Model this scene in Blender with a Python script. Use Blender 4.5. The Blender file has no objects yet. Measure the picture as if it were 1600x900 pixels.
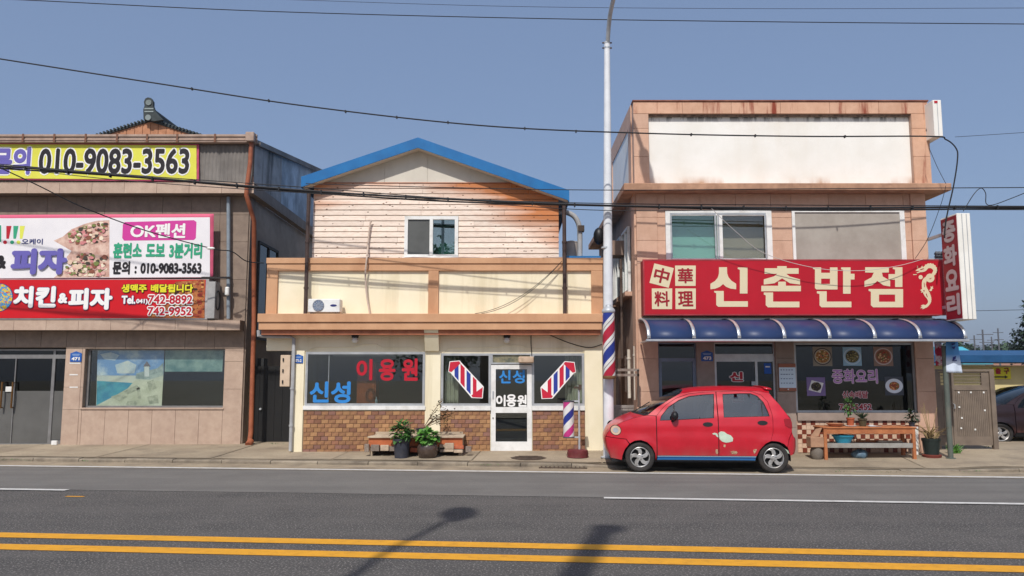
import bpy, bmesh, math, random
from mathutils import Vector, Matrix
from mathutils.geometry import delaunay_2d_cdt, tessellate_polygon
random.seed(7)
SC = bpy.context.scene
COL = SC.collection

# ------------------------------------------------------------------ camera, sky, sun, exposure
FPX, HOR, EYE = 1244.0, 590.0, 1.69
PITCH = math.atan((HOR - 450.0) / FPX)
cd = bpy.data.cameras.new('camera'); cam = bpy.data.objects.new('camera', cd); COL.objects.link(cam)
cam.location = (0, 0, EYE); cam.rotation_euler = (math.pi / 2 + PITCH, 0, 0)
cd.sensor_width = 36; cd.lens = 36 * FPX / 1600.0; cd.clip_end = 6000; cd.clip_start = .05
SC.camera = cam

SUN_EL, SUN_AZ = math.radians(50), math.radians(13)
SUN_DIR = Vector((math.sin(SUN_AZ) * math.cos(SUN_EL), math.cos(SUN_AZ) * math.cos(SUN_EL), -math.sin(SUN_EL)))
w = bpy.data.worlds.new('World'); SC.world = w; w.use_nodes = True
nt = w.node_tree; bg = nt.nodes['Background']
sky = nt.nodes.new('ShaderNodeTexSky'); sky.sky_type = 'NISHITA'; sky.sun_disc = False
sky.sun_elevation = SUN_EL; sky.sun_rotation = math.pi + SUN_AZ
sky.air_density = 1.0; sky.dust_density = 3.0; sky.ozone_density = 2.5; sky.altitude = 50
hz = nt.nodes.new('ShaderNodeMix'); hz.data_type = 'RGBA'; hz.inputs[0].default_value = .45      # an even summer haze veils the clear sky
hz.inputs[7].default_value = (2.65, 3.65, 5.9, 1.0)
nt.links.new(sky.outputs[0], hz.inputs[6]); nt.links.new(hz.outputs[2], bg.inputs[0]); bg.inputs[1].default_value = 0.108
sl = bpy.data.lights.new('sun', 'SUN'); sl.energy = 3.7; sl.angle = math.radians(.7); sl.color = (1.0, .965, .915)
so = bpy.data.objects.new('sun', sl); COL.objects.link(so)
so.rotation_euler = SUN_DIR.to_track_quat('-Z', 'Y').to_euler(); so.location = (-10, -20, 30)
SC.view_settings.view_transform = 'Standard'; SC.view_settings.look = 'None'
SC.view_settings.exposure = 0.0; SC.view_settings.gamma = 1.0

# ------------------------------------------------------------------ measuring helpers
def U(px, py, Y):
    """place in the vertical plane at distance Y (metres in front of the camera) -> x, z"""
    u = (px - 800) / FPX; v = (450 - py) / FPX
    dy = math.cos(PITCH) - v * math.sin(PITCH); dz = math.sin(PITCH) + v * math.cos(PITCH)
    t = Y / dy
    return u * t, EYE + dz * t
def G(px, py, z=0.0):
    u = (px - 800) / FPX; v = (450 - py) / FPX
    dy = math.cos(PITCH) - v * math.sin(PITCH); dz = math.sin(PITCH) + v * math.cos(PITCH)
    t = (z - EYE) / dz
    return u * t, dy * t
def R(px0, py0, px1, py1, Y):
    cy = (py0 + py1) / 2; cx = (px0 + px1) / 2
    return U(px0, cy, Y)[0], U(px1, cy, Y)[0], U(cx, py1, Y)[1], U(cx, py0, Y)[1]   # x0,x1,z0,z1
def zz(py, Y, px=800): return U(px, py, Y)[1]
def xx(px, py, Y): return U(px, py, Y)[0]
def s3(r, g, b):
    f = lambda c: (c / 255 / 12.92) if c / 255 <= .04045 else ((c / 255 + .055) / 1.055) ** 2.4
    return (f(r), f(g), f(b), 1.0)

# ------------------------------------------------------------------ materials
def mat(name, col, col2=None, scale=3.0, rough=.8, metal=0.0, bump=0.0, bscale=60.0, spec=.35, dirt=None, damt=.5,
        dscale=1.2, streak=.0, rnd=0.0, coat=0.0, lo=.35, hi=.65, speck=None, spamt=.5, spscale=300, detail=6, dlo=.5, dhi=.78, track=False, stains=()):
    m = bpy.data.materials.new(name); m.use_nodes = True
    n = m.node_tree.nodes; L = m.node_tree.links; p = n['Principled BSDF']
    p.inputs['Roughness'].default_value = rough; p.inputs['Metallic'].default_value = metal
    p.inputs['Specular IOR Level'].default_value = spec; p.inputs['Coat Weight'].default_value = coat
    p.inputs['Coat Roughness'].default_value = .06
    tc = n.new('ShaderNodeTexCoord')
    def noise(sc, det=detail, zs=1.0, rg=.6):
        mp = n.new('ShaderNodeMapping'); mp.inputs['Scale'].default_value = (1, 1, zs)
        L.new(tc.outputs['Object'], mp.inputs[0])
        x = n.new('ShaderNodeTexNoise'); x.inputs['Scale'].default_value = sc; x.inputs['Detail'].default_value = det
        x.inputs['Roughness'].default_value = rg
        L.new(mp.outputs[0], x.inputs['Vector']); return x
    def ramp(src, a, b):
        r = n.new('ShaderNodeMapRange'); r.inputs[1].default_value = a; r.inputs[2].default_value = b
        L.new(src, r.inputs[0]); return r.outputs[0]
    def mix(f, a, b, mode='MIX'):
        x = n.new('ShaderNodeMix'); x.data_type = 'RGBA'; x.blend_type = mode
        if isinstance(f, float): x.inputs[0].default_value = f
        else: L.new(f, x.inputs[0])
        for v, i in ((a, 6), (b, 7)):
            if isinstance(v, tuple): x.inputs[i].default_value = v
            else: L.new(v, x.inputs[i])
        return x.outputs[2]
    out = col
    if col2: out = mix(ramp(noise(scale).outputs[0], lo, hi), col, col2)
    if rnd:
        oi = n.new('ShaderNodeObjectInfo'); h = n.new('ShaderNodeHueSaturation')
        mr = n.new('ShaderNodeMapRange'); mr.inputs[3].default_value = 1 - rnd; mr.inputs[4].default_value = 1 + rnd
        L.new(oi.outputs['Random'], mr.inputs[0]); L.new(mr.outputs[0], h.inputs['Value'])
        if isinstance(out, tuple): h.inputs['Color'].default_value = out
        else: L.new(out, h.inputs['Color'])
        out = h.outputs[0]
    if speck: out = mix(ramp(noise(spscale, 2, 1, .5).outputs[0], .56, .66), out, mix(spamt, out, speck))
    if dirt:
        dn = noise(dscale, 8, 1.0 if not streak else streak, .65)
        if track:                                                      # wear that runs along the road
            mpt = dn.inputs['Vector'].links[0].from_node; mpt.inputs['Rotation'].default_value = (0, 0, math.radians(5.6)); mpt.inputs['Scale'].default_value = (.06, 2.2, 1)
        d = ramp(dn.outputs[0], dlo, dhi)
        q = n.new('ShaderNodeMath'); q.operation = 'MULTIPLY'; q.inputs[1].default_value = damt; L.new(d, q.inputs[0])
        out = mix(q.outputs[0], out, dirt)
    for za, zb_, ncol, nsc, lo_, hi_ in stains:                           # stains with a shape of their own: strongest at height za, gone at zb_
        sp = n.new('ShaderNodeSeparateXYZ'); L.new(tc.outputs['Object'], sp.inputs[0])
        g = ramp(sp.outputs[2], zb_, za); q = n.new('ShaderNodeMath'); q.operation = 'MULTIPLY'
        L.new(g, q.inputs[0]); L.new(ramp(noise(nsc, 5, .25, .6).outputs[0], lo_, hi_), q.inputs[1])
        out = mix(q.outputs[0], out, ncol)
    if isinstance(out, tuple): p.inputs['Base Color'].default_value = out
    else: L.new(out, p.inputs['Base Color'])
    if bump:
        b = n.new('ShaderNodeBump'); b.inputs['Strength'].default_value = bump; b.inputs['Distance'].default_value = .01
        L.new(noise(bscale, 4).outputs[0], b.inputs['Height']); L.new(b.outputs[0], p.inputs['Normal'])
    return m
def glass(name, tint=(.5, .52, .52), refl=.08, rough=.01, fres=True):
    m = bpy.data.materials.new(name); m.use_nodes = True
    n = m.node_tree.nodes; L = m.node_tree.links; n.remove(n['Principled BSDF']); o = n['Material Output']
    t = n.new('ShaderNodeBsdfTransparent'); t.inputs[0].default_value = tint + (1,)
    g = n.new('ShaderNodeBsdfGlossy'); g.inputs['Roughness'].default_value = rough; g.inputs[0].default_value = (.9, .95, .95, 1)
    mx = n.new('ShaderNodeMixShader'); fr = n.new('ShaderNodeLayerWeight'); fr.inputs[0].default_value = .5
    pw = n.new('ShaderNodeMath'); pw.operation = 'POWER'; pw.inputs[1].default_value = 4.0; L.new(fr.outputs['Facing'], pw.inputs[0])
    a = n.new('ShaderNodeMath'); a.operation = 'MULTIPLY_ADD'; a.inputs[1].default_value = .9; a.inputs[2].default_value = .04 + refl; a.use_clamp = True
    L.new(pw.outputs[0], a.inputs[0]); L.new(a.outputs[0], mx.inputs[0])
    L.new(t.outputs[0], mx.inputs[1]); L.new(g.outputs[0], mx.inputs[2]); L.new(mx.outputs[0], o.inputs[0])
    return m
def plain(name, c, rough=.6, **k): return mat(name, c, rough=rough, **k)
def tint_pair(c, f): return tuple(min(1, x * f) for x in c[:3]) + (1.0,)

# ------------------------------------------------------------------ mesh building
class MB:
    def __init__(s): s.v = []; s.f = []; s.mi = []
    def add(s, vs, fs, mi=0):
        o = len(s.v); s.v += [tuple(p) for p in vs]
        for f in fs: s.f.append(tuple(o + i for i in f)); s.mi.append(mi)
        return s
    def box(s, x0, x1, y0, y1, z0, z1, mi=0):
        vs = [(x, y, z) for x in (x0, x1) for y in (y0, y1) for z in (z0, z1)]
        return s.add(vs, [(0, 1, 3, 2), (4, 6, 7, 5), (0, 4, 5, 1), (2, 3, 7, 6), (0, 2, 6, 4), (1, 5, 7, 3)], mi)
    def prism(s, pts, y0, y1, mi=0, fn=None):
        """pts: outline in (x,z); extruded from y0 to y1"""
        a = sum(pts[i][0] * pts[(i + 1) % len(pts)][1] - pts[(i + 1) % len(pts)][0] * pts[i][1] for i in range(len(pts)))
        if a < 0: pts = pts[::-1]
        k = len(pts); fn = fn or (lambda x, y, z: (x, y, z))
        vs = [fn(x, y0, z) for x, z in pts] + [fn(x, y1, z) for x, z in pts]
        fs = [tuple(range(k)), tuple(range(2 * k - 1, k - 1, -1))] + [(i, k + i, k + (i + 1) % k, (i + 1) % k) for i in range(k)]
        return s.add(vs, fs, mi)
    def tube(s, pts, r, n=8, mi=0, r2=None):
        pts = [Vector(p) for p in pts]; rings = []; m = len(pts)
        up = None
        for i, p in enumerate(pts):
            d = (pts[min(i + 1, m - 1)] - pts[max(i - 1, 0)]).normalized()
            if up is None: up = Vector((0, 0, 1)) if abs(d.z) < .9 else Vector((0, 1, 0))
            a = d.cross(up).normalized(); b = a.cross(d).normalized(); up = b
            rr = (r if r2 is None else r + (r2 - r) * i / (m - 1)) if not isinstance(r, (list, tuple)) else r[i]
            rings.append([p + (a * math.cos(2 * math.pi * k / n) + b * math.sin(2 * math.pi * k / n)) * rr for k in range(n)])
        vs = [q for rg in rings for q in rg]
        fs = [(i * n + k, i * n + (k + 1) % n, (i + 1) * n + (k + 1) % n, (i + 1) * n + k) for i in range(m - 1) for k in range(n)]
        fs += [tuple(range(n - 1, -1, -1)), tuple((m - 1) * n + k for k in range(n))]
        return s.add(vs, fs, mi)
    def lathe(s, prof, c=(0, 0, 0), n=24, mi=0, axis='z', caps=True):
        m = len(prof); vs = []
        for r, h in prof:
            for k in range(n):
                a = 2 * math.pi * k / n; x, y = r * math.cos(a), r * math.sin(a)
                q = (x, y, h) if axis == 'z' else ((x, h, y) if axis == 'y' else (h, x, y))
                vs.append((c[0] + q[0], c[1] + q[1], c[2] + q[2]))
        fs = [(i * n + k, i * n + (k + 1) % n, (i + 1) * n + (k + 1) % n, (i + 1) * n + k) for i in range(m - 1) for k in range(n)]
        if caps: fs += [tuple(range(n - 1, -1, -1)), tuple((m - 1) * n + k for k in range(n))]
        return s.add(vs, fs, mi)
    def grid(s, fn, nu, nv, mi=0, wrap=False):
        vs = [fn(i / nu, j / nv) for i in range(nu + 1) for j in range(nv + 1)]
        fs = [(i * (nv + 1) + j, (i + 1) * (nv + 1) + j, (i + 1) * (nv + 1) + j + 1, i * (nv + 1) + j + 1) for i in range(nu) for j in range(nv)]
        return s.add(vs, fs, mi)
    def holed(s, x0, x1, z0, z1, y0, y1, holes, mi=0):
        """a wall of thickness y0..y1 with rectangular openings (hx0,hx1,hz0,hz1)"""
        xs = sorted({x0, x1} | {min(max(h[i], x0), x1) for h in holes for i in (0, 1)})
        zs = sorted({z0, z1} | {min(max(h[i], z0), z1) for h in holes for i in (2, 3)})
        def solid(i, j):
            if i < 0 or j < 0 or i >= len(xs) - 1 or j >= len(zs) - 1: return False
            cx, cz = (xs[i] + xs[i + 1]) / 2, (zs[j] + zs[j + 1]) / 2
            return not any(h[0] < cx < h[1] and h[2] < cz < h[3] for h in holes)
        idx = {}
        def V(x, y, z):
            k = (round(x, 5), round(y, 5), round(z, 5))
            if k not in idx: idx[k] = len(s.v); s.v.append((x, y, z))
            return idx[k]
        def q(*p): s.f.append(tuple(V(*a) for a in p)); s.mi.append(mi)
        for i in range(len(xs) - 1):
            for j in range(len(zs) - 1):
                if not solid(i, j): continue
                a, b, c, d = xs[i], xs[i + 1], zs[j], zs[j + 1]
                q((a, y0, c), (b, y0, c), (b, y0, d), (a, y0, d)); q((a, y1, c), (a, y1, d), (b, y1, d), (b, y1, c))
                if not solid(i - 1, j): q((a, y0, c), (a, y0, d), (a, y1, d), (a, y1, c))
                if not solid(i + 1, j): q((b, y0, c), (b, y1, c), (b, y1, d), (b, y0, d))
                if not solid(i, j - 1): q((a, y0, c), (a, y1, c), (b, y1, c), (b, y0, c))
                if not solid(i, j + 1): q((a, y0, d), (b, y0, d), (b, y1, d), (a, y1, d))
        return s
    def mesh(s, name, mats, smooth=False, bevel=0, weld=False):
        me = bpy.data.meshes.new(name); me.from_pydata(s.v, [], s.f)
        for m in (mats if isinstance(mats, (list, tuple)) else [mats]): me.materials.append(m)
        me.polygons.foreach_set('material_index', s.mi)
        bm = bmesh.new(); bm.from_mesh(me)
        if weld: bmesh.ops.remove_doubles(bm, verts=bm.verts, dist=1e-5)
        bmesh.ops.recalc_face_normals(bm, faces=bm.faces)
        if bevel: bmesh.ops.bevel(bm, geom=list(bm.edges), offset=bevel, segments=1, affect='EDGES', profile=.5)
        bm.to_mesh(me); bm.free()
        if smooth:
            me.polygons.foreach_set('use_smooth', [True] * len(me.polygons))
            if smooth != 'all': me.set_sharp_from_angle(angle=math.radians(smooth if smooth is not True else 40))
        me.update(); return me
    def build(s, name, mats, parent=None, smooth=False, bevel=0, local=False, weld=False):
        return link(name, s.mesh(name, mats, smooth, bevel, weld), parent, local)
def link(name, me, parent=None, local=False, loc=(0, 0, 0)):
    o = bpy.data.objects.new(name, me); COL.objects.link(o); o.location = loc
    if parent is not None: adopt(o, parent, local)
    return o
WM = {}
def wm(o):
    if o.name in WM: return WM[o.name]
    m = Matrix.LocRotScale(o.location, o.rotation_euler, o.scale)
    if o.parent: m = wm(o.parent) @ o.matrix_parent_inverse @ m
    return m
def adopt(o, parent, local=False):
    o.parent = parent
    if not local: o.matrix_parent_inverse = wm(parent).inverted()
def tag(o, label, cat, group=None):
    o['label'] = label; o['category'] = cat
    if group: o['group'] = group
    return o
def thing(name, label, cat, loc=(0, 0, 0), rotz=0, group=None):
    o = bpy.data.objects.new(name, None); COL.objects.link(o); o.empty_display_size = .2
    o.location = loc; o.rotation_euler = (0, 0, rotz)
    return tag(o, label, cat, group)
def struct(o): o['kind'] = 'structure'; return o
def stuff(o): o['kind'] = 'stuff'; return o
def copy_tree(o, parent=None):
    c = o.copy(); COL.objects.link(c)
    if parent is not None: c.parent = parent
    for ch in o.children: copy_tree(ch, c)
    return c
def sag(p, q, d, n=24):
    p, q = Vector(p), Vector(q)
    return [p.lerp(q, i / n) - Vector((0, 0, 4 * d * (i / n) * (1 - i / n))) for i in range(n + 1)]
def smoothpts(pts, n=8):
    P = [Vector(p) for p in pts]; out = []
    for i in range(len(P) - 1):
        a, b, c, d = P[max(i - 1, 0)], P[i], P[i + 1], P[min(i + 2, len(P) - 1)]
        for k in range(n):
            t = k / n
            out.append(.5 * ((2 * b) + (c - a) * t + (2 * a - 5 * b + 4 * c - d) * t * t + (3 * b - a - 3 * c + d) * t ** 3))
    out.append(P[-1]); return out

# ------------------------------------------------------------------ lettering (glyph outlines of the built-in typeface)
CHARS = sorted(set('문의010-9083-3563오케이피자&!OK펜션훈련소도보3분거리:치킨생맥주배달됩니다Tel.041)742-8892-9952신성이용원중화요리속배달741-5452출구中華料理471473-2음식물통'))
GL = {}
def make_glyphs():
    obs = []
    for c in CHARS + ['l']:
        for t in (c, c + 'l'):
            d = bpy.data.curves.new('glyph', 'FONT'); d.body = t; d.resolution_u = 4
            o = bpy.data.objects.new('glyph', d); COL.objects.link(o); obs.append((c, t, o))
    dg = bpy.context.evaluated_depsgraph_get(); xm = {}
    for c, t, o in obs:
        me = bpy.data.meshes.new_from_object(o.evaluated_get(dg))
        xm[t] = max(v.co.x for v in me.vertices)
        if t == c: GL[c] = ([(v.co.x, v.co.y) for v in me.vertices], [tuple(p.vertices) for p in me.polygons])
        bpy.data.meshes.remove(me)
    for c in CHARS: GL[c] = GL[c] + (xm[c + 'l'] - xm['l'],)
    for c, t, o in obs:
        d = o.data; bpy.data.objects.remove(o); bpy.data.curves.remove(d)
make_glyphs()
def text_on(parent, string, rect, mt, place, bold=.03, off=.006, outline=None, oamt=.05, name='letter', slant=0, joined=False, gap=0):
    """rect = x0,x1,z0,z1 in the sign's own plane; place(x, depth, z) puts a point into the scene"""
    x0, x1, z0, z1 = rect; adv = 0; pl = []
    for c in string:
        if c == ' ': adv += .38; continue
        g = GL[c]; pl.append((g, adv)); adv += g[2] + gap
    X = [v[0] + a for g, a in pl for v in g[0]]; Z = [v[1] for g, a in pl for v in g[0]]
    ax, bx, az, bz = min(X) - bold, max(X) + bold, min(Z) - bold, max(Z) + bold
    sx, sz = (x1 - x0) / (bx - ax), (z1 - z0) / (bz - az)
    def geo(mb, g, a, b, d0):
        ks = [(0, 0)] + [(math.cos(k * math.pi / 4) * b, math.sin(k * math.pi / 4) * b) for k in range(8)] if b else [(0, 0)]
        if b > .045: ks += [(p * .5, q * .5) for p, q in ks[1::2]]
        for i, (dx, dz) in enumerate(ks):
            vs = []
            for vx, vz in g[0]:
                zl = (vz + dz - az) * sz
                vs.append(place(x0 + (vx + a + dx - ax) * sx + slant * zl, d0 + .00025 * i, z0 + zl))
            mb.add(vs, g[1])
    out = []
    if joined:
        if outline: m = MB(); [geo(m, g, a, bold + oamt, off * .4) for g, a in pl]; stuff(m.build(name + '_outline', outline, parent))
        m = MB(); [geo(m, g, a, bold, off) for g, a in pl]; out.append(stuff(m.build(name, mt, parent)))
        return out
    for g, a in pl:
        if outline: m = MB(); geo(m, g, a, bold + oamt, off * .4); m.build(name + '_outline', outline, parent)
        m = MB(); geo(m, g, a, bold, off); out.append(m.build(name, mt, parent))
    return out
def face_y(Y): return lambda x, d, z: (x, Y - d, z)
def T(parent, string, px0, py0, px1, py1, Y, mt, **k):
    return text_on(parent, string, R(px0, py0, px1, py1, Y), mt, face_y(Y), **k)
def shape(mb, pts, Y, th=.003, mi=0, conv=None):
    """flat print: outline given by photo measures on the plane at Y"""
    mb.prism([U(x, y, Y) for x, y in (pts if conv is None else [conv(a) for a in pts])], Y - th, Y, mi); return mb
# ================================================================== SETTING
RA = math.radians(5.6); CA, SA = math.cos(RA), math.sin(RA)
def PQ(p, q, z=0.0): return (p * CA + q * SA, -p * SA + q * CA, z)      # along the road, across the road
def toPQ(x, y): return (x * CA - y * SA, x * SA + y * CA)
KQ = 15.33
def kerb_h(p): return .07 - .055 * max(0.0, min(1.0, (p - .2) / .8)) * max(0.0, min(1.0, (7.2 - p) / .8))
def walk_z(x, y):
    p, q = toPQ(x, y); d = max(0.0, q - KQ); k = kerb_h(p)
    return k + (.07 - k) * min(1, d / 1.4) + .045 * min(d, 2.6)

asphalt = mat('asphalt', s3(83, 80, 77), s3(71, 69, 67), scale=1.3, rough=.92, bump=1.0, bscale=90, speck=s3(158, 152, 146), spamt=.8, spscale=48, dirt=s3(104, 99, 95), damt=.6, dscale=1.0, track=True, dlo=.42)
asphalt_light = mat('asphalt_light', s3(116, 113, 108), s3(106, 103, 99), scale=1.1, rough=.92, bump=.6, bscale=160, speck=s3(140, 134, 128), spamt=.6, spscale=60, dirt=s3(82, 79, 77), damt=.6, dscale=1.0, track=True, dlo=.42)
conc = mat('pavement_concrete', s3(166, 150, 127), s3(144, 129, 109), scale=.9, rough=.95, bump=.6, bscale=50, speck=s3(105, 97, 86), spamt=.5, spscale=90, dirt=s3(100, 90, 78), damt=.75, dscale=.8)
conc_gutter = mat('gutter_concrete', s3(162, 146, 122), s3(138, 124, 104), scale=1.5, rough=.95, bump=.6, bscale=60, dirt=s3(92, 84, 74), damt=.8, dscale=1.6, speck=s3(170, 160, 145), spscale=70)
kerbm = mat('kerb_concrete', s3(150, 138, 120), s3(118, 107, 93), scale=3, rough=.95, bump=.9, bscale=40, dirt=s3(80, 72, 62), damt=.8, dscale=2.5, rnd=.1)
soil = mat('ground_soil', s3(150, 138, 118), s3(120, 112, 92), scale=.2, rough=1)
def paint(name, c, worn):
    m = mat(name, c, tint_pair(c, .88), scale=6, rough=.75, dirt=worn, damt=.6, dscale=9, bump=.3, bscale=140); return m
white_paint = paint('white_road_paint', s3(205, 203, 198), s3(120, 116, 112))
yellow_paint = paint('yellow_road_paint', s3(222, 158, 42), s3(160, 112, 45))

def strip(name, p0, p1, q0, q1, z, m, n=1, nq=1, wob=0):
    mb = MB()
    mb.grid(lambda u, v: PQ(p0 + (p1 - p0) * u, q0 + (q1 - q0) * v + (wob * math.sin(37 * u * (p1 - p0)) * math.sin(11.3 * u * (p1 - p0)) if v == 0 else 0), z), n, nq)
    return struct(mb.build(name, m))
mb = MB(); mb.add([(-1500, -400, -.02), (1500, -400, -.02), (1500, 3000, -.02), (-1500, 3000, -.02)], [(0, 1, 2, 3)]); struct(mb.build('ground', soil))
strip('road', -60, 60, 1.2, KQ - .05, 0, asphalt)
strip('road_shoulder', -60, 60, 11.62, 14.46, .004, asphalt_light, 900, 1, .012)
strip('road_gutter', -60, 60, 14.42, KQ + .05, .008, conc_gutter)
strip('near_pavement', -60, 60, -9, 1.2, .05, conc)
strip('edge_line', -60, 60, 14.46, 14.62, .012, white_paint)
def pof(px, py): return toPQ(*G(px, py))[0]
strip('lane_line', -40, pof(108, 766), 11.46, 11.6, .012, white_paint)
strip('lane_line', pof(943, 774), 40, 11.46, 11.6, .012, white_paint)
strip('centre_line', -60, 60, 8.13, 8.38, .005, yellow_paint)
strip('centre_line', -60, 60, 7.57, 7.82, .005, yellow_paint)
pm = pof(103, 779); strip('road_paint_dash', pm - .12, pm + .15, 10.93, 11.0, .005, yellow_paint)
# pavement sheet, sloping up to the house fronts; cracks are real gaps between slabs poured in bays
mb = MB()
mb.grid(lambda u, v: (lambda x, y: (x, y, walk_z(x, y)))(*PQ(-60 + 120 * u, KQ + .14 + 34 * v * v)[:2]), 240, 30)
pave = struct(mb.build('pavement', conc, smooth='all'))
joint = 0; pm = -21.0
concb = mat('pavement_bay_concrete', s3(168, 153, 130), s3(146, 131, 111), scale=.9, rough=.95, bump=.7, bscale=45, speck=s3(112, 103, 92), spamt=.6, spscale=60, dirt=s3(96, 87, 76), damt=.8, dscale=1.1, rnd=.07)
while pm < 21:                                                         # concrete poured in bays, open joints between them
    ln = random.uniform(2.4, 3.3); h_ = random.uniform(.010, .016)
    mb = MB(); mb.grid(lambda u, v: (lambda x, y: (x, y, walk_z(x, y) + h_))(*PQ(pm + .012 + (ln - .024) * u, KQ + .185 + 3.0 * v)[:2]), 10, 10)
    mb.build('pavement_bay', concb, pave, smooth='all'); pm += ln
pm = -22.0; k = 0
while pm < 22:                                                        # kerb stones
    ln = .98 + random.uniform(-.05, .05); mb = MB(); j = random.uniform(-.008, .008); hz = random.uniform(-.006, .006)
    a, b = pm + .006, pm + ln - .006
    vs = []
    for p in (a, b):
        h = kerb_h(p) + hz
        for q, z in ((KQ + j, -.04), (KQ + j, h - .018), (KQ + .02 + j, h + .004), (KQ + .17, h + .006), (KQ + .17, -.04)): vs.append(PQ(p, q, z))
    mb.add(vs, [(0, 1, 2, 3, 4), (9, 8, 7, 6, 5)] + [(i, 5 + i, 5 + (i + 1) % 5, (i + 1) % 5) for i in range(5)])
    mb.build('kerb_stone', kerbm, pave); pm += ln; k += 1

black = plain('black_plastic', (.012, .012, .013, 1), .45)
dark = plain('dark_void', (.015, .014, .013, 1), .9)
alum = mat('aluminium', s3(196, 198, 198), s3(178, 180, 182), scale=5, rough=.42, metal=.55, dirt=s3(140, 136, 128), damt=.4, dscale=3)
whitep = mat('white_frame', s3(235, 234, 230), s3(222, 221, 216), scale=4, rough=.5, dirt=s3(170, 160, 145), damt=.35, dscale=4)
steel = mat('galvanised_steel', s3(190, 194, 197), s3(172, 176, 180), scale=7, rough=.5, metal=.25, dirt=s3(150, 146, 140), damt=.4, dscale=3)
pane_m = glass('window_glass', (.74, .76, .74), .05)
pane_up = glass('upper_window_glass', (.62, .80, .77), .22)
room = plain('room_wall', s3(138, 136, 130), .9)

# manhole cover and drain grate
iron = mat('cast_iron', s3(96, 80, 68), s3(74, 64, 56), scale=14, rough=.8, metal=.3, bump=.8, bscale=90)
x, y = G(826, 716, .1); z = walk_z(x, y)
mh = thing('manhole_cover', 'round rusty manhole cover set in the pavement before the barber shop', 'manhole cover', (x, y, z))
mb = MB(); mb.lathe([(.36, .0), (.36, .012), (.33, .014)], (x, y, z), 32); mb.build('rim', iron, mh, True)
mb = MB(); mb.lathe([(.32, .004), (.32, .017), (.30, .02)], (x, y, z), 32)
mb.build('lid', iron, mh, True)
for i in range(5):
    mb = MB(); yy = y - .2 + .1 * i; hw = math.sqrt(.28 ** 2 - (.2 - .1 * i) ** 2); mb.box(x - hw, x + hw, yy - .014, yy + .014, z + .018, z + .028); mb.build('raised_bar', iron, mh)
x, y = G(880, 731.5)
gr = thing('drain_grate', 'iron drain grate at the kerb left of the red car', 'drain grate', (x, y, .008), -RA)
for i in range(11):
    mb = MB(); mb.box(-.42 + .08 * i, -.40 + .08 * i, -.12, .12, .001, .022); mb.build('bar', iron, gr, local=True)
mb = MB(); mb.box(-.45, .45, -.15, -.12, .0, .02); mb.build('frame_bar', iron, gr, local=True); mb = MB(); mb.box(-.45, .45, .12, .15, .0, .02); mb.build('frame_bar', iron, gr, local=True)

# ------------------------------------------------------------------ generic parts for buildings
def window(parent, rect, Y, frame_m, pane, n=2, bar=.045, depth=.07, name='window', split=None, inset=.03, sill=True, pane_ms=None):
    x0, x1, z0, z1 = rect; cuts = split or [i / n for i in range(1, n)]
    xs = [x0 + bar] + [x0 + (x1 - x0) * c for c in cuts] + [x1 - bar]
    holes = [(a + (bar / 2 if i else 0), b - (bar / 2 if i < len(xs) - 2 else 0), z0 + bar, z1 - bar) for i, (a, b) in enumerate(zip(xs[:-1], xs[1:]))]
    mb = MB(); mb.holed(x0, x1, z0, z1, Y, Y + depth, holes); f = mb.build(name, frame_m, parent)
    for i, (a, b, c, d) in enumerate(holes):
        mb = MB(); e = inset + .012 * (i % 2)
        mb.box(a - .01, b + .01, Y + e, Y + e + .006, c - .01, d + .01); mb.build('pane', (pane_ms[i] if pane_ms else pane), f)
    return f
def slab_grid(parent, xs, zs, Y, th, m, name='stone_slab', gap=.005, holes=(), bev=.003):
    for a, b in zip(xs[:-1], xs[1:]):
        for c, d in zip(zs[:-1], zs[1:]):
            if any(h[0] < (a + b) / 2 < h[1] and h[2] < (c + d) / 2 < h[3] for h in holes): continue
            e = random.uniform(0, .003)
            mb = MB(); mb.box(a + gap / 2, b - gap / 2, Y - th - e, Y, c + gap / 2, d - gap / 2); mb.build(name, m, parent, bevel=bev)
def rng(a, b, n): return [a + (b - a) * i / n for i in range(n + 1)]
def plate(px, py, w, h, Y, number, label, parent_wall_y):
    blue = plain('number_plate_blue', s3(38, 92, 170), .45)
    x, z = U(px, py, Y); t = thing('house_number_plate', label, 'number plate', (x, Y, z - h / 2))
    mb = MB(); mb.prism([(x - w / 2, z - h / 2), (x + w / 2, z - h / 2), (x + w / 2, z + h * .3), (x, z + h / 2), (x - w / 2, z + h * .3)], Y - .012, Y); mb.build('plate', blue, t)
    text_on(t, number, (x - w * .36, x + w * .36, z - h * .38, z - h * .05), TX['white'], face_y(Y - .012), bold=.05)
    mb = MB(); mb.box(x - w * .3, x + w * .3, Y - .0145, Y - .012, z + h * .1, z + h * .15); mb.box(x - w * .36, x + w * .36, Y - .0145, Y - .012, z + h * .2, z + h * .24); stuff(mb.build('small_print', TX['palewhite'], t))
TX = {k: plain('print_' + k, c, .55) for k, c in dict(white=s3(238, 236, 232), palewhite=s3(160, 185, 215), cream=s3(218, 203, 168), red=s3(182, 20, 42), darkred=s3(150, 20, 35), blue=s3(48, 130, 200),
      navy=s3(35, 45, 110), purple=s3(104, 96, 172), green=s3(50, 160, 120), black=s3(32, 27, 30), yellow=s3(225, 215, 40), magenta=s3(205, 60, 150), pink=s3(214, 96, 128), lavender=s3(190, 136, 200),
      greyletter=s3(196, 178, 176), palepink=s3(246, 228, 232), limey=s3(222, 224, 90), stripeblue=s3(42, 60, 150), stripered=s3(196, 32, 58)).items()}

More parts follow.
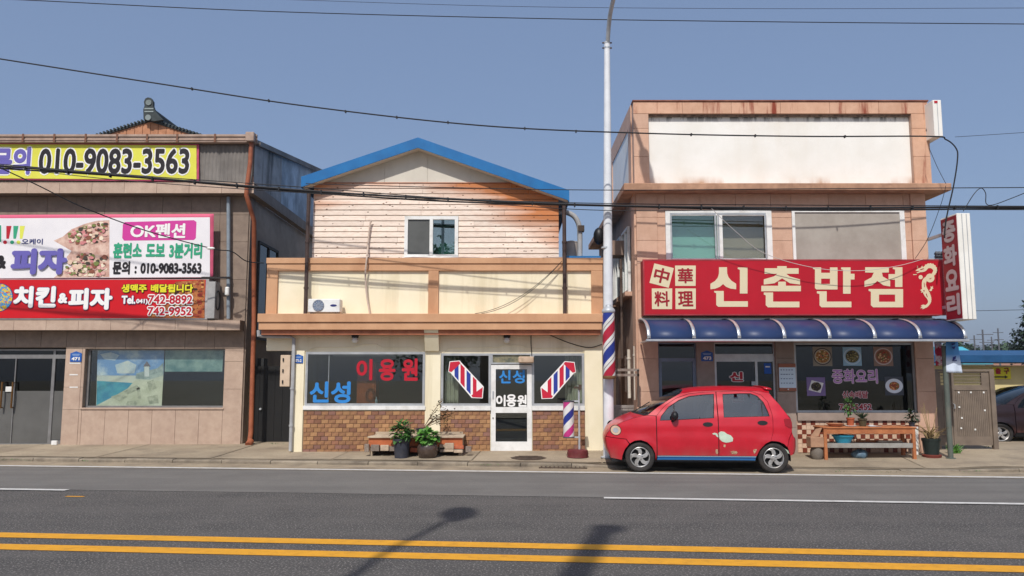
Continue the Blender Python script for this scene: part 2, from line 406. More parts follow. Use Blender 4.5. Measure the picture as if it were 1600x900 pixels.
# ================================================================== BARBER SHOP
YB = 17.1
cream = mat('cream_paint', s3(242, 231, 202), s3(235, 223, 191), scale=2, rough=.75, dirt=s3(196, 180, 140), damt=.55, dscale=2.6, streak=.07, dlo=.5, dhi=.72, bump=.15, bscale=60)
peach = mat('peach_trim_paint', s3(206, 160, 122), s3(196, 149, 112), scale=2.5, rough=.75, dirt=s3(158, 108, 76), damt=.5, dscale=1.6, streak=.4, bump=.2, bscale=50)
rustp = mat('soffit_paint', s3(186, 120, 88), s3(160, 98, 72), scale=5, rough=.8, dirt=s3(110, 66, 48), damt=.6, dscale=3)
blue_roof = mat('blue_sheet_metal', s3(28, 112, 172), s3(24, 100, 158), scale=3, rough=.45, dirt=s3(50, 90, 125), damt=.3, dscale=3, streak=.3)
gable_m = mat('gable_board', s3(214, 207, 192), s3(204, 196, 182), scale=2, rough=.8, dirt=s3(176, 166, 150), damt=.4, dscale=1.5, streak=.3)
x0, x1, z0, z1 = R(457, 545, 942, 703, YB); BX0, BX1 = x0, x1
zb = .02
shop = thing('barber_shop', 'cream two-storey barber shop with blue gable roof and weathered wood siding', 'building', ((x0 + x1) / 2, YB, .1))
zs_top = zz(523, YB)                                                   # underside of the ledge
# openings
wl = R(477, 550, 664, 640, YB); wr = R(689, 552, 913, 640, YB); dr = R(767, 553, 831, 706, YB)
holes = [wl, (wr[0], wr[1], wr[2], wr[3]), (dr[0], dr[1], -1, wr[3])]
mb = MB(); mb.holed(x0, x1, zb, zs_top, YB, YB + .22, holes); mb.build('ground_floor_wall', cream, shop)
mb = MB(); mb.box(x0, x0 + .12, YB + .22, 23.5, zb, zs_top); mb.box(x1 - .12, x1, YB + .22, 23.5, zb, zs_top); mb.box(x0 + .12, x1 - .12, 23.4, 23.52, zb, zs_top); mb.build('side_wall', cream, shop)
mb = MB(); mb.box(x0 + .12, x1 - .12, 20.0, 20.05, zb, zs_top); mb.build('room_back_wall', room, shop)
mb = MB(); mb.box(x0 + .12, x1 - .12, YB + .22, 20.0, .1, .13); mb.build('room_floor', plain('room_floor', s3(95, 85, 75), .6), shop)
mb = MB(); mb.box(x0 - .5, x1, YB + .22, 23.5, zs_top, zs_top + .06); mb.build('floor_slab', room, shop)
# left outhouse stub of wall over the alley gate
a = R(417, 523, 457, 548, YB + .05); mb = MB(); mb.box(a[0], BX0, YB + .03, YB + .2, a[2], zs_top); mb.build('lintel_stub', cream, shop)
# fine raised moulding over the windows
for p in ([(478, 551), (480, 548), (492, 543), (552, 542), (568, 538), (588, 538), (598, 543), (645, 543), (662, 550)], [(692, 551), (702, 544), (780, 542), (786, 540), (815, 540), (824, 544), (890, 543), (912, 550)]):
    mb = MB(); mb.tube([(U(c, d, YB)[0], YB - .004, U(c, d, YB)[1]) for c, d in p], .013, 6); mb.build('moulding', cream, shop)
# columns proud of the wall
for c in ((457, 474), (664, 688), (914, 942)):
    q = R(c[0], 545, c[1], 704, YB - .03); mb = MB(); mb.box(max(q[0], BX0 + .003), min(q[1], BX1 - .003), YB - .035, YB - .001, zb, zz(548, YB)); mb.build('column', cream, shop, bevel=.004)
# brackets
for c in (663, 1000):
    if c < 900:
        q = R(c, 515, c + 22, 548, YB - .25); mb = MB(); mb.prism([(YB - .34, q[3]), (YB - .002, q[3]), (YB - .002, q[2]), (YB - .1, q[2])], 0, 1, fn=lambda u, v, w_: (q[0] + (q[1] - q[0]) * v, u, w_)); mb.build('bracket', cream, shop)
# ledge slab
YL = YB - .40
l = R(402, 490, 942, 515, YL); LZ0, LZ1 = l[2], l[3]
mb = MB(); mb.box(l[0], l[1], YL, YB + .22, (LZ0 + LZ1) / 2 - .01, LZ1); mb.build('ledge', peach, shop, bevel=.006)
mb = MB(); mb.box(l[0] + .02, l[1] - .02, YL + .03, YB + .2, LZ0, (LZ0 + LZ1) / 2 - .0125); mb.build('ledge_fascia', peach, shop, bevel=.004)
mb = MB(); mb.box(l[0] + .06, l[1] - .04, YL + .1, YB + .2, LZ0 - .1, LZ0 - .0015); mb.build('soffit_board', rustp, shop)
# parapet with framed panels
YP = YB - .03
p = R(416, 404, 942, 490, YP); PZ1 = p[3]
mb = MB(); mb.box(p[0], p[1], YP + .06, YP + .24, LZ1 + .001, p[3] - .03); mb.build('parapet_wall', cream, shop)
fr = [(416, 404, 942, 423)]; fz = zz(423, YP)
mb = MB(); mb.box(p[0], p[1], YP, YP + .26, fz, p[3]); mb.build('parapet_cap', peach, shop, bevel=.006)
mb = MB(); mb.box(p[0] - .01, p[1] + .01, YP - .025, YP + .27, p[3] - .11, p[3] + .012); mb.build('parapet_coping', peach, shop, bevel=.006)
for c in ((416, 433), (669, 685), (924, 942)):
    q = R(c[0], 423, c[1], 490, YP); mb = MB(); mb.box(max(q[0], p[0]), min(q[1], p[1]), YP + .001, YP + .06, LZ1, fz - .001); mb.build('parapet_post', peach, shop, bevel=.004)
# upper storey
YS = YB + .1
u = R(489, 286, 873, 405, YS); ux0, ux1, uz0, uz1 = u
win = R(632, 338, 716, 403, YS)
YG = YS + .02; YR = YB - .16; th = .23
pk = U(653, 216, YR); el = U(472, 277, YR); er = U(888, 298, YR)
def lin(a, b, x): return a[1] + (b[1] - a[1]) * (x - a[0]) / (b[0] - a[0])
def under(x): return (lin(pk, el, x) if x < pk[0] else lin(pk, er, x)) - .05
core = MB(); core.holed(ux0 + .01, ux1 - .01, LZ1, under(ux1) - .1, YS + .03, YS + .18, [win]); core.build('upper_wall', gable_m, shop)
zu_ = under(ux1) - .1
mb = MB(); mb.box(ux0 + .01, ux0 + .1, YS + .18, 23.5, LZ1, zu_); mb.box(ux1 - .1, ux1 - .01, YS + .18, 23.5, LZ1, zu_); mb.box(ux0 + .1, ux1 - .1, 23.4, 23.5, LZ1, zu_); mb.build('upper_side_wall', plain('dark_siding', s3(70, 62, 56), .9), shop)
mb = MB(); mb.box(ux0 + .1, ux1 - .1, 20, 20.05, LZ1, zu_); mb.build('room_back_wall', room, shop)
# siding boards: every board its own piece
wood = bpy.data.materials.new('siding_wood'); wood.use_nodes = True
n = wood.node_tree.nodes; L = wood.node_tree.links; pb = n['Principled BSDF']; pb.inputs['Roughness'].default_value = .75; pb.inputs['Specular IOR Level'].default_value = .2
geo = n.new('ShaderNodeNewGeometry'); sep = n.new('ShaderNodeSeparateXYZ'); L.new(geo.outputs['Position'], sep.inputs[0])
def N(t, **k):
    x = n.new(t)
    for a_, b_ in k.items(): setattr(x, a_, b_)
    return x
def mrange(src, a, b):
    r = N('ShaderNodeMapRange'); r.inputs[1].default_value = a; r.inputs[2].default_value = b; L.new(src, r.inputs[0]); return r.outputs[0]
def mth(op, a, b):
    r = N('ShaderNodeMath', operation=op)
    for i, v in enumerate((a, b)):
        if isinstance(v, (int, float)): r.inputs[i].default_value = v
        else: L.new(v, r.inputs[i])
    return r.outputs[0]
def mixc(f, a, b, mode='MIX'):
    x = N('ShaderNodeMix', data_type='RGBA', blend_type=mode)
    if isinstance(f, (int, float)): x.inputs[0].default_value = f
    else: L.new(f, x.inputs[0])
    for v, i in ((a, 6), (b, 7)):
        if isinstance(v, tuple): x.inputs[i].default_value = v
        else: L.new(v, x.inputs[i])
    return x.outputs[2]
# unweathered orange wood survives under the eaves, bleached wood elsewhere
mp = N('ShaderNodeMapping'); mp.inputs['Scale'].default_value = (.5, 1, 4); L.new(geo.outputs['Position'], mp.inputs[0])
nz = N('ShaderNodeTexNoise'); nz.inputs['Scale'].default_value = 1.6; nz.inputs['Detail'].default_value = 6; L.new(mp.outputs[0], nz.inputs['Vector'])
slope = mth('ADD', sep.outputs[2], mth('MULTIPLY', mth('ABSOLUTE', mth('SUBTRACT', sep.outputs[0], -2.15), 0), .42))
e = mth('ADD', slope, mth('MULTIPLY', sep.outputs[0], .10))
wmask = mrange(mth('ADD', e, mth('MULTIPLY', mth('SUBTRACT', nz.outputs[0], .5), 1.1)), 5.72, 6.42)
oi = N('ShaderNodeObjectInfo'); hs = N('ShaderNodeHueSaturation')
base = mixc(wmask, s3(243, 225, 208), s3(194, 122, 74))
gm = N('ShaderNodeMapping'); gm.inputs['Scale'].default_value = (1.2, 1, 22); L.new(geo.outputs['Position'], gm.inputs[0])
gn = N('ShaderNodeTexNoise'); gn.inputs['Scale'].default_value = 6; gn.inputs['Detail'].default_value = 5; L.new(gm.outputs[0], gn.inputs['Vector'])
base = mixc(mth('MULTIPLY', mrange(gn.outputs[0], .48, .7), .5), base, s3(178, 134, 112))
vo = N('ShaderNodeTexVoronoi'); vo.inputs['Scale'].default_value = 8.5
km = N('ShaderNodeMapping'); km.inputs['Scale'].default_value = (.75, .01, 1.3); L.new(geo.outputs['Position'], km.inputs[0]); L.new(km.outputs[0], vo.inputs['Vector'])
knot = mrange(vo.outputs['Distance'], .17, .11)
base = mixc(mth('MULTIPLY', knot, .8), base, s3(90, 52, 38))
L.new(base, hs.inputs['Color']); mr = N('ShaderNodeMapRange'); mr.inputs[3].default_value = .86; mr.inputs[4].default_value = 1.06
L.new(oi.outputs['Random'], mr.inputs[0]); L.new(mr.outputs[0], hs.inputs['Value']); L.new(hs.outputs[0], pb.inputs['Base Color'])
rows = 14; rh = (uz1 - uz0) / rows
for r in range(rows):
    za, zc = uz0 + r * rh, uz0 + (r + 1) * rh
    cuts = [ux0]; xq = ux0
    while True:
        xq += random.choice((1.2, 1.8, 2.4)) + random.uniform(-.1, .1)
        if xq > ux1 - .5: break
        cuts.append(xq)
    cuts.append(ux1); segs = []
    for c, d in zip(cuts[:-1], cuts[1:]):
        if za < win[3] - .02 and zc > win[2] + .02:
            if c < win[0]: segs.append((c, min(d, win[0])))
            if d > win[1]: segs.append((max(c, win[1]), d))
        else: segs.append((c, d))
    lo_ = next((ux0 + i * .02 for i in range(400) if under(ux0 + i * .02) > zc), ux0); hi_ = next((ux1 - i * .02 for i in range(400) if under(ux1 - i * .02) > zc), ux1)
    for c, d in segs:
        c, d = max(c, lo_), min(d, hi_)
        if d - c < .06: continue
        mb = MB(); o = random.uniform(-.003, .003); g = .0025
        mb.prism([(YS + .03, za + .005), (YS - .004 + o, za + .005), (YS - .008 + o, za + .014), (YS + .002 + o, zc - .012), (YS + .014, zc - .002), (YS + .03, zc - .002)], 0, 1, fn=lambda a_, v, b_, c=c, d=d: (c + g + (d - c - 2 * g) * v, a_, b_))
        mb.build('siding_board', wood, shop)
wf = window(shop, win, YS - .035, whitep, pane_up, 2, .075, .11, pane_ms=[mat('insect_screen', s3(92, 93, 90), s3(82, 83, 80), scale=3, rough=.35, spec=.5), pane_up])
mb = MB(); mb.box(win[0] - .03, win[1] + .03, YS - .07, YS - .036, win[2] - .035, win[2] + .015); mb.build('window_sill', whitep, wf)
e = ((win[0] + win[1]) / 2, win[1], win[2], win[3]); MB().box(e[0], e[1], YS + .35, YS + .36, e[2] - .1, e[3] + .1).build('added_pane_backing', plain('teal_added_backing', s3(110, 146, 138), .9), wf)  # sheet added behind the glass to lighten the right pane
mb = MB(); cx = (win[0] + win[1]) / 2; mb.box(cx - .035, cx + .035, YS - .045, YS - .036, win[2] + .05, win[3] - .05); mb.build('meeting_rail', whitep, wf)
# gable and roof
gz = uz1
mb = MB(); mb.prism([(ux0 + .02, zu_ + .001), (ux1 - .02, zu_ + .001), (ux1 - .02, under(ux1 - .02)), (pk[0], pk[1] - .06), (ux0 + .02, under(ux0 + .02))], YG + .014, YG + .16); mb.build('gable_wall', gable_m, shop)
gl_ = next(ux0 + i * .02 for i in range(400) if under(ux0 + i * .02) > gz + .06); gr_ = next(ux1 - i * .02 for i in range(400) if under(ux1 - i * .02) > gz + .06)
gx = [gl_, xx(535, 270, YG), xx(601, 270, YG), xx(668, 270, YG), xx(735, 270, YG), xx(800, 270, YG), gr_]
for a, b in zip(gx[:-1], gx[1:]):
    zt = lambda x: under(x) - .01
    pts = [(a + .004, gz + .012), (b - .004, gz + .012), (b - .004, zt(b - .004))] + ([(pk[0], zt(pk[0]))] if a < pk[0] < b else []) + [(a + .004, zt(a + .004))]
    if min(q[1] for q in pts[2:]) < gz + .02: pts = [(q[0], max(q[1], gz + .02)) for q in pts]
    mb = MB(); mb.prism(pts, YG, YG + .011); mb.build('gable_panel', gable_m, shop)
mb = MB(); mb.box(gl_, gr_, YS - .012, YS + .03, uz1 - .004, uz1 + .012); mb.build('flashing', rustp, shop)
roof = MB(); roof.prism([el, pk, er, (er[0], er[1] - .03), (pk[0], pk[1] - .035), (el[0], el[1] - .03)], YR + .03, 24.0); rf = roof.build('roof', blue_roof, shop)
for a, b, nm in ((el, pk, 'fascia'), (pk, er, 'fascia')):
    mb = MB(); mb.prism([(a[0], a[1] + .02), (b[0], b[1] + .02), (b[0], b[1] - th * .92), (a[0], a[1] - th * .92)], YR, YR + .028); mb.build(nm, blue_roof, rf)
    mb = MB(); mb.prism([(a[0], a[1] - .04), (b[0], b[1] - .04), (b[0], b[1] - th * .9), (a[0], a[1] - th * .9)], YR + .03, YG - .002); mb.build('eave_lining', gable_m, rf)
for e0, sg in ((el, -1), (er, 1)):                                     # eaves returning along the sides
    mb = MB(); mb.box(min(e0[0], e0[0] + sg * .02), max(e0[0], e0[0] + sg * .02), YR, 24, e0[1] - th, e0[1] + .02); mb.build('side_fascia', blue_roof, rf)
for k in range(1, 12):                                                 # standing seams of the roof sheet
    for a, b in ((el, pk), (pk, er)):
        yy = YR + .2 + k * .6; mb = MB(); mb.prism([(a[0], a[1]), (b[0], b[1]), (b[0], b[1] + .035), (a[0], a[1] + .035)], yy, yy + .03); mb.build('roof_seam', blue_roof, rf)
# side lean-to roof seen beside the parapet
q = R(880, 403, 945, 410, YB + .4); mb = MB(); mb.box(q[0], BX1 + .02, YB + .24, 22, q[3] - .05, q[3] + .02); mb.build('lean_to_roof', blue_roof, shop)
q = R(489, 405, 880, 411, YB + .05); mb = MB(); mb.tube([(q[0] + (q[1] - q[0]) * i / 20, YB + .04 + .01 * math.sin(i * 2.1), q[3] + .02 + .012 * math.sin(i * 1.7)) for i in range(21)], .022, 6); mb.build('conduit', plain('grey_conduit', s3(150, 130, 120), .7), shop)
# brick base: each brick its own piece
brickm = mat('brown_face_brick', s3(166, 124, 86), s3(138, 98, 74), scale=9, rough=.85, rnd=.14, bump=.7, bscale=55, dirt=s3(112, 76, 70), damt=.6, dscale=7)
mortar = mat('mortar', s3(128, 100, 76), s3(108, 84, 66), scale=12, rough=1)
bz1 = zz(642, YB); nb = 0
bvar = [brickm, mat('dark_face_brick', s3(150, 106, 80), s3(132, 92, 74), scale=9, rough=.85, rnd=.2, bump=.7, bscale=55), mat('pale_face_brick', s3(178, 136, 96), s3(160, 118, 82), scale=9, rough=.85, rnd=.15, bump=.7, bscale=55), mat('plum_face_brick', s3(144, 104, 88), s3(126, 92, 82), scale=9, rough=.85, rnd=.15, bump=.7, bscale=55)]
bh = (bz1 - .1) / 10.0
for a, b in ((474, 664), (688, 766), (832, 914)):
    q = R(a, 642, b, 704, YB)
    mb = MB(); mb.box(q[0], q[1], YB - .012, YB + .02, zb, bz1); bw = mb.build('brick_base', mortar, shop)
    wdt = q[1] - q[0]; nn = max(4, round(wdt / .152)); bl = wdt / nn
    full = MB(); full.box(.004, bl - .004, 0, .018, .004, bh - .004); fms = [full.mesh('brick', m_, bevel=.003) for m_ in bvar]
    half = MB(); half.box(.004, bl / 2 - .004, 0, .018, .004, bh - .004); hms = [half.mesh('brick', m_, bevel=.003) for m_ in bvar]
    for r in range(10):
        off = (r % 2) * .5
        for k in range(nn + (r % 2)):
            kind = random.choice((0, 0, 0, 1, 2, 2, 3)); fm, hm = fms[kind], hms[kind]; xs_ = q[0] + (k - off) * bl; me = fm
            if off and k == 0: xs_, me = q[0], hm
            elif off and k == nn: me = hm
            link('brick', me, bw, loc=(xs_, YB - .03 + random.uniform(-.002, .002), .1 + r * bh)); nb += 1
print('bricks', nb)
# left shop window
fw = window(shop, (wl[0], wl[1], zz(634, YB), wl[3]), YB - .02, alum, pane_m, 1, .05, .1)
mb = MB(); mb.box(wl[0] - .02, wl[1] + .02, YB - .06, YB + .1, zz(640, YB), zz(634, YB) - .001); mb.build('window_sill', whitep, fw)
gY = YB + .008
for s_, pr in (('이', (557, 561, 582, 594)), ('용', (592, 561, 618, 595)), ('원', (628, 560, 653, 595))): T(fw, s_, *pr, gY, TX['red'], bold=.035)
for s_, pr in (('신', (484, 596, 514, 629)), ('성', (517, 596, 548, 630))): T(fw, s_, *pr, gY, TX['blue'], bold=.035)
mb = MB(); q = R(519, 553, 641, 556.5, gY); mb.box(q[0], q[1], YB + .1, YB + .13, q[2], q[3]); mb.build('blind_rail', alum, fw)
mb = MB(); q = R(512.5, 553, 514, 632, gY); mb.box(q[0], q[1], YB + .011, YB + .0165, q[2], q[3]); mb.build('pane_joint', alum, fw)
# right windows and door
wz0, wz1 = zz(634, YB), wr[3]
def sticker(par, conv):
    def pp(a, y): return (640 + a / 3.4615, 480 + y / 3.4615)
    m_ = MB(); c_ = lambda a: conv(pp(*a))
    shape(m_, [(209, 349), (216, 293), (270, 288), (286, 306), (401, 430), (395, 493), (336, 491), (221, 355)], gY, .002, 0, c_); m_.build('decal_backing', TX['white'], par)
    tp = lambda x_: 305 + (x_ - 275) * 1.04; bt = lambda x_: 352 + (x_ - 225) * 1.145
    for i, (a, b) in enumerate(((243, 265), (275, 298), (308, 330), (342, 362))):
        bt_ = lambda x_: min(bt(x_), 477 - (x_ - 334) * .726) if x_ > 330 else bt(x_)
        m_ = MB(); t0 = max(tp(a), 304 + (270 - a) * 1.15) if a < 275 else tp(a); t1 = max(tp(b), 304 + (270 - b) * 1.15) if b < 275 else tp(b)
        shape(m_, [(a, t0), (b, t1), (b, bt_(b)), (a, bt_(a))], gY - .003, .001, 0, c_); m_.build('decal_stripe', TX['stripeblue'] if i % 2 == 0 else TX['stripered'], par)
    for pts in ([(212, 346), (219, 297), (268, 292), (276, 303), (226, 351)], [(334, 477), (396, 432), (391, 489), (340, 487)]):
        m_ = MB(); shape(m_, pts, gY - .0045, .001, 0, c_); m_.build('decal_cap', TX['stripered'], par)
w1 = window(shop, (wr[0], dr[0], wz0, wz1), YB - .02, alum, pane_m, 1, .05, .1)
w2 = window(shop, (dr[1], wr[1], wz0, wz1), YB - .02, alum, pane_m, 1, .05, .1)
sticker(w1, lambda p_: p_); sticker(w2, lambda p_: (1600.3 - p_[0], p_[1] + 1))
for w_, (a, b) in ((w1, (wr[0], dr[0] - .002)), (w2, (dr[1] + .002, wr[1]))):
    mb = MB(); mb.box(a, b, YB - .06, YB + .1, zz(641, YB), wz0 - .001); mb.build('window_sill', whitep, w_)
tr = (dr[0] + .002, dr[1] - .002, zz(569, YB), wz1)
w3 = window(shop, tr, YB - .018, alum, mat('patched_transom', s3(150, 140, 110), s3(92, 96, 84), scale=9, rough=.4), 1, .035, .1, name='transom')
d = (dr[0] + .002, dr[1] - .002, .1, zz(570, YB) - .003)
zmid0, zmid1 = zz(645, YB), zz(636, YB); zkick = zz(690, YB)
mb = MB(); mb.holed(d[0], d[1], d[2], d[3], YB - .03, YB + .03, [(d[0] + .1, d[1] - .1, zkick, zmid0), (d[0] + .1, d[1] - .1, zmid1, d[3] - .09)]); door = mb.build('door', whitep, shop)
for a, b in ((zkick, zmid0), (zmid1, d[3] - .09)): mb = MB(); mb.box(d[0] + .09, d[1] - .09, YB - .003, YB + .004, a - .01, b + .01); mb.build('pane', pane_m, door)
mb = MB(); mb.box(d[0] + .03, d[0] + .06, YB - .055, YB - .031, zz(622, YB), zz(611, YB)); mb.build('handle', steel, door, bevel=.004)
mb = MB(); mb.lathe([(.014, -.045), (.014, -.031)], (d[0] + .045, YB, zz(653, YB)), 10, axis='y'); mb.build('lock', iron, door)
mb = MB(); mb.box(d[0], d[1], YB - .12, YB + .05, .08, .105); mb.build('threshold', conc, shop)
for s_, pr in (('신', (780, 578, 798, 599)), ('성', (801, 578, 820, 599))): T(door, s_, *pr, YB - .004, TX['blue'], bold=.03)
for s_, pr in (('이', (775, 617, 790, 635)), ('용', (791, 616, 807, 635.5)), ('원', (808, 617, 823, 635.5))): T(door, s_, *pr, YB - .032 if False else YB - .006, TX['white'], bold=.035)
# things inside the shop
curtm = mat('curtain_cloth', s3(222, 224, 205), s3(200, 205, 186), scale=4, rough=.9)
def curtain(px0, px1, py0, py1, Y, lab, m=curtm, folds=9):
    a = R(px0, py0, px1, py1, Y)
    mb = MB(); mb.grid(lambda u_, v: (a[0] + (a[1] - a[0]) * u_, Y + .03 * math.sin(u_ * folds * 6.28 + .4 * math.sin(v * 3)), a[2] + (a[3] - a[2]) * v), folds * 8, 8)
    bm_ = mb.build('curtain', m, smooth='all'); tag(bm_, lab, 'curtain'); md = bm_.modifiers.new('cloth', 'SOLIDIFY'); md.thickness = .004
curtain(692, 717, 553, 634, YB + .25, 'pale curtain behind left barber-pole decal window of the barber shop', folds=4)
curtain(883, 911, 553, 634, YB + .25, 'pale curtain at the right edge of the barber shop window', folds=4)
cab = mat('orange_wood', s3(190, 105, 60), s3(170, 90, 52), scale=5, rough=.5)
q = R(557, 566, 587, 690, YB + .5)
t = thing('cabinet', 'orange brown wooden cabinet behind the red letters of the barber window', 'cabinet', (q[0], YB + .6, .13))
mb = MB(); mb.box(q[0], q[1], YB + .5, YB + .95, .13, q[3]); mb.build('carcass', cab, t, bevel=.006)
mb = MB(); mb.box(q[0] + .03, q[1] - .03, YB + .485, YB + .499, .2, q[3] - .04); mb.build('cabinet_door', cab, t, bevel=.004)
q = R(586, 624, 590, 634, YB + .3); tag(MB().lathe([(.03, 0), (.03, .12), (.012, .15), (.012, .19)], ((q[0] + q[1]) / 2, YB + .3, q[2]), 12).build('bottle', plain('pale_bottle', s3(170, 190, 200), .3)), 'small pale bottle standing at the barber shop window', 'bottle')
tag(MB().box(wl[0], wl[1], YB + .18, YB + .42, zz(634, YB) - .06, zz(634, YB) - .0).build('window_shelf', room), 'inner shelf below the large barber shop window', 'shelf')
# drain pipes of the barber shop
pipe_dk = mat('brown_pipe', s3(78, 62, 56), s3(66, 52, 48), scale=6, rough=.5)
pipe_gr = mat('grey_pipe', s3(176, 176, 176), s3(160, 160, 160), scale=6, rough=.55, dirt=s3(130, 124, 116), damt=.4)
def pipe(name, pts, r, m, label, cat='pipe', n_=10, clamps=()):
    t = thing(name, label, cat, pts[-1]); MB().tube(pts, r, n_).build('tube', m, t, True)
    for c in clamps: MB().lathe([(r + .012, -.02), (r + .012, .02)], c, 12).build('clamp', m, t, True)
    return t
yp = YB - .12
def P3(px, py, Y): a = U(px, py, Y); return (a[0], Y, a[1])
xa = U(480, 390, yp)[0]; pipe('downpipe', [(xa, yp, zz(296, yp)), (xa, yp, LZ1 + .005)], .042, pipe_dk, 'dark brown downpipe at the left edge of the wood siding', clamps=[(xa, yp, 4.6), (xa, yp, 3.6)])
xb = U(882, 400, yp)[0]; pipe('downpipe', [(xb, yp, zz(318, yp)), (xb, yp, LZ1 + .005)], .042, pipe_dk, 'dark brown downpipe at the right edge of the wood siding', clamps=[(xb, yp, 4.6), (xb, yp, 3.6)])
yq = YB - .1; xc = U(457, 600, yq)[0]
pipe('downpipe', [P3(404, 516, YL + .12), P3(404, 524, YL + .12), P3(411, 525.5, YL + .2), P3(453, 526, yq), (xc, yq, zz(529, yq)), (xc, yq, .16)], .038, pipe_gr, 'grey bent downpipe beside the left cream column of the barber shop', clamps=[(xc, yq, zz(607, yq)), (xc, yq, zz(665, yq))])
# pale hose hanging down the siding
hp = [P3(580, 346, YS - .06), P3(578, 352, YS - .07), P3(575, 385, YS - .06), P3(573, 404, YP - .09), P3(571, 430, YP - .06), P3(573, 460, YP - .05), P3(578, 490, YP - .06)]
o = MB().tube(smoothpts(hp, 6), .019, 8).build('hose', mat('pale_hose', s3(206, 186, 170), s3(186, 166, 150), scale=8, rough=.7), None, True); tag(o, 'pale taped hose hanging down the wood siding', 'hose')
# air conditioner on the ledge
a = R(481, 467, 531, 490.5, YL + .04); ax0, ax1, az0, az1 = a; az0 = LZ1 + .03; y0 = YL + .04
ac = thing('air_conditioner', 'white air conditioner unit standing on the barber shop ledge', 'air conditioner', ((ax0 + ax1) / 2, y0 + .15, LZ1))
MB().box(ax0, ax1, y0, y0 + .28, az0, az1).build('casing', whitep, ac, bevel=.012)
fx = ax0 + (ax1 - ax0) * .33; fz_ = (az0 + az1) / 2; fr_ = (az1 - az0) * .44
MB().lathe([(fr_, -.008), (fr_, .006), (fr_ * .96, .006), (fr_ * .96, -.008)], (fx, y0, fz_), 32, axis='y', caps=False).build('fan_ring', whitep, ac, True)
MB().lathe([(fr_ * .95, -.003), (fr_ * .94, -.004)], (fx, y0, fz_), 32, axis='y').build('fan_cavity', plain('fan_cavity', s3(70, 90, 125), .6), ac)
for k in range(5):
    an = k * 1.2566; pts = [(fx + fr_ * .15 * math.cos(an), fz_ + fr_ * .15 * math.sin(an)), (fx + fr_ * .9 * math.cos(an - .15), fz_ + fr_ * .9 * math.sin(an - .15)), (fx + fr_ * .9 * math.cos(an + .7), fz_ + fr_ * .9 * math.sin(an + .7)), (fx + fr_ * .2 * math.cos(an + .9), fz_ + fr_ * .2 * math.sin(an + .9))]
    MB().prism(pts, y0 - .009, y0 - .0055).build('fan_blade', plain('fan_blade', s3(96, 118, 150), .5), ac)
for rr in (.35, .6, .82):
    MB().tube([(fx + fr_ * rr * math.cos(i * .2618), y0 - .014, fz_ + fr_ * rr * math.sin(i * .2618)) for i in range(25)], .0022, 4).build('guard_ring', whitep, ac)
for k in range(12):
    an = k * .5236; MB().tube([(fx + fr_ * .1 * math.cos(an), y0 - .014, fz_ + fr_ * .1 * math.sin(an)), (fx + fr_ * .98 * math.cos(an), y0 - .01, fz_ + fr_ * .98 * math.sin(an))], .002, 4).build('guard_wire', whitep, ac)
lx = ax0 + (ax1 - ax0) * .8; MB().prism([(lx + .07 * math.cos(i * .3927), az1 - .14 + .025 * math.sin(i * .3927)) for i in range(16)], y0 - .003, y0 - .0005).build('oval_badge', TX['navy'], ac)
for q in (.12, .88): MB().box(ax0 + (ax1 - ax0) * q - .03, ax0 + (ax1 - ax0) * q + .03, y0 + .02, y0 + .26, LZ1 + .001, az0 + .002).build('foot', black, ac)
# lamps under the ledge
def soffit_lamp(px, label):
    x_, z_ = U(px, 516, YB - .12); zt = LZ0 - .1
    t = thing('soffit_lamp', label, 'lamp', (x_, YB - .12, zt - .2), group='round lamps under the barber shop ledge')
    MB().lathe([(.06, -.06), (.075, -.05), (.075, 0)], (x_, YB - .12, zt), 16).build('base', black, t, True)
    MB().lathe([(.012, -.17), (.05, -.16), (.075, -.115), (.06, -.07), (.05, -.06)], (x_, YB - .12, zt), 16).build('globe', plain('milk_glass', s3(215, 210, 200), .3), t, True)
soffit_lamp(555, 'round milk glass lamp under the ledge above the large barber window')
soffit_lamp(792, 'round milk glass lamp under the ledge above the barber shop door')
plate(466, 560.5, .21, .19, YB - .037, '471-2', 'blue house number plate on the left column of the barber shop', YB)
# small transom box (rolled mailbox / camera housing) above the door
a = R(810, 557, 834, 568, YB - .2); t = thing('door_box', 'beige oblong box mounted above the barber shop door', 'box', ((a[0] + a[1]) / 2, YB - .1, a[2]))
MB().box(a[0], a[1], YB - .24, YB - .09, a[2] + .01, a[3]).build('casing', mat('beige_box', s3(200, 175, 150), s3(170, 145, 120), scale=8, rough=.6), t, bevel=.02)
MB().box(a[1] - .001, a[1] + .01, YB - .22, YB - .11, a[2] + .03, a[3] - .02).build('lens', black, t); MB().box(a[0] + .06, a[0] + .16, YB - .092, YB - .022, a[2] + .03, a[3] - .03).build('arm', steel, t)
# gas meter box on the corner
a = R(440, 555, 455, 604, YB - .05); t = thing('meter_box', 'beige meter box on the alley corner of the barber shop', 'meter box', ((a[0] + a[1]) / 2, YB, a[2]))
MB().box(a[0], a[1], YB - .16, YB + .05, a[2], a[3]).build('casing', mat('meter_beige', s3(215, 190, 165), s3(200, 176, 150), scale=5, rough=.6), t, bevel=.008)
for k in (.15, .5, .85): MB().box(a[0] + .05, a[0] + .075, YB - .18, YB - .159, a[2] + (a[3] - a[2]) * k - .035, a[2] + (a[3] - a[2]) * k + .035).build('latch', black, t)
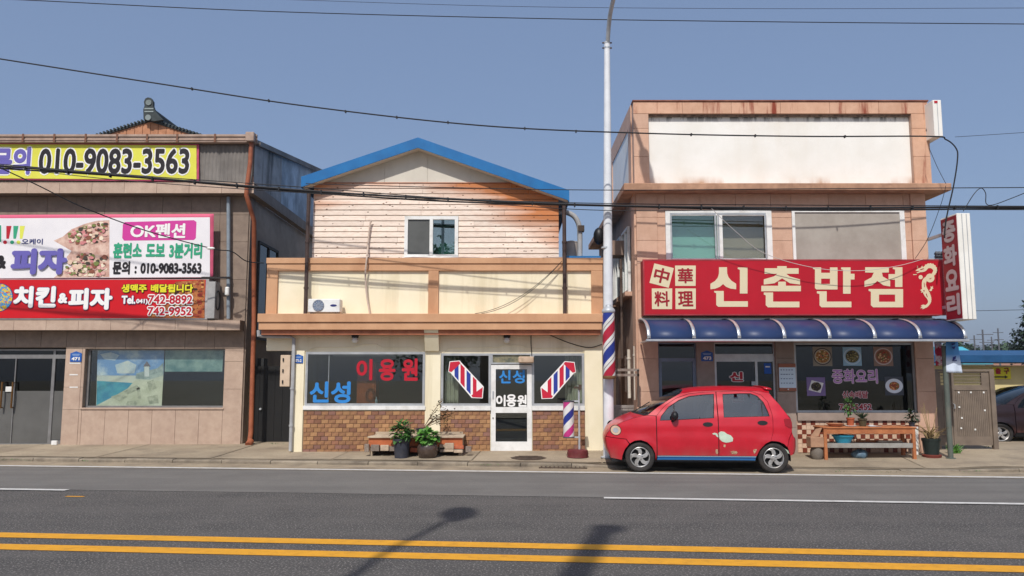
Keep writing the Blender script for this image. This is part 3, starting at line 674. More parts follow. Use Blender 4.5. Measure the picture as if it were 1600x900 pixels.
# cable runs on the front
wirem = plain('black_cable', (.012, .012, .014, 1), .6)
o = MB().tube(smoothpts([P3(831, 556, YB - .03), P3(830, 523, YB - .02), P3(838, 518, YB - .02), P3(855, 522, YB - .02), P3(890, 536, YB - .02), P3(920, 543, YB - .02), P3(941, 538, YB - .04)], 6), .009, 5).build('cable', wirem, None, True); tag(o, 'black cable looping over the right barber window', 'cable')
for k, (e_, lab) in enumerate((((742, 490), 'thin cable slanting across the right parapet panel, lower of two'), ((752, 490), 'thin cable slanting across the right parapet panel, upper of two'))):
    o = MB().tube(sag(P3(878, 408, YP - .06), P3(e_[0], e_[1], YP - .12 - .05 * k), .22), .006, 5).build('cable', wirem, None, True); tag(o, lab, 'cable')
# ================================================================== RIGHT: CHINESE RESTAURANT
YC = 16.5
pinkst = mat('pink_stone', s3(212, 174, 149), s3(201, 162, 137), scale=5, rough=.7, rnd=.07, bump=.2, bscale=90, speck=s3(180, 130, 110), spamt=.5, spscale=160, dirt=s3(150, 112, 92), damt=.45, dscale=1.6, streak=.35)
pinkst_shade = mat('shaded_pink_stone', s3(166, 149, 136), s3(150, 134, 122), scale=5, rough=.6, rnd=.07, bump=.2, bscale=90, dirt=s3(120, 100, 88), damt=.5, dscale=1.6, streak=.35)  # the pink stone greyed, awning shade put into the colour
rustst = mat('rust_streaked_stone', s3(213, 170, 142), s3(200, 156, 128), scale=5, rough=.75, rnd=.05, bump=.3, bscale=90, dirt=s3(132, 46, 20), damt=.95, dscale=4.2, streak=.10, dlo=.55, dhi=.66)
panelw = mat('white_blank_panel', s3(240, 237, 230), s3(232, 228, 219), scale=1.5, rough=.6, dirt=s3(206, 190, 166), damt=.45, dscale=.9, streak=.15)
panelstain = mat('stained_white_panel', s3(240, 237, 230), s3(232, 228, 219), scale=1.5, rough=.6, dirt=s3(212, 196, 172), damt=.4, dscale=.9, streak=.12, stains=((zz(287, YC, 1220), zz(272, YC, 1220), s3(172, 112, 38), 1.0, .46, .6), (zz(179, YC, 1220), zz(190, YC, 1220), s3(52, 46, 40), 7, .46, .56)))
wallg = mat('plain_render', s3(190, 160, 142), s3(172, 144, 128), scale=2, rough=.9, dirt=s3(120, 100, 88), damt=.5, dscale=1)
xL, xR = U(997, 520, YC)[0], U(1457, 520, YC)[0]
rest = thing('restaurant_building', 'two-storey pink stone building with white blank panel and red restaurant sign', 'building', ((xL + xR) / 2, YC, .1))
zf = zz(400, YC)                                                      # behind the sign
slabz0, slabz1 = zz(297, YC - .34, 1220), zz(286, YC - .34, 1220)
ztop = zz(157, YC, 1220)
YE = 23.6
# ground floor: recessed shop front, pillars of stone
g_pillars = ((998, 1030), (1090, 1118), (1214, 1243), (1433, 1466))
zg1 = zz(500, YC)
zgt = zz(535, YC)
# wall lining behind the pillars with openings
o_door1 = R(1030, 535, 1090, 700, YC); o_door2 = R(1118, 535, 1214, 700, YC); o_win = R(1243, 535, 1433, 645, YC)
holes = [(o_door1[0], o_door1[1], -1, zgt), (o_door2[0], o_door2[1], -1, zgt), (o_win[0], o_win[1], zz(657, YC), zgt)]
MB().holed(xL, xR, 0, zz(404, YC), YC + .02, YC + .24, holes).build('front_wall', wallg, rest)
for a, b in g_pillars:
    q = R(a, 535, b, 708, YC); xa, xb = max(q[0], xL + .001), min(q[1], xR - .001)
    slab_grid(rest, [xa, xb], [.05] + [zz(p_, YC) for p_ in (668, 612, 560, 505)], YC + .019, .03, pinkst if a in (998, 1433) else pinkst_shade)
MB().box(xL, xL + .15, YC + .24, YE, 0, slabz0).build('side_wall', wallg, rest); 
MB().box(xR - .15, xR, YC + .24, YE, 0, slabz0).build('side_wall', wallg, rest); MB().box(xL + .15, xR - .15, YE - .15, YE, 0, slabz0).build('back_wall', wallg, rest)
MB().box(xL + .15, xR - .15, 19.2, 19.25, 0, zg1).build('room_back_wall', plain('restaurant_room', s3(95, 92, 86), .9), rest)
MB().box(xL + .15, xR - .15, YC + .24, 19.2, .1, .14).build('room_floor', plain('restaurant_floor', s3(90, 80, 70), .5), rest)
MB().box(xL + .15, xR - .15, YC + .24, 19.25, zg1, zg1 + .08).build('room_ceiling', room, rest)
# door with blue grey frame (left), glass double door (middle)
bluef = mat('blue_grey_frame', s3(128, 142, 160), s3(112, 126, 144), scale=4, rough=.5, dirt=s3(90, 96, 104), damt=.4)
dkgl = glass('dark_shop_glass', (.16, .18, .17), .015)
a = (o_door1[0] + .002, o_door1[1] - .002); ztr = zz(561, YC)
fr1 = MB().holed(a[0], a[1], .1, zgt - .002, YC + .06, YC + .13, [(a[0] + .07, a[1] - .07, .2, ztr - .05), (a[0] + .02, a[1] - .02, ztr + .02, zgt - .03)]).build('side_door', bluef, rest)
MB().box(a[0] + .06, a[1] - .06, YC + .09, YC + .096, .19, ztr - .04).build('pane', glass('side_door_glass', (.22, .25, .29), .04), fr1)
MB().box(a[0] + .01, a[1] - .01, YC + .09, YC + .096, ztr + .01, zgt - .02).build('pane', dkgl, fr1)
a = (o_door2[0] + .002, o_door2[1] - .002); zt2, zt3 = zz(565, YC), zz(553, YC); xm_ = U(1184, 600, YC)[0]
fr2 = MB().holed(a[0], a[1], .1, zgt - .002, YC + .06, YC + .13, [(a[0] + .05, xm_ - .025, .2, zt2), (xm_ + .025, a[1] - .04, .2, zt2), (a[0] + .03, a[1] - .03, zt3, zgt - .03)]).build('shop_door', alum, rest)
for (p_, q_, r_, s_) in ((a[0] + .04, xm_ - .02, .19, zt2 + .01), (xm_ + .02, a[1] - .03, .19, zt2 + .01), (a[0] + .02, a[1] - .02, zt3 - .01, zgt - .02)):
    MB().box(p_, q_, YC + .09, YC + .096, r_, s_).build('pane', dkgl, fr2)
for k in range(4):
    q = R(1192, 538 + k * 3.6, 1214, 540.6 + k * 3.6, YC); MB().box(q[0], a[1] - .035, YC + .1, YC + .115, q[2], q[3]).build('vent_slat', bluef, fr2)
T(fr2, '신', 1140, 581, 1161, 596, YC + .088, TX['red'], bold=.05, outline=TX['white'], oamt=.06)
T(fr2, '신', 1141, 614, 1162, 629, YC + .088, TX['red'], bold=.05, outline=TX['white'], oamt=.06)
q = R(1194, 567.5, 1205, 584, YC + .085); MB().box(q[0], q[1], YC + .082, YC + .088, q[2], q[3]).build('blue_notice', plain('notice_blue', s3(30, 90, 180), .5), fr2)
q = R(1196, 572, 1203, 574, YC + .08); MB().box(q[0], q[1], YC + .0795, YC + .0815, q[2], q[3]).build('notice_print', TX['white'], fr2)
q = R(1174, 596, 1180, 602, YC + .05); MB().box(q[0], q[1], YC + .03, YC + .058, q[2], q[3]).build('handle', steel, fr2)
# display window
wf = window(rest, (o_win[0] + .002, o_win[1] - .002, o_win[2] + .002, zgt - .002), YC + .06, alum, dkgl, 1, .045, .08, split=None)
MB().box(o_win[0] + .002, o_win[1] - .002, YC - .04, YC + .14, zz(657, YC), o_win[2]).build('window_sill', pinkst_shade, wf)
gy = YC + .088
T(wf, '중화요리', 1300, 577, 1371, 599, gy, TX['lavender'], bold=.02, outline=TX['palepink'], oamt=.035)
T(wf, '신속배달', 1316, 611, 1356, 622, gy, TX['darkred'], bold=.03, outline=TX['palepink'], oamt=.05)
T(wf, '741-5452', 1311, 631, 1362, 641, gy, TX['darkred'], bold=.03, outline=TX['palepink'], oamt=.05)
for (p_, q_, r_, s_) in ((1368, 590, 1394, 646), (1394, 556, 1428, 646)):
    q = R(p_, q_, r_, s_, YC + .13); MB().box(q[0], q[1], YC + .12 + (.02 if p_ > 1380 else 0), YC + .124 + (.02 if p_ > 1380 else 0), q[2], q[3]).build('frosted_film', glass('frosted_film', (.30, .55, .50), .0, .5), wf)
# food photographs stuck on the window
foodA = [mat('food_soup', s3(140, 70, 40), s3(190, 150, 70), scale=40, rough=.5, lo=.42, hi=.58), mat('food_noodle', s3(50, 42, 34), s3(120, 110, 60), scale=45, rough=.5, lo=.42, hi=.58), mat('food_spicy', s3(150, 60, 40), s3(110, 100, 60), scale=38, rough=.5, lo=.42, hi=.58),
         mat('food_black', s3(38, 32, 30), s3(80, 65, 50), scale=50, rough=.4, lo=.42, hi=.58), mat('food_pork', s3(178, 96, 56), s3(110, 60, 40), scale=42, rough=.5, lo=.42, hi=.58)]
bgs = [s3(150, 140, 125), s3(150, 190, 215), s3(150, 120, 105), s3(130, 110, 160), s3(70, 75, 85)]
for i, (px, py, hw) in enumerate(((1285, 557, 15), (1331.5, 557, 14.5), (1380, 557, 15), (1275, 604, 14.5), (1397, 603, 14.5))):
    a = R(px - hw, py - hw, px + hw, py + hw, gy); pos = ['top row, first', 'top row, second', 'top row, third', 'lower left', 'lower right'][i]
    t = thing('food_photo', ['square photo of a brown soup bowl on the restaurant window, upper left', 'square photo of a blue-rimmed noodle bowl on the restaurant window, upper middle', 'square photo of a red soup bowl on the restaurant window, upper right', 'square photo of black noodles on a square white plate, restaurant window lower left', 'square photo of fried pork on a white plate, restaurant window lower right'][i], 'photo', ((a[0] + a[1]) / 2, gy, a[2]), group='food photos on the restaurant window')
    MB().box(a[0], a[1], gy - .003, gy, a[2], a[3]).build('print', plain('photo_ground', bgs[i], .4), t)
    cx, cz, rr = (a[0] + a[1]) / 2, (a[2] + a[3]) / 2, (a[1] - a[0]) / 2
    nn = 4 if i == 3 else 28; ph = .5 if i == 3 else 0
    def disc(r, d, m, nm): MB().prism([(cx + r * math.cos(k * 6.2832 / nn + ph), cz + r * (.92 if i < 3 else .82) * math.sin(k * 6.2832 / nn + ph)) for k in range(nn)], gy - d, gy - d + .001).build(nm, m, t)
    disc(rr * .95, .0045, plain('photo_plate', [s3(60, 50, 45), s3(200, 220, 235), s3(205, 195, 190), s3(235, 233, 228), s3(225, 232, 240)][i], .4), 'plate_print')
    if i < 3: disc(rr * .84, .006, plain('photo_rim', [s3(190, 180, 160), s3(160, 195, 220), s3(170, 110, 90)][i], .4), 'rim_print')
    nn = 28; disc(rr * (.72 if i < 3 else .55), .0075, foodA[i], 'food_print')
    rd = random.Random(i + 40); mbs = MB(); cols = [[s3(214, 176, 110), s3(90, 100, 50), s3(190, 90, 60), s3(230, 215, 180)], [s3(40, 36, 30), s3(150, 140, 80), s3(96, 80, 50), s3(200, 190, 150)], [s3(190, 70, 40), s3(230, 190, 140), s3(110, 110, 60), s3(150, 40, 30)], [s3(28, 24, 22), s3(90, 70, 50), s3(130, 120, 60), s3(60, 50, 44)], [s3(206, 120, 66), s3(150, 60, 40), s3(226, 160, 100), s3(120, 120, 60)]][i]
    for k in range(46):
        a_, r_ = rd.uniform(0, 6.28), rr * (.62 if i < 3 else .48) * math.sqrt(rd.random()); px_, pz_, sz_ = cx + r_ * math.cos(a_), cz + r_ * .9 * math.sin(a_), rr * rd.uniform(.06, .13)
        mbs.prism([(px_ + sz_ * math.cos(j * 1.2566 + a_), pz_ + sz_ * .7 * math.sin(j * 1.2566 + a_)) for j in range(5)], gy - .0082 - .0001 * k, gy - .0081 - .0001 * k, rd.randrange(4))
    stuff(mbs.build('garnish_print', [plain('garnish', c_, .5) for c_ in cols], t))
# menu board on the pillar
a = R(1217, 568, 1244, 611, YC - .05); t = thing('menu_board', 'small white menu board with brown edges on the pillar behind the red car', 'menu board', ((a[0] + a[1]) / 2, YC - .05, a[2]))
MB().box(a[0], a[1], YC - .05, YC - .02, a[2], a[3]).build('board', plain('menu_brown', s3(160, 100, 76), .6), t, bevel=.004)
q = R(1217.5, 574, 1243.5, 606, YC - .055); MB().box(q[0], q[1], YC - .056, YC - .051, q[2], q[3]).build('sheet', plain('menu_white', s3(210, 228, 240), .4), t)
mb = MB()
for k in range(4):
    z_ = q[3] - .06 - k * .09
    for j in range(5): mb.box(q[0] + .03 + j * .055, q[0] + .055 + j * .055 + random.uniform(0, .02), YC - .0585, YC - .0565, z_, z_ + .016)
stuff(mb.build('printed_lines', plain('menu_print', s3(100, 120, 150), .6), t))
MB().lathe([(.014, -.07), (.014, -.051)], ((a[0] + a[1]) / 2, YC, a[2] + .035), 12, axis='y').build('knob', whitep, t)
plate(1104.5, 556, .24, .22, YC - .011, '473', 'blue house number plate on the pillar of the restaurant front', YC)
# checkered tiles under the window: small tiles, built as one relief
tz1 = zz(657, YC) - .002; tsz = .092
tiles = MB(); nx = int((o_win[1] - o_win[0]) / tsz); nzt = int((tz1 - .1) / tsz)
for i in range(nx):
    for j in range(nzt):
        tiles.box(o_win[0] + i * tsz + .003, o_win[0] + (i + 1) * tsz - .003, YC + .005, YC + .021, tz1 - (j + 1) * tsz + .003, tz1 - j * tsz - .003, 0 if (i + j) % 2 and random.random() < .93 else 1)
stuff(tiles.build('wall_tiles', [mat('brown_tile', s3(132, 66, 48), s3(110, 54, 40), scale=20, rough=.35), mat('cream_tile', s3(218, 190, 165), s3(204, 172, 146), scale=20, rough=.35)], rest))
# upper storey stone with windows
w1r = R(1040, 329, 1206, 412, YC); w2r = R(1238, 329, 1414, 412, YC)
zu0 = zz(404, YC)
MB().holed(xL, xR, zu0, slabz0, YC + .02, YC + .22, [w1r, w2r]).build('upper_wall', wallg, rest)
cols = [xL, U(1027, 360, YC)[0], w1r[0], w1r[1], w2r[0], w2r[1], U(1424, 360, YC)[0], xR]
rowsz = [zz(500, YC), zz(455, YC), zz(412, YC), zz(376, YC), zz(340, YC), slabz0]
slab_grid(rest, [xL + .001, cols[1]], rowsz, YC + .019, .05, pinkst); slab_grid(rest, [cols[6], xR - .001], rowsz, YC + .019, .05, pinkst)
slab_grid(rest, [cols[1], cols[2]], rowsz, YC + .019, .02, pinkst); slab_grid(rest, [cols[3], cols[4]], rowsz, YC + .019, .02, pinkst); slab_grid(rest, [cols[5], cols[6]], rowsz, YC + .019, .02, pinkst)
slab_grid(rest, rng(cols[2], cols[3], 3), [w1r[3], slabz0], YC + .019, .02, pinkst); slab_grid(rest, rng(cols[4], cols[5], 3), [w2r[3], slabz0], YC + .019, .02, pinkst)
for r_, nm in ((w1r, 'window'), (w2r, 'boarded_window')):
    if nm == 'window':
        f = window(rest, r_, YC - .03, whitep, pane_up, 2, .11, .12, split=[.51], pane_ms=[glass('teal_glass', (.74, .88, .85), .08), glass('smoked_glass', (.84, .84, .79), .06)])
        for (p_, q_) in ((1047, 1119), (1121, 1197)):
            e = R(p_, 333, q_, 409, YC); MB().holed(e[0], e[1], e[2], e[3], YC - .036, YC - .031, [(e[0] + .035, e[1] - .035, e[2] + .03, e[3] - .04)]).build('sash', alum, f)
        e = R(1050, 335, 1117, 409, YC + .3); MB().box(e[0], e[1], YC + .3, YC + .31, e[2], e[3]).build('pane_backing', plain('pale_blind', s3(200, 214, 204), .9), f); e = R(1121, 335, 1196, 409, YC + .32); MB().box(e[0], e[1], YC + .32, YC + .33, e[2], e[3]).build('pane_backing', plain('dull_added_backing', s3(178, 174, 162), .9), f)  # the sheet behind the smoked pane is added to brighten it
    else:
        f = MB().holed(r_[0], r_[1], r_[2], r_[3], YC - .03, YC + .03, [(r_[0] + .06, r_[1] - .1, r_[2] + .02, r_[3] - .04)]).build(nm, whitep, rest)
        MB().box(r_[0] + .055, r_[1] - .095, YC - .005, YC + .02, r_[2], r_[3] - .035).build('cement_board', mat('cement_board', s3(172, 164, 154), s3(158, 149, 139), scale=2.2, rough=.9, dirt=s3(138, 129, 119), damt=.5, dscale=1.2, bump=.2), f)
MB().box(xL + .15, xR - .15, 18.2, 18.25, zu0, slabz0).build('room_back_wall', plain('upper_room', s3(130, 128, 118), .9), rest)
# roof slab
sx0 = U(975, 290, YC - .34)[0]; sx1 = U(1487, 290, YC - .34)[0]
MB().box(sx0, sx1, YC - .34, YE + .3, slabz0, slabz1).build('roof_slab', mat('slab_edge', s3(190, 148, 120), s3(162, 124, 100), scale=4, rough=.9, dirt=s3(96, 66, 52), damt=.6, dscale=2.5), rest, bevel=.01)
# parapet box with recessed white panel
px0, px1 = U(990, 220, YC)[0], U(1452, 220, YC)[0]; zt_ = ztop
pr = R(1014, 178, 1426, 287, YC)
MB().holed(px0, px1, slabz1, zt_, YC + .02, YC + .2, [(pr[0], pr[1], slabz1 - 1, pr[3])]).build('parapet_wall', wallg, rest)
MB().box(px0 + .01, px0 + .15, YC + .2, YC + 4.0, slabz1, zt_ - .02).build('parapet_side', wallg, rest); MB().box(px1 - .15, px1 - .01, YC + .2, YC + 4.0, slabz1, zt_ - .02).build('parapet_side', wallg, rest)
MB().box(px0 + .15, px1 - .15, YC + 3.9, YC + 4.0, slabz1, zt_ - .02).build('parapet_back', wallg, rest)
wp = MB().box(pr[0] + .002, pr[1] - .002, YC + .1, YC + .16, slabz1, pr[3] - .002).build('blank_panel', panelstain, rest)
MB().box(pr[0] + .003, pr[1] - .003, YC + .04, YC + .099, pr[3] - .04, pr[3] - .003).build('panel_trim', mat('grimy_trim', s3(150, 132, 116), s3(90, 76, 66), scale=14, rough=.9), rest)
rustd = mat('rust_stain', s3(176, 100, 40), s3(214, 176, 120), scale=6, rough=.8)
colz = [slabz1, zz(245, YC), zz(201, YC), pr[3] - .0]
for a, b, m_ in ((px0 + .001, pr[0], pinkst), (pr[1], px1 - .001, rustst)): slab_grid(rest, [a, b], colz, YC + .019, .035, m_)
slab_grid(rest, rng(px0 + .001, px1 - .001, 6), [pr[3], zt_ - .035], YC + .019, .037, rustst)
MB().box(px0 - .015, px1 + .015, YC - .04, YC + .22, zt_ - .032, zt_).build('coping', mat('coping_rusty', s3(150, 100, 78), s3(110, 58, 38), scale=3, rough=.9), rest, bevel=.004)
# side face of parapet: stone frame + inner light panel
for a, b in ((YC + .2, YC + .6), (YC + 3.4, YC + 4.0)): MB().box(px0 - .03, px0 + .009, a, b, slabz1, zt_ - .036).build('side_slab', pinkst, rest)
MB().box(px0 - .03, px0 + .009, YC + .601, YC + 3.399, zt_ - .45, zt_ - .036).build('side_slab', pinkst, rest)
MB().box(px0 - .012, px0 + .009, YC + .601, YC + 3.399, slabz1, zt_ - .451).build('side_panel', panelw, rest)
# left side wall: stone pilaster and windows along the passage
MB().box(xL - .04, xL - .001, YC + .021, YC + .45, .05, slabz0).build('side_pilaster', pinkst, rest)
for k in range(3):
    ya = YC + .75 + k * 1.25; zw0, zw1 = 3.55, 5.0
    f = MB().holed(ya, ya + 1.0, zw0, zw1, 0, .06, [(ya + .06, ya + .47, zw0 + .06, zw1 - .06), (ya + .53, ya + .94, zw0 + .06, zw1 - .06)])
    f.v = [(xL - .08 + b_, a_, c_) for a_, b_, c_ in f.v]; f = f.build('side_window', whitep, rest)
    for q_ in (.05, .52): MB().box(xL - .04, xL - .034, ya + q_, ya + q_ + .43, zw0 + .05, zw1 - .05).build('pane', pane_up, f)
    MB().box(xL - .16, xL - .001, ya - .06, ya + 1.06, zw0 - .1, zw0 - .001).build('window_sill', pinkst, f)
# ---------------------------------------------------------------- main red sign
YSG = YC - .42
redm = mat('red_sign_face', s3(184, 17, 38), s3(174, 14, 34), scale=1.2, rough=.45, dirt=s3(150, 26, 36), damt=.35, dscale=1.1)
a = R(1006, 406, 1475, 492, YSG); sx0_, sx1_, sz0, sz1 = a
sg = thing('restaurant_sign', 'long red sign board with large cream letters and a dragon emblem', 'sign', ((a[0] + a[1]) / 2, YSG + .2, a[2]))
MB().box(a[0], a[1], YSG + .012, YC - .04, a[2], a[3]).build('sign_box', mat('sign_box', s3(150, 30, 40), s3(130, 26, 34), scale=3, rough=.6), sg)
MB().box(a[0] + .02, a[1] - .02, YSG + .004, YSG + .0115, a[2] + .02, a[3] - .02).build('sign_face', redm, sg)
MB().holed(a[0] - .01, a[1] + .01, a[2] - .01, a[3] + .01, YSG, YSG + .06, [(a[0] + .018, a[1] - .018, a[2] + .018, a[3] - .018)]).build('sign_frame', mat('sign_edge', s3(170, 60, 66), s3(140, 40, 46), scale=4, rough=.5), sg)
Yf = YSG + .004
def zA(p_): return (1000 + p_[0] / 6.957, 400 + p_[1] / 6.957)
def zB(p_): return (930 + p_[0] / 3.912, 390 + p_[1] / 3.912)
def zC(p_): return (1240 + p_[0] / 3.914, 390 + p_[1] / 3.914)
def holed_shape(name, m, outer, holes_, conv, par, Y, th=.004):
    rings = [[Vector(U(*conv(p_), Y)).to_3d() for p_ in r_] for r_ in [outer] + holes_]
    tri = tessellate_polygon(rings); vs = [(v.x, Y - th, v.y) for r_ in rings for v in r_]
    return MB().add(vs, [tuple(t_) for t_ in tri]).build(name, m, par)
GL_S = [
 (zA, [(858, 122), (945, 122), (947, 190), (962, 232), (995, 270), (1045, 302), (1045, 362), (985, 355), (935, 335), (903, 305), (868, 335), (820, 355), (765, 362), (765, 302), (815, 272), (845, 235), (858, 190)], []),
 (zA, [(1062, 125), (1168, 125), (1168, 408), (1085, 408), (1085, 150), (1062, 142)], []),
 (zA, [(806, 380), (910, 380), (910, 492), (1172, 492), (1172, 552), (848, 552), (828, 532), (828, 405), (806, 395)], []),
 (zB, [(1112, 101), (1170, 101), (1170, 114), (1243, 114), (1243, 148), (1168, 148), (1188, 164), (1252, 182), (1252, 214), (1190, 206), (1142, 176), (1095, 206), (1030, 214), (1030, 182), (1092, 164), (1112, 148), (1035, 148), (1035, 114), (1112, 114)], []),
 (zB, [(1118, 196), (1165, 196), (1165, 221), (1257, 221), (1257, 255), (1015, 255), (1015, 221), (1118, 221)], []),
 (zB, [(1030, 262), (1087, 262), (1087, 318), (1248, 318), (1248, 353), (1056, 353), (1042, 340), (1042, 280), (1030, 275)], []),
 (zC, [(118, 109), (168, 109), (168, 142), (222, 142), (222, 109), (268, 109), (268, 244), (140, 244), (130, 236), (130, 122), (118, 118)], [[(168, 178), (222, 178), (222, 210), (168, 210)]]),
 (zC, [(290, 109), (348, 109), (348, 148), (372, 148), (372, 183), (348, 183), (348, 270), (302, 270), (302, 124), (290, 120)], []),
 (zC, [(142, 255), (202, 255), (202, 318), (353, 318), (353, 353), (170, 353), (158, 341), (158, 272), (142, 267)], []),
 (zC, [(437, 108), (582, 108), (582, 140), (540, 141), (545, 165), (590, 190), (590, 226), (548, 218), (512, 192), (480, 218), (433, 228), (433, 193), (476, 170), (490, 141), (437, 140)], []),
 (zC, [(606, 108), (665, 108), (665, 229), (620, 229), (620, 184), (580, 184), (580, 150), (620, 150), (620, 122), (606, 118)], []),
 (zC, [(458, 241), (669, 241), (669, 353), (486, 353), (472, 340), (472, 258), (458, 252)], [[(522, 275), (620, 275), (620, 319), (522, 319)]]),
]
for cv, outl, hl in GL_S: holed_shape('letter_stroke', TX['cream'], outl, hl, cv, sg, Yf)
for ch, sq, rot in (('中', [(155, 80), (368, 132), (312, 346), (103, 292)], -.25), ('華', [(380, 104), (606, 104), (604, 325), (383, 325)], 0), ('料', [(128, 353), (350, 353), (348, 577), (130, 577)], 0), ('理', [(384, 353), (606, 353), (606, 577), (386, 577)], 0)):
    holed_shape('character_tile', TX['cream'], sq, [], zA, sg, Yf, .003)
    cx, cy = sum(p_[0] for p_ in sq) / 4, sum(p_[1] for p_ in sq) / 4; c0 = U(*zA((cx, cy)), Yf); hw = .155
    def plc(x_, d_, z_, c0=c0, rot=rot):
        dx, dz = x_ - c0[0], z_ - c0[1]; return (c0[0] + dx * math.cos(rot) - dz * math.sin(rot), Yf - .003 - d_, c0[1] + dx * math.sin(rot) + dz * math.cos(rot))
    text_on(sg, ch, (c0[0] - hw, c0[0] + hw, c0[1] - hw, c0[1] + hw), TX['darkred'], plc, bold=.025, off=.003)
# dragon emblem: cream coiled body with ridge, legs, head and tail fin
def zD(p_): return (1400 + p_[0] / 7.823, 395 + p_[1] / 7.823)
body_c = [(300, 218, 20), (345, 205, 24), (385, 165, 26), (440, 165, 28), (475, 205, 24), (462, 250, 20), (420, 290, 16), (372, 310, 20), (345, 345, 24), (338, 400, 24), (350, 450, 30), (375, 505, 34), (400, 550, 26), (408, 595, 18), (392, 630, 14), (362, 655, 16), (325, 668, 12)]
pts = smoothpts([(a_, b_, c_) for a_, b_, c_ in body_c], 5)
lft, rgt = [], []
for i, p_ in enumerate(pts):
    d_ = (pts[min(i + 1, len(pts) - 1)] - pts[max(i - 1, 0)]); nrm = Vector((-d_.y, d_.x)).normalized(); wv = p_.z * (1 + (.28 if i % 2 else 0))
    lft.append((p_.x + nrm.x * p_.z, p_.y + nrm.y * p_.z)); rgt.append((p_.x - nrm.x * wv, p_.y - nrm.y * wv))
mb = MB(); vs = [(lambda c: (c[0], Yf - .004, c[1]))(U(*zD(p_), Yf)) for p_ in lft + rgt]; m_ = len(lft)
em = mb.add(vs, [(i, i + 1, m_ + i + 1, m_ + i) for i in range(m_ - 1)]).build('dragon_emblem', TX['cream'], sg)
def ring2(cx, cy, r0, r1, nn=20): return [(cx + r0 * math.cos(i * 6.2832 / nn), cy + r0 * math.sin(i * 6.2832 / nn)) for i in range(nn)], [(cx + r1 * math.cos(i * 6.2832 / nn), cy + r1 * math.sin(i * 6.2832 / nn)) for i in range(nn)]
o_, i_ = ring2(415, 308, 54, 16); holed_shape('coil', TX['cream'], o_, [i_], zD, em, Yf, .005)
o_, i_ = ring2(300, 298, 26, 8); holed_shape('coil', TX['cream'], o_, [], zD, em, Yf, .005)
for sh in ([(235, 222), (262, 195), (300, 185), (318, 158), (330, 178), (352, 165), (346, 205), (300, 236), (262, 250), (246, 245), (290, 222)], [(255, 155), (272, 170), (262, 185), (250, 178), (262, 172)], [(205, 262), (250, 262), (252, 270), (210, 272)],
           [(345, 455), (318, 440), (292, 458), (312, 468), (304, 490), (330, 480), (332, 505), (352, 485)], [(405, 460), (425, 432), (418, 410), (438, 418), (450, 402), (448, 428), (458, 434), (440, 442), (438, 462), (420, 470)],
           [(360, 640), (330, 632), (298, 650), (318, 656), (292, 680), (326, 674), (318, 692), (350, 680), (382, 655)]):
    holed_shape('emblem_piece', TX['cream'], sh, [], zD, em, Yf, .0055)
for sh in ([(290, 205), (330, 190), (345, 196), (300, 214)], [(338, 365), (345, 365), (352, 420), (345, 420)], [(362, 500), (372, 498), (385, 540), (378, 545)], [(330, 455), (350, 462), (345, 475), (335, 472)]):
    holed_shape('emblem_shade', TX['darkred'], sh, [], zD, em, Yf, .007)
# ---------------------------------------------------------------- awning
barM = mat('awning_aluminium', s3(214, 216, 218), s3(196, 198, 200), scale=6, rough=.32, metal=.7)
awnm = bpy.data.materials.new('blue_polycarbonate'); awnm.use_nodes = True
pb = awnm.node_tree.nodes['Principled BSDF']; pb.inputs['Base Color'].default_value = s3(44, 62, 102); pb.inputs['Roughness'].default_value = .42; pb.inputs['Specular IOR Level'].default_value = .22; pb.inputs['Transmission Weight'].default_value = .15
YA0, YA1 = YC - .05, YC - 1.15
za1, za0 = zz(500, YA0), zz(530, YA1, 1260)
xa0, xa1 = U(1014, 525, YA1)[0], U(1509, 525, YA1)[0]
aw = thing('awning', 'curved blue polycarbonate awning with aluminium ribs above the restaurant front', 'awning', ((xa0 + xa1) / 2, YC - .5, za0))
def arc(t): an = t * math.pi / 2; return YA0 + (YA1 - YA0) * math.sin(an), za0 + (za1 - za0) * abs(math.cos(an)) ** .85
nP = 7; ws = (xa1 - xa0) / nP
for k in range(nP):
    mb = MB(); mb.grid(lambda u_, v: (xa0 + ws * (k + u_), arc(v)[0], arc(v)[1] - .006), 2, 16)
    o = mb.build('awning_sheet', awnm, aw, smooth='all'); md = o.modifiers.new('sheet', 'SOLIDIFY'); md.thickness = .005
for k in range(nP + 1):
    mb = MB(); xr = xa0 + ws * k
    mb.grid(lambda u_, v: (xr - .035 + .07 * u_, arc(v)[0] - .004 * math.sin(u_ * 3.14), arc(v)[1] + .012 + .012 * math.sin(u_ * 3.14)), 4, 16)
    o = mb.build('rib', barM, aw, smooth='all'); md = o.modifiers.new('rib', 'SOLIDIFY'); md.thickness = .022
MB().box(xa0 - .06, xa1 + .06, YA1 - .03, YA1 + .03, za0 - .045, za0 + .0).build('front_rail', barM, aw, bevel=.008)
MB().box(xa0, xa1, YA0 - .03, YA0 + .02, za1 - .03, za1 + .04).build('wall_rail', barM, aw)
for xr in (xa0 + .02, xa1 - .02): MB().tube([(xr, YA1 + .05, za0 - .02), (xr, YA0 - .0, za0 - .02)], .02, 6).build('brace', barM, aw)
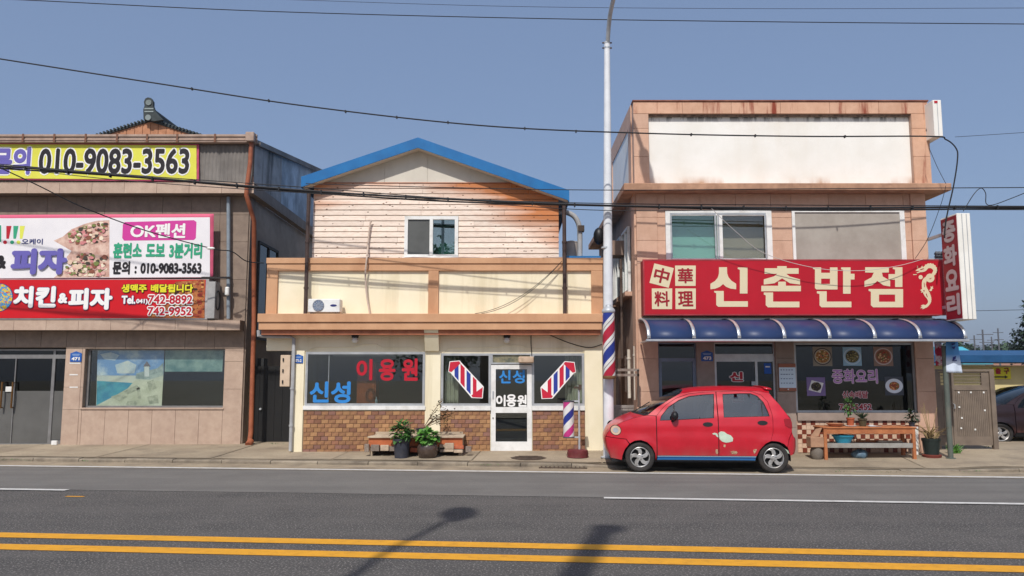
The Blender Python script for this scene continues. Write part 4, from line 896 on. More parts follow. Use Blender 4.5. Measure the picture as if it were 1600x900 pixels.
# vertical projecting sign
Ys0, Ys1 = 15.25, 15.85
xs0 = U(1500, 417, Ys0)[0]; xs1 = U(1521, 417, Ys0)[0]; zs0, zs1 = zz(499, Ys0, 1510), zz(333, Ys0, 1510)
vs_ = thing('projecting_sign', 'tall narrow box sign standing out at the right end, red side with grey letters', 'sign', (xs0, Ys0 + .3, zs0))
MB().box(xs0, xs1, Ys0, Ys1, zs0, zs1).build('sign_case', mat('white_sign_case', s3(238, 235, 226), s3(226, 222, 212), scale=3, rough=.5, dirt=s3(190, 180, 160), damt=.3), vs_, bevel=.008)
MB().box(xs0 - .006, xs0 - .001, Ys0 + .02, Ys1 - .02, zs0 + .03, zs1 - .03).build('red_face', mat('red_side_face', s3(150, 20, 40), s3(140, 18, 36), scale=3, rough=.5), vs_)
for xr in (.36, .7): MB().box(xs0 + (xs1 - xs0) * xr - .006, xs0 + (xs1 - xs0) * xr + .006, Ys0 - .006, Ys0 - .0005, zs0 + .01, zs1 - .01).build('edge_seam', alum, vs_)
hh = (zs1 - zs0 - .14) / 4
for i, ch in enumerate('중화요리'):
    zc = zs1 - .07 - hh * (i + .5)
    text_on(vs_, ch, (0, Ys1 - Ys0 - .12, zc - hh * .44, zc + hh * .44), TX['greyletter'], lambda x_, d_, z_: (xs0 - .006 - d_, Ys1 - .06 - x_, z_), bold=.05, off=.003)
for z_ in (zs0 + .3, zs1 - .3): MB().box(xs0 + .06, xs0 + .1, Ys1 + .001, YC + .3, z_ - .03, z_ + .03).build('bracket', steel, vs_)
# blank box at the top right
a = R(1453, 160, 1466, 216, YC - .2); t = thing('blank_box_sign', 'narrow white blank box sign on the upper right corner of the restaurant parapet', 'sign', (a[0], YC - .1, a[2]))
MB().box(a[0], a[1], YC - .35, YC + .2, a[2], a[3]).build('case', panelw, t, bevel=.006); MB().box((a[0] + a[1]) / 2 - .005, (a[0] + a[1]) / 2 + .005, YC - .356, YC - .3505, a[2] + .02, a[3] - .06).build('edge_seam', alum, t)
MB().box(a[0] + .03, a[0] + .1, YC - .356, YC - .3505, a[3] - .07, a[3] - .02).build('red_mark', TX['red'], t)
MB().box(px1 + .002, a[0] - .0, YC - .05, YC, a[2] + .2, a[2] + .25).build('bracket', steel, t)
# ================================================================== LEFT: STONE BUILDING WITH BANNERS
YW = 18.4
granite = mat('pinkish_granite', s3(193, 169, 149), s3(180, 155, 136), scale=6, rough=.6, rnd=.06, bump=.1, bscale=120, speck=s3(150, 122, 112), spamt=.5, spscale=170, dirt=s3(146, 120, 108), damt=.35, dscale=1.4, streak=.4)
granite_d = mat('brown_granite_wall', s3(146, 128, 113), s3(128, 111, 98), scale=5, rough=.7, rnd=.05, dirt=s3(100, 84, 76), damt=.4, dscale=1.2, streak=.4)
gutterm = mat('gutter_metal', s3(176, 152, 136), s3(156, 132, 116), scale=5, rough=.5, dirt=s3(120, 92, 76), damt=.5, dscale=3)
corrm = mat('grey_corrugated_sheet', s3(132, 126, 120), s3(108, 102, 96), scale=2, rough=.7, dirt=s3(66, 62, 60), damt=.8, dscale=1.6, streak=.2)
greys = mat('patched_render', s3(200, 208, 214), s3(150, 156, 160), scale=1.4, rough=.9, dirt=s3(40, 38, 36), damt=.9, dscale=1.8, streak=.3)
sidem = mat('streaky_side_sheet', s3(186, 180, 174), s3(150, 144, 138), scale=2, rough=.8, dirt=s3(60, 56, 52), damt=.85, dscale=3.2, streak=.08, dlo=.48, dhi=.66)
sidew = mat('side_render', s3(186, 172, 158), s3(166, 152, 138), scale=1.5, rough=.9, dirt=s3(110, 98, 88), damt=.6, dscale=1.2)
lx0, lx1 = -15.0, U(383, 500, YW)[0]
left = thing('stone_shop_building', 'two-storey brown stone corner building hung with phone-number and pizza banners', 'building', ((lx0 + lx1) / 2, YW, .1))
Z1 = zz(545, YW); zt_ = zz(222, YW - .5, 300)
doorR = R(-120, 543, 100, 690, YW); winR = R(131, 545, 350, 637, YW)
zl2a, zl2b = zz(516, YW - .32, 200), zz(500, YW - .32, 200)            # lower ledge
zl1a, zl1b = zz(302, YW - .32, 250), zz(285, YW - .32, 250)            # upper ledge
MB().holed(lx0, lx1, 0, zl2a + .02, YW + .02, YW + .3, [(doorR[0], doorR[1], -1, doorR[3]), winR]).build('ground_floor_wall', granite_d, left)
MB().box(lx0, lx1, YW + .02, YW + .3, zl2a + .02, zl1a).build('upper_wall', granite_d, left)
MB().box(lx1 - .2, lx1, YW + .3, 25.5, 0, zl1a).build('side_wall', sidew, left); MB().box(lx0, lx1 - .2, 25.3, 25.5, 0, zl1a).build('back_wall', granite_d, left)
MB().box(lx0, lx1 - .2, 21.3, 21.35, 0, zl2a).build('room_back_wall', plain('pizza_room', s3(90, 84, 78), .9), left)
MB().box(lx0, lx1 - .2, YW + .3, 21.3, zl2a - .06, zl2a).build('room_ceiling', room, left)
MB().box(lx0, lx1 - .2, YW + .3, 21.3, .1, .14).build('room_floor', plain('pizza_floor', s3(96, 88, 80), .5), left)
# stone slabs on the ground floor
xp0 = U(100, 600, YW)[0]
rowz = [.08, zz(635, YW), zz(585, YW), zz(545, YW), zz(517, YW)]
slab_grid(left, [xp0, U(126, 600, YW)[0], winR[0]], [.08, zz(640, YW), zz(605, YW), zz(545, YW)], YW + .019, .025, granite)
slab_grid(left, rng(winR[0], winR[1], 6), [.08, winR[2] - .04], YW + .019, .025, granite)
slab_grid(left, [winR[1], lx1 - .001], [.08, zz(608, YW), zz(565, YW), zz(545, YW)], YW + .019, .025, granite)
slab_grid(left, rng(xp0, lx1 - .001, 6), [zz(545, YW), zl2a], YW + .019, .023, granite_d)
slab_grid(left, rng(lx0, xp0, 8), [zz(543, YW), zl2a], YW + .019, .023, granite_d)
# upper floor slabs
slab_grid(left, rng(lx0, lx1 - .001, 13), [zl2b, zz(437, YW), zz(378, YW), zz(336, YW), zl1a], YW + .019, .023, granite_d)
MB().box(lx1 + .001, lx1 + .03, YW + .03, YW + .35, .05, zl1a).build('corner_slab', granite_d, left)
# ledges, faced with slabs
for (za, zb_, nm, ov) in ((zl2a, zl2b, 'lower_ledge', .32), (zl1a, zl1b, 'upper_ledge', .32)):
    lo = U(375 if nm == 'lower_ledge' else 397, 508 if nm == 'lower_ledge' else 293, YW - .32)[0]
    MB().box(lx0, lo - .02, YW - ov + .02, YW + .02, za + .002, zb_ - .012).build(nm, granite_d, left)
    slab_grid(left, rng(lx0, lo, 12), [za, zb_ - .014], YW - ov + .019, .02, granite)
    MB().box(lx0, lo, YW - ov, YW + .018, zb_ - .011, zb_).build('ledge_top', granite, left)
MB().box(lx1 - .0, U(397, 293, YW - .32)[0] - .02, YW + .02, 25.5, zl1a + .002, zl1b).build('side_ledge', granite_d, left)
# attic storey of corrugated sheet
ya = YW - .25; zc0, zc1 = zl1b, zt_
def corr(x0_, x1_, fn, name, m, pitch=.09, amp=.012):
    n_ = int((x1_ - x0_) / pitch * 4); mb = MB()
    mb.grid(lambda u_, v: fn(x0_ + (x1_ - x0_) * u_, amp * math.sin((x1_ - x0_) * u_ / pitch * 6.2832), v), n_, 1); o = mb.build(name, m, left, smooth='all'); return o
xcr = U(396, 250, ya)[0]
corr(-15, xcr, lambda x_, d_, v: (x_, ya + d_, zc0 + (zc1 - zc0) * v), 'corrugated_front', corrm)
rise = 1.15
def ztop(y_): return zt_ + rise * (y_ - ya) / (25.5 - ya)
corr(ya + .03, 20.4, lambda y_, d_, v: (xcr + .01 + d_, y_, zc0 + (ztop(y_) - zc0) * v), 'corrugated_side', sidem)
MB().add([(xcr, 20.4, zc0), (xcr, 25.5, zc0), (xcr, 25.5, ztop(25.5)), (xcr, 20.4, ztop(20.4)), (xcr - .1, 20.4, zc0), (xcr - .1, 25.5, zc0), (xcr - .1, 25.5, ztop(25.5)), (xcr - .1, 20.4, ztop(20.4))], [(0, 1, 2, 3), (7, 6, 5, 4), (0, 3, 7, 4), (1, 5, 6, 2), (3, 2, 6, 7), (0, 4, 5, 1)]).build('side_gable', greys, left)
MB().add([(lx0, ya - .12, zt_ + .05), (xcr + .12, ya - .12, zt_ + .05), (xcr + .12, 25.6, ztop(25.5) + .06), (lx0, 25.6, ztop(25.5) + .06), (lx0, ya - .12, zt_ + .09), (xcr + .12, ya - .12, zt_ + .09), (xcr + .12, 25.6, ztop(25.5) + .1), (lx0, 25.6, ztop(25.5) + .1)], [(0, 1, 2, 3), (7, 6, 5, 4), (0, 4, 5, 1), (1, 5, 6, 2), (2, 6, 7, 3), (3, 7, 4, 0)]).build('roof_sheet', corrm, left)
MB().add([(xcr + .12, ya, zt_ - .02), (xcr + .12, 25.6, ztop(25.5) - .05), (xcr + .12, 25.6, ztop(25.5) + .07), (xcr + .12, ya, zt_ + .07), (xcr + .15, ya, zt_ - .02), (xcr + .15, 25.6, ztop(25.5) - .05), (xcr + .15, 25.6, ztop(25.5) + .07), (xcr + .15, ya, zt_ + .07)], [(0, 1, 2, 3), (7, 6, 5, 4), (0, 4, 5, 1), (3, 2, 6, 7), (0, 3, 7, 4), (1, 5, 6, 2)]).build('verge_board', corrm, left)
# pleated stickers of scrap lattice on the sheet
# gutter with brackets
zg = zz(222, YW - .42, 200); zg2 = zz(211, YW - .42, 200); xg = U(402, 216, YW - .42)[0]
gut = MB().holed(lx0, xg, zg, zg2, YW - .42, YW - .40, []).build('gutter', gutterm, left)
MB().box(lx0, xg, YW - .40, YW - .24, zg, zg + .02).build('gutter_bottom', gutterm, gut)
MB().box(lx0, xg, YW - .445, YW - .421, zg2 - .045, zg2 + .012).build('gutter_lip', gutterm, gut, bevel=.006); MB().box(lx0, xg, YW - .438, YW - .421, zg + .04, zg + .06).build('gutter_bead', gutterm, gut)
for px in (36, 85, 134, 183, 230, 277, 336): 
    q = R(px - 1.5, 210, px + 1.5, 223, YW - .44); MB().box(q[0], q[1], YW - .455, YW - .4455, zg - .01, zg2 + .02).build('gutter_clip', mat('rust_clip', s3(120, 84, 66), rough=.8), gut)
# downpipe of orange brown steel
opipe = mat('orange_downpipe', s3(164, 96, 66), s3(146, 82, 56), scale=6, rough=.5, dirt=s3(110, 62, 44), damt=.4, dscale=3)
yd = YW - .42
t = pipe('downpipe', [P3(393, 222, yd), P3(391, 255, yd), P3(386, 292, yd), P3(385, 305, yd), P3(391, 325, YW - .3), P3(397, 345, YW - .08), P3(397, 500, YW - .08), P3(392, 675, YW - .08), P3(390, 690, YW - .12)], .055, opipe, 'orange brown steel downpipe at the corner of the stone building')
q = P3(392.5, 216, yd - .03); MB().box(q[0] - .1, q[0] + .1, yd - .15, yd + .08, q[2] - .1, q[2] + .12).build('hopper', gutterm, t, bevel=.015)
q = P3(392, 689, YW - .12); MB().tube([q, (q[0] - .02, q[1] - .12, q[2] - .08)], .075, 10).build('shoe', opipe, t, True)
t = pipe('downpipe', [P3(357, 308, YW - .12), P3(357, 400, YW - .12), P3(357, 498, YW - .12)], .045, mat('blue_grey_pipe', s3(140, 150, 158), s3(120, 128, 136), scale=5, rough=.6), 'grey vent pipe beside the pink-edged banner', clamps=[P3(357, 434, YW - .12)])
# side window
MB().holed(YW + .6, YW + 1.9, 2.4, 5.0, 0, .05, [(YW + .66, YW + 1.84, 2.46, 4.94)]).v
f = MB().holed(YW + .7, YW + 2.3, 2.6, 5.0, 0, .05, [(YW + .76, YW + 1.47, 2.66, 4.94), (YW + 1.53, YW + 2.24, 2.66, 4.94)]); f.v = [(lx1 + .001 + b_, a_, c_) for a_, b_, c_ in f.v]
f = f.build('side_window', plain('dark_frame', s3(60, 56, 52), .6), left); MB().box(lx1 + .01, lx1 + .02, YW + .75, YW + 2.25, 2.65, 4.95).build('pane', plain('black_glass', (.01, .011, .012, 1), .1), f)
# shop door
dark_fr = mat('steel_door_frame', s3(150, 148, 146), s3(134, 132, 130), scale=5, rough=.4, metal=.5)
d0 = doorR[0]; d1 = doorR[1] - .002; ztr = zz(556, YW); dz = zz(575, YW)
xm2 = U(76, 620, YW)[0]; xk = U(16, 620, YW)[0]
f = MB().holed(d0, d1, .1, Z1 - .002, YW + .12, YW + .2, [(d0 + .05, xk - .01, .19, ztr - .06), (xk + .01, xm2 - .035, .19, ztr - .06), (xm2 + .035, d1 - .03, .26, ztr - .06), (d0 + .03, xm2 - .02, ztr + .03, Z1 - .04), (xm2 + .03, d1 - .03, ztr + .03, Z1 - .04)]).build('shop_door', dark_fr, left)
for a, b, c, d in ((d0 + .04, xm2 - .03, .18, ztr - .05), (xm2 + .03, d1 - .02, .25, ztr - .05), (d0 + .02, xm2 - .01, ztr + .02, Z1 - .03), (xm2 + .02, d1 - .02, ztr + .02, Z1 - .03)):
    MB().box(a, b, YW + .15, YW + .156, c, d).build('pane', dkgl, f)
zfr = zz(611, YW)
for a, b in ((d0 + .05, xk - .01), (xk + .01, xm2 - .035), (xm2 + .035, d1 - .03)): MB().box(a, b, YW + .143, YW + .147, .27 if a > xm2 else .19, zfr).build('frosted_film', mat('grey_frost', s3(100, 99, 96), s3(90, 89, 86), scale=2, rough=.4), f)
brz = plain('bronze_handle', s3(130, 92, 50), .35, metal=.7)
for px in (4.5, 21):
    q = U(px, 615, YW + .1); MB().tube([(q[0], YW + .05, zz(597, YW)), (q[0] + .012, YW + .03, zz(615, YW)), (q[0], YW + .05, zz(638, YW))], .02, 8).build('handle', brz, f, True)
    for p_ in (598, 637): MB().box(q[0] - .012, q[0] + .012, YW + .05, YW + .121, zz(p_, YW) - .012, zz(p_, YW) + .012).build('handle_mount', brz, f)
q = R(8, 604, 20, 612, YW + .1); MB().box(q[0], q[1], YW + .115, YW + .14, q[2], q[3]).build('paper_note', whitep, f)
q = R(84, 681, 93, 687, YW); tag(MB().box(q[0], q[1], YW - .1, YW - .05, .17, .17 + .1).build('paper_scrap', whitep, bevel=.01), 'small white packet lying at the foot of the glass door', 'packet')
# mural window: window with printed seaside picture behind the glass
f = MB().holed(winR[0] + .002, winR[1] - .002, winR[2] - .0, winR[3] - .002, YW + .12, YW + .2, [(winR[0] + .06, winR[1] - .03, winR[2] + .04, winR[3] - .03)]).build('shop_window', dark_fr, left)
MB().box(winR[0] + .05, winR[1] - .02, YW + .15, YW + .155, winR[2] + .03, winR[3] - .02).build('pane', glass('mural_glass', (.90, .93, .92), .04), f)
MB().box(winR[0] - .03, winR[1] + .03, YW - .03, YW + .119, winR[2] - .04, winR[2] - .001).build('window_sill', granite, f, bevel=.004)
ym = YW + .2
def mural(pts, m, d_, nm='mural_print'): return MB().prism([U(300 / 900 * 0 + a / 3.0, 420 + b / 3.0, ym) for a, b in pts], ym - d_, ym - d_ + .001).build(nm, m, f)
skyp = mat('mural_sky', s3(120, 160, 205), s3(215, 225, 225), scale=1.8, rough=.7, lo=.42, hi=.6)
beach = mat('mural_beach', s3(222, 222, 200), s3(188, 190, 165), scale=3, rough=.7)
seap = mat('mural_sea', s3(50, 140, 175), s3(80, 175, 190), scale=4, rough=.7)
hz_ = mat('mural_horizon', s3(225, 220, 195), s3(205, 210, 200), scale=3, rough=.7)
cliff = mat('mural_cliff', s3(190, 200, 190), s3(135, 150, 145), scale=6, rough=.7)
mural([(458, 378), (770, 378), (758, 648), (450, 648)], hz_, .0)
mural([(458, 378), (770, 378), (766, 500), (455, 500)], skyp, .003)
mural([(455, 525), (625, 535), (600, 560), (530, 600), (452, 640)], seap, .003)
mural([(452, 640), (530, 600), (600, 560), (640, 515), (700, 505), (766, 500), (758, 648), (450, 648)], beach, .005)
mural([(635, 515), (640, 490), (675, 480), (675, 455), (690, 440), (702, 455), (702, 475), (740, 465), (766, 440), (765, 500), (700, 520)], cliff, .007)
mural([(678, 458), (690, 440), (700, 458), (700, 505), (678, 505)], mat('mural_tower', s3(220, 222, 216), rough=.7), .009)
mural([(672, 458), (689, 432), (708, 458)], mat('mural_roof', s3(120, 110, 110), rough=.7), .011)
for k_, pts_ in enumerate(([(520, 600), (560, 585), (600, 600), (560, 622)], [(580, 575), (640, 545), (660, 560), (600, 590)], [(640, 560), (655, 555), (662, 610), (648, 612)], [(690, 530), (720, 520), (735, 560), (700, 575)], [(600, 620), (650, 615), (640, 642), (590, 640)], [(690, 600), (740, 590), (745, 630), (700, 635)])): mural(pts_, mat('mural_rock_tone', s3(200, 200, 178), s3(150, 156, 138), scale=9, rough=.7), .0065)
mural([(470, 400), (520, 392), (560, 405), (540, 430), (490, 425)], mat('mural_cloud', s3(222, 226, 224), s3(180, 200, 215), scale=7, rough=.7), .0045); mural([(540, 450), (600, 430), (640, 450), (630, 490), (550, 490)], mat('mural_cloud_low', s3(226, 226, 214), s3(190, 205, 212), scale=6, rough=.7), .0045)
mural([(775, 378), (1048, 378), (1042, 482), (772, 482)], mat('mural_rocks', s3(150, 175, 165), s3(90, 130, 130), scale=4, rough=.7), .003)
MB().box(winR[0], winR[1], YW + .9, YW + .92, winR[2], winR[3]).build('dark_blind', plain('dark_blind', (.012, .013, .013, 1), .6), f)
plate(119, 557, .26, .24, YW - .012, '471', 'blue house number plate beside the seaside picture window', YW)
for py in (567.5, 585.5, 605): q = R(109, py - .9, 126 if py < 570 else 122, py + .9, YW); tag(MB().box(q[0], q[1], YW - .012, YW - .007, q[2], q[3]).build('paper_strip', whitep), {567.5: 'white paper strip right under the number plate of the stone building', 585.5: 'short white paper strip on the stone pillar, middle one', 605: 'thin white strip on the stone pillar, lowest one'}[py], 'paper strip')
# ---------------------------------------------------------------- banners and sign
def banner(name, label, corners, Y, m, wav=.006):
    """corners: TL,TR,BR,BL in photo measures"""
    c = [U(p_[0], p_[1], Y) for p_ in corners]; t = thing(name, label, 'banner', (c[3][0], Y, c[3][1]))
    def fn(u_, v):
        a = (c[0][0] + (c[1][0] - c[0][0]) * u_, c[0][1] + (c[1][1] - c[0][1]) * u_); b = (c[3][0] + (c[2][0] - c[3][0]) * u_, c[3][1] + (c[2][1] - c[3][1]) * u_)
        return (a[0] + (b[0] - a[0]) * v, Y + wav * math.sin(v * 14 + u_ * 3) * math.sin(u_ * 9 + 1) + wav * .6 * math.sin(v * 31 + u_ * 8), a[1] + (b[1] - a[1]) * v)
    mb = MB(); mb.grid(fn, 60, 24); o = mb.build('cloth', m, t, smooth='all'); md = o.modifiers.new('cloth', 'SOLIDIFY'); md.thickness = .003; md.offset = 1
    return t, c
cl_y = mat('yellow_banner_cloth', s3(224, 222, 84), s3(214, 210, 74), scale=1.5, rough=.6)
cl_w = mat('white_banner_cloth', s3(236, 232, 232), s3(226, 222, 224), scale=1.5, rough=.6)
pinkb = plain('pink_banner_edge', s3(212, 92, 122), .6)
Yb1 = YW - .31
t, c = banner('phone_banner', 'yellow banner with a large black phone number below the gutter', [(-220, 221), (311, 225), (311, 284), (-220, 279)], Yb1, pinkb)
c2 = [(-215, 224), (307, 227), (307, 281), (-215, 277)]
MB().prism([U(a, b, Yb1 - .012) for a, b in c2], Yb1 - .014, Yb1 - .012).build('yellow_field', cl_y, t)
T(t, '010-9083-3563', 61, 232, 296, 272, Yb1 - .014, TX['black'], bold=.032, outline=TX['white'], oamt=.045)
T(t, '문의', -12, 230, 48, 273, Yb1 - .014, TX['purple'], bold=.05, outline=TX['white'], oamt=.05)
Yb2 = YW - .30
t, c = banner('pizza_banner', 'white banner with pink edge, pizza photo and purple letters', [(-200, 337), (334, 334), (333, 434), (-200, 437)], Yb2, pinkb)
MB().prism([U(a, b, Yb2 - .012) for a, b in ((-200, 342), (328, 339.5), (328, 433), (-200, 436))], Yb2 - .014, Yb2 - .012).build('white_field', cl_w, t)
piz = mat('pizza_print', s3(205, 160, 140), s3(150, 100, 85), scale=5, rough=.6, speck=s3(78, 70, 50), spamt=.9, spscale=16, dirt=s3(240, 222, 205), damt=.8, dscale=7)
def wedge(pts, m, nm, d_, Y, par): return MB().prism([U(a, b, Y) for a, b in pts], Y - d_, Y - d_ + .001).build(nm, m, par)

def toppings(par, region, Y, n_, seed, cols, size=(2.2, 5.0)):
    rd = random.Random(seed); xs_ = [p_[0] for p_ in region]; ys_ = [p_[1] for p_ in region]; mbs = MB(); k = 0; tries = 0
    while k < n_ and tries < n_ * 20:
        tries += 1; cx, cy = rd.uniform(min(xs_), max(xs_)), rd.uniform(min(ys_), max(ys_))
        if not pip((cx, cy), region): continue
        r_ = rd.uniform(*size); ph = rd.uniform(0, 6.28); el_ = rd.uniform(.45, 1); nn = 7
        pts = [(cx + r_ * math.cos(ph + i * 6.2832 / nn) * rd.uniform(.7, 1.1), cy + r_ * el_ * math.sin(ph + i * 6.2832 / nn) * rd.uniform(.7, 1.1)) for i in range(nn)]
        if not all(pip(p_, region) for p_ in pts): continue
        mbs.prism([U(a, b, Y) for a, b in pts], Y - .0002 * k - .0004, Y - .0002 * k, rd.randrange(len(cols))); k += 1
    stuff(mbs.build('topping_print', cols, par))
def pip(p, poly):
    c = False; j = len(poly) - 1
    for i in range(len(poly)):
        if (poly[i][1] > p[1]) != (poly[j][1] > p[1]) and p[0] < (poly[j][0] - poly[i][0]) * (p[1] - poly[i][1]) / (poly[j][1] - poly[i][1]) + poly[i][0]: c = not c
        j = i
    return c
tops = [plain('topping_ham', s3(206, 130, 130), .6), plain('topping_cheese', s3(238, 222, 196), .6), plain('topping_olive', s3(70, 62, 52), .6), plain('topping_pepper', s3(120, 130, 70), .6), plain('topping_cream', s3(225, 195, 170), .6), plain('topping_brown', s3(140, 84, 66), .6), plain('topping_pale', s3(216, 168, 158), .6)]
yb = Yb2 - .014
PZ = [(84, 376), (98, 370), (112, 358), (135, 349), (152, 345), (171, 344), (171, 433), (84, 434), (98, 424), (112, 416), (104, 402), (112, 392)]
wedge(PZ, mat('pizza_print', s3(226, 196, 178), s3(186, 140, 124), scale=7, rough=.6), 'pizza_picture', .002, yb, t)
toppings(t, [(98, 371), (112, 359), (135, 350), (152, 346), (170, 345), (170, 378), (130, 384), (112, 382)], yb - .003, 110, 3, tops)
toppings(t, [(92, 432), (112, 400), (135, 393), (170, 398), (170, 433)], yb - .003, 120, 4, tops)
wedge([(192, 351), (195, 347), (303, 344), (307, 347), (306, 372), (303, 375), (194, 376), (191, 372)], TX['magenta'], 'title_plate', .002, yb, t)
T(t, 'OK펜션', 204, 349, 290, 372, yb - .002, TX['white'], bold=.035)
T(t, '훈련소 도보 3분거리', 177, 379, 316, 404, yb, TX['green'], bold=.05)
T(t, '문의 : 010-9083-3563', 176, 408, 315, 429, yb, TX['black'], bold=.05)
T(t, '오케이', 34, 373, 67, 382, yb, TX['navy'], bold=.02)
T(t, '피자', 17, 388, 105, 429, yb - .03, TX['purple'], bold=.06)
T(t, '&', -6, 399, 10, 420, yb, TX['black'], bold=.06)
for i, (px, k) in enumerate(((13, 'red'), (24, 'green'), (34, 'limey'))):
    wedge([(px - 3, 353), (px + 5, 353), (px + 1, 373), (px - 3, 373)], TX[k], 'exclamation_mark', .003, yb, t); wedge([(px - 5 + 3.2 * math.cos(a * .7), 378.5 + 3 * math.sin(a * .7)) for a in range(9)], TX[k], 'exclamation_dot', .003, yb, t)
wedge([(-20, 352), (2, 352), (2, 378), (-20, 378)], TX['green'], 'letter_stroke', .003, yb, t)
Yb3 = YW - .34
a = R(-260, 436, 325, 499, Yb3)
sgn = thing('chicken_sign', 'red light box sign with white letters and phone numbers on the lower ledge', 'sign', (a[0], Yb3 + .1, a[2]))
MB().box(a[0], a[1], Yb3 + .01, Yb3 + .3, max(a[2], zl2b + .003), a[3]).build('light_box', mat('sign_housing', s3(176, 170, 168), s3(150, 146, 144), scale=4, rough=.5), sgn)
q = R(-260, 437, 320, 497, Yb3); MB().box(q[0], q[1], Yb3, Yb3 + .0095, q[2], q[3]).build('sign_face', mat('bright_red_face', s3(206, 18, 30), s3(198, 16, 28), scale=1.5, rough=.4), sgn)
wedge([(275, 440), (320, 437), (319.5, 497), (230, 497), (245, 482), (268, 474), (262, 460)], mat('pizza_dark_print', s3(140, 50, 30), s3(200, 130, 70), scale=9, rough=.5, speck=s3(60, 30, 20), spamt=.9, spscale=18), 'pizza_picture', .002, Yb3, sgn)
toppings(sgn, [(275, 441), (319, 438), (319, 496), (235, 496), (248, 483), (269, 475), (263, 460)], Yb3 - .0002 * 0 - .0022, 60, 8, [plain('dark_ham', s3(150, 60, 40), .5), plain('dark_cheese', s3(205, 150, 90), .5), plain('dark_olive', s3(60, 34, 24), .5), plain('dark_red', s3(120, 36, 26), .5)])
T(sgn, '치킨', 21, 447, 88, 481, Yb3 - .016, TX['white'], bold=.055, outline=TX['navy'], oamt=.02)
T(sgn, '&', 91, 458, 106, 474, Yb3 - .016, TX['white'], bold=.06, outline=TX['navy'], oamt=.03)
T(sgn, '피자', 107, 450, 176, 484, Yb3 - .016, TX['white'], bold=.055, outline=TX['navy'], oamt=.02)
T(sgn, '생맥주 배달됩니다', 190, 444, 302, 457, Yb3 - .016, TX['yellow'], bold=.045, outline=TX['black'], oamt=.05)
T(sgn, 'Tel.', 190, 462, 212, 475, Yb3 - .016, TX['white'], bold=.05, outline=TX['navy'], oamt=.05)
T(sgn, '041)', 213, 467, 231, 476, Yb3 - .016, TX['white'], bold=.05, outline=TX['navy'], oamt=.05)
T(sgn, '742-8892', 232, 461, 301, 475, Yb3 - .016, TX['red'], bold=.03, outline=TX['white'], oamt=.09)
T(sgn, '742-9952', 231, 479.5, 300, 493, Yb3 - .016, TX['red'], bold=.03, outline=TX['white'], oamt=.09)
cx, cz = U(-2, 465, Yb3)
for r_, m_, d_ in ((.33, TX['navy'], .003), (.315, mat('badge_mosaic', s3(70, 150, 200), s3(220, 190, 60), scale=16, rough=.5, lo=.48, hi=.52, speck=s3(200, 40, 60), spamt=.9, spscale=22), .005)):
    MB().prism([(cx + r_ * math.cos(k * .2244), cz + r_ * math.sin(k * .2244)) for k in range(28)], Yb3 - d_, Yb3 - d_ + .001).build('round_badge', m_, sgn)
q = R(314, 432, 361, 435, Yb3); MB().box(q[0], q[1], Yb3 + .02, Yb3 + .06, q[2], q[3]).build('top_bar', plain('dark_steel', s3(52, 46, 44), .6), sgn)
# outdoor unit seen edge on beside the sign
a = R(322, 440, 336, 497, YW - .35); t = thing('air_conditioner', 'grey air conditioner unit half hidden at the right end of the red sign', 'air conditioner', (a[0], YW - .3, a[2]))
MB().box(a[0] + .03, a[1], YW - .36, YW - .05, zl2b + .03, a[3]).build('casing', mat('unit_grey', s3(170, 168, 166), s3(150, 148, 146), scale=4, rough=.5), t, bevel=.01)
for k in (.08, .25): MB().box(a[0] + .04, a[1] - .01, YW - .36 + k, YW - .33 + k, zl2b + .001, zl2b + .031).build('foot', black, t)
fz_ = (a[2] + a[3]) / 2; MB().tube([(a[1] + .012, YW - .2 + .12 * math.cos(i * .3), fz_ + .22 * math.sin(i * .3)) for i in range(22)], .012, 5).build('coil', black, t)
q = P3(357.5, 456, YW - .1); t = thing('flood_light', 'small white floodlight on the grey vent pipe', 'lamp', (q[0], q[1], q[2] - .1))
MB().box(q[0] - .04, q[0] + .05, YW - .26, YW - .17, q[2] - .1, q[2] + .1).build('housing', whitep, t, bevel=.02); MB().box(q[0] - .03, q[0] + .03, YW - .17, YW - .166, q[2] - .02, q[2] + .02).build('mount', black, t)
# alley gate between the buildings
a = R(394, 600, 456, 697, 18.0); xA, xB = lx1 + .05, BX0 - .002
t = thing('alley_gate', 'black sheet-metal gate closing the alley left of the barber shop', 'gate', ((xA + xB) / 2, 18.9, .12))
zgt_ = zz(572, 18.9)
gm = mat('black_gate', (.010, .010, .010, 1), (.014, .013, .012, 1), scale=4, rough=.55)
nn = 8
for i in range(nn): MB().box(xA + (xB - xA) * i / nn + .003, xA + (xB - xA) * (i + 1) / nn - .003, 18.9, 18.93 + .006 * (i % 2), .2, zgt_).build('gate_board', gm, t)
MB().box(xA, xB, 18.937, 18.97, .3, .36).build('gate_rail', gm, t); MB().box(xA, xB, 18.937, 18.97, zgt_ - .12, zgt_ - .06).build('gate_rail', gm, t)
q = P3(407, 639, 18.88); MB().lathe([(.025, -.05), (.025, 0)], (q[0], 18.9, q[2]), 12, axis='y').build('lock', steel, t)
q = R(404, 560, 414, 576, 19.2); MB().box(q[0], q[1], 19.1, 19.4, q[2], q[3]).build('meter', plain('meter_dark', s3(50, 50, 50), .6), t)
q = G(444, 697, .15); t2 = MB(); t2.add([(q[0] - .25, q[1] - .25, walk_z(q[0], q[1] - .25) + .006), (q[0] + .22, q[1] - .25, walk_z(q[0], q[1] - .25) + .03), (q[0] + .25, q[1] + .25, walk_z(q[0], q[1] + .25) + .08), (q[0] - .05, q[1] + .25, walk_z(q[0], q[1] + .25) + .05)], [(0, 1, 2, 3)])
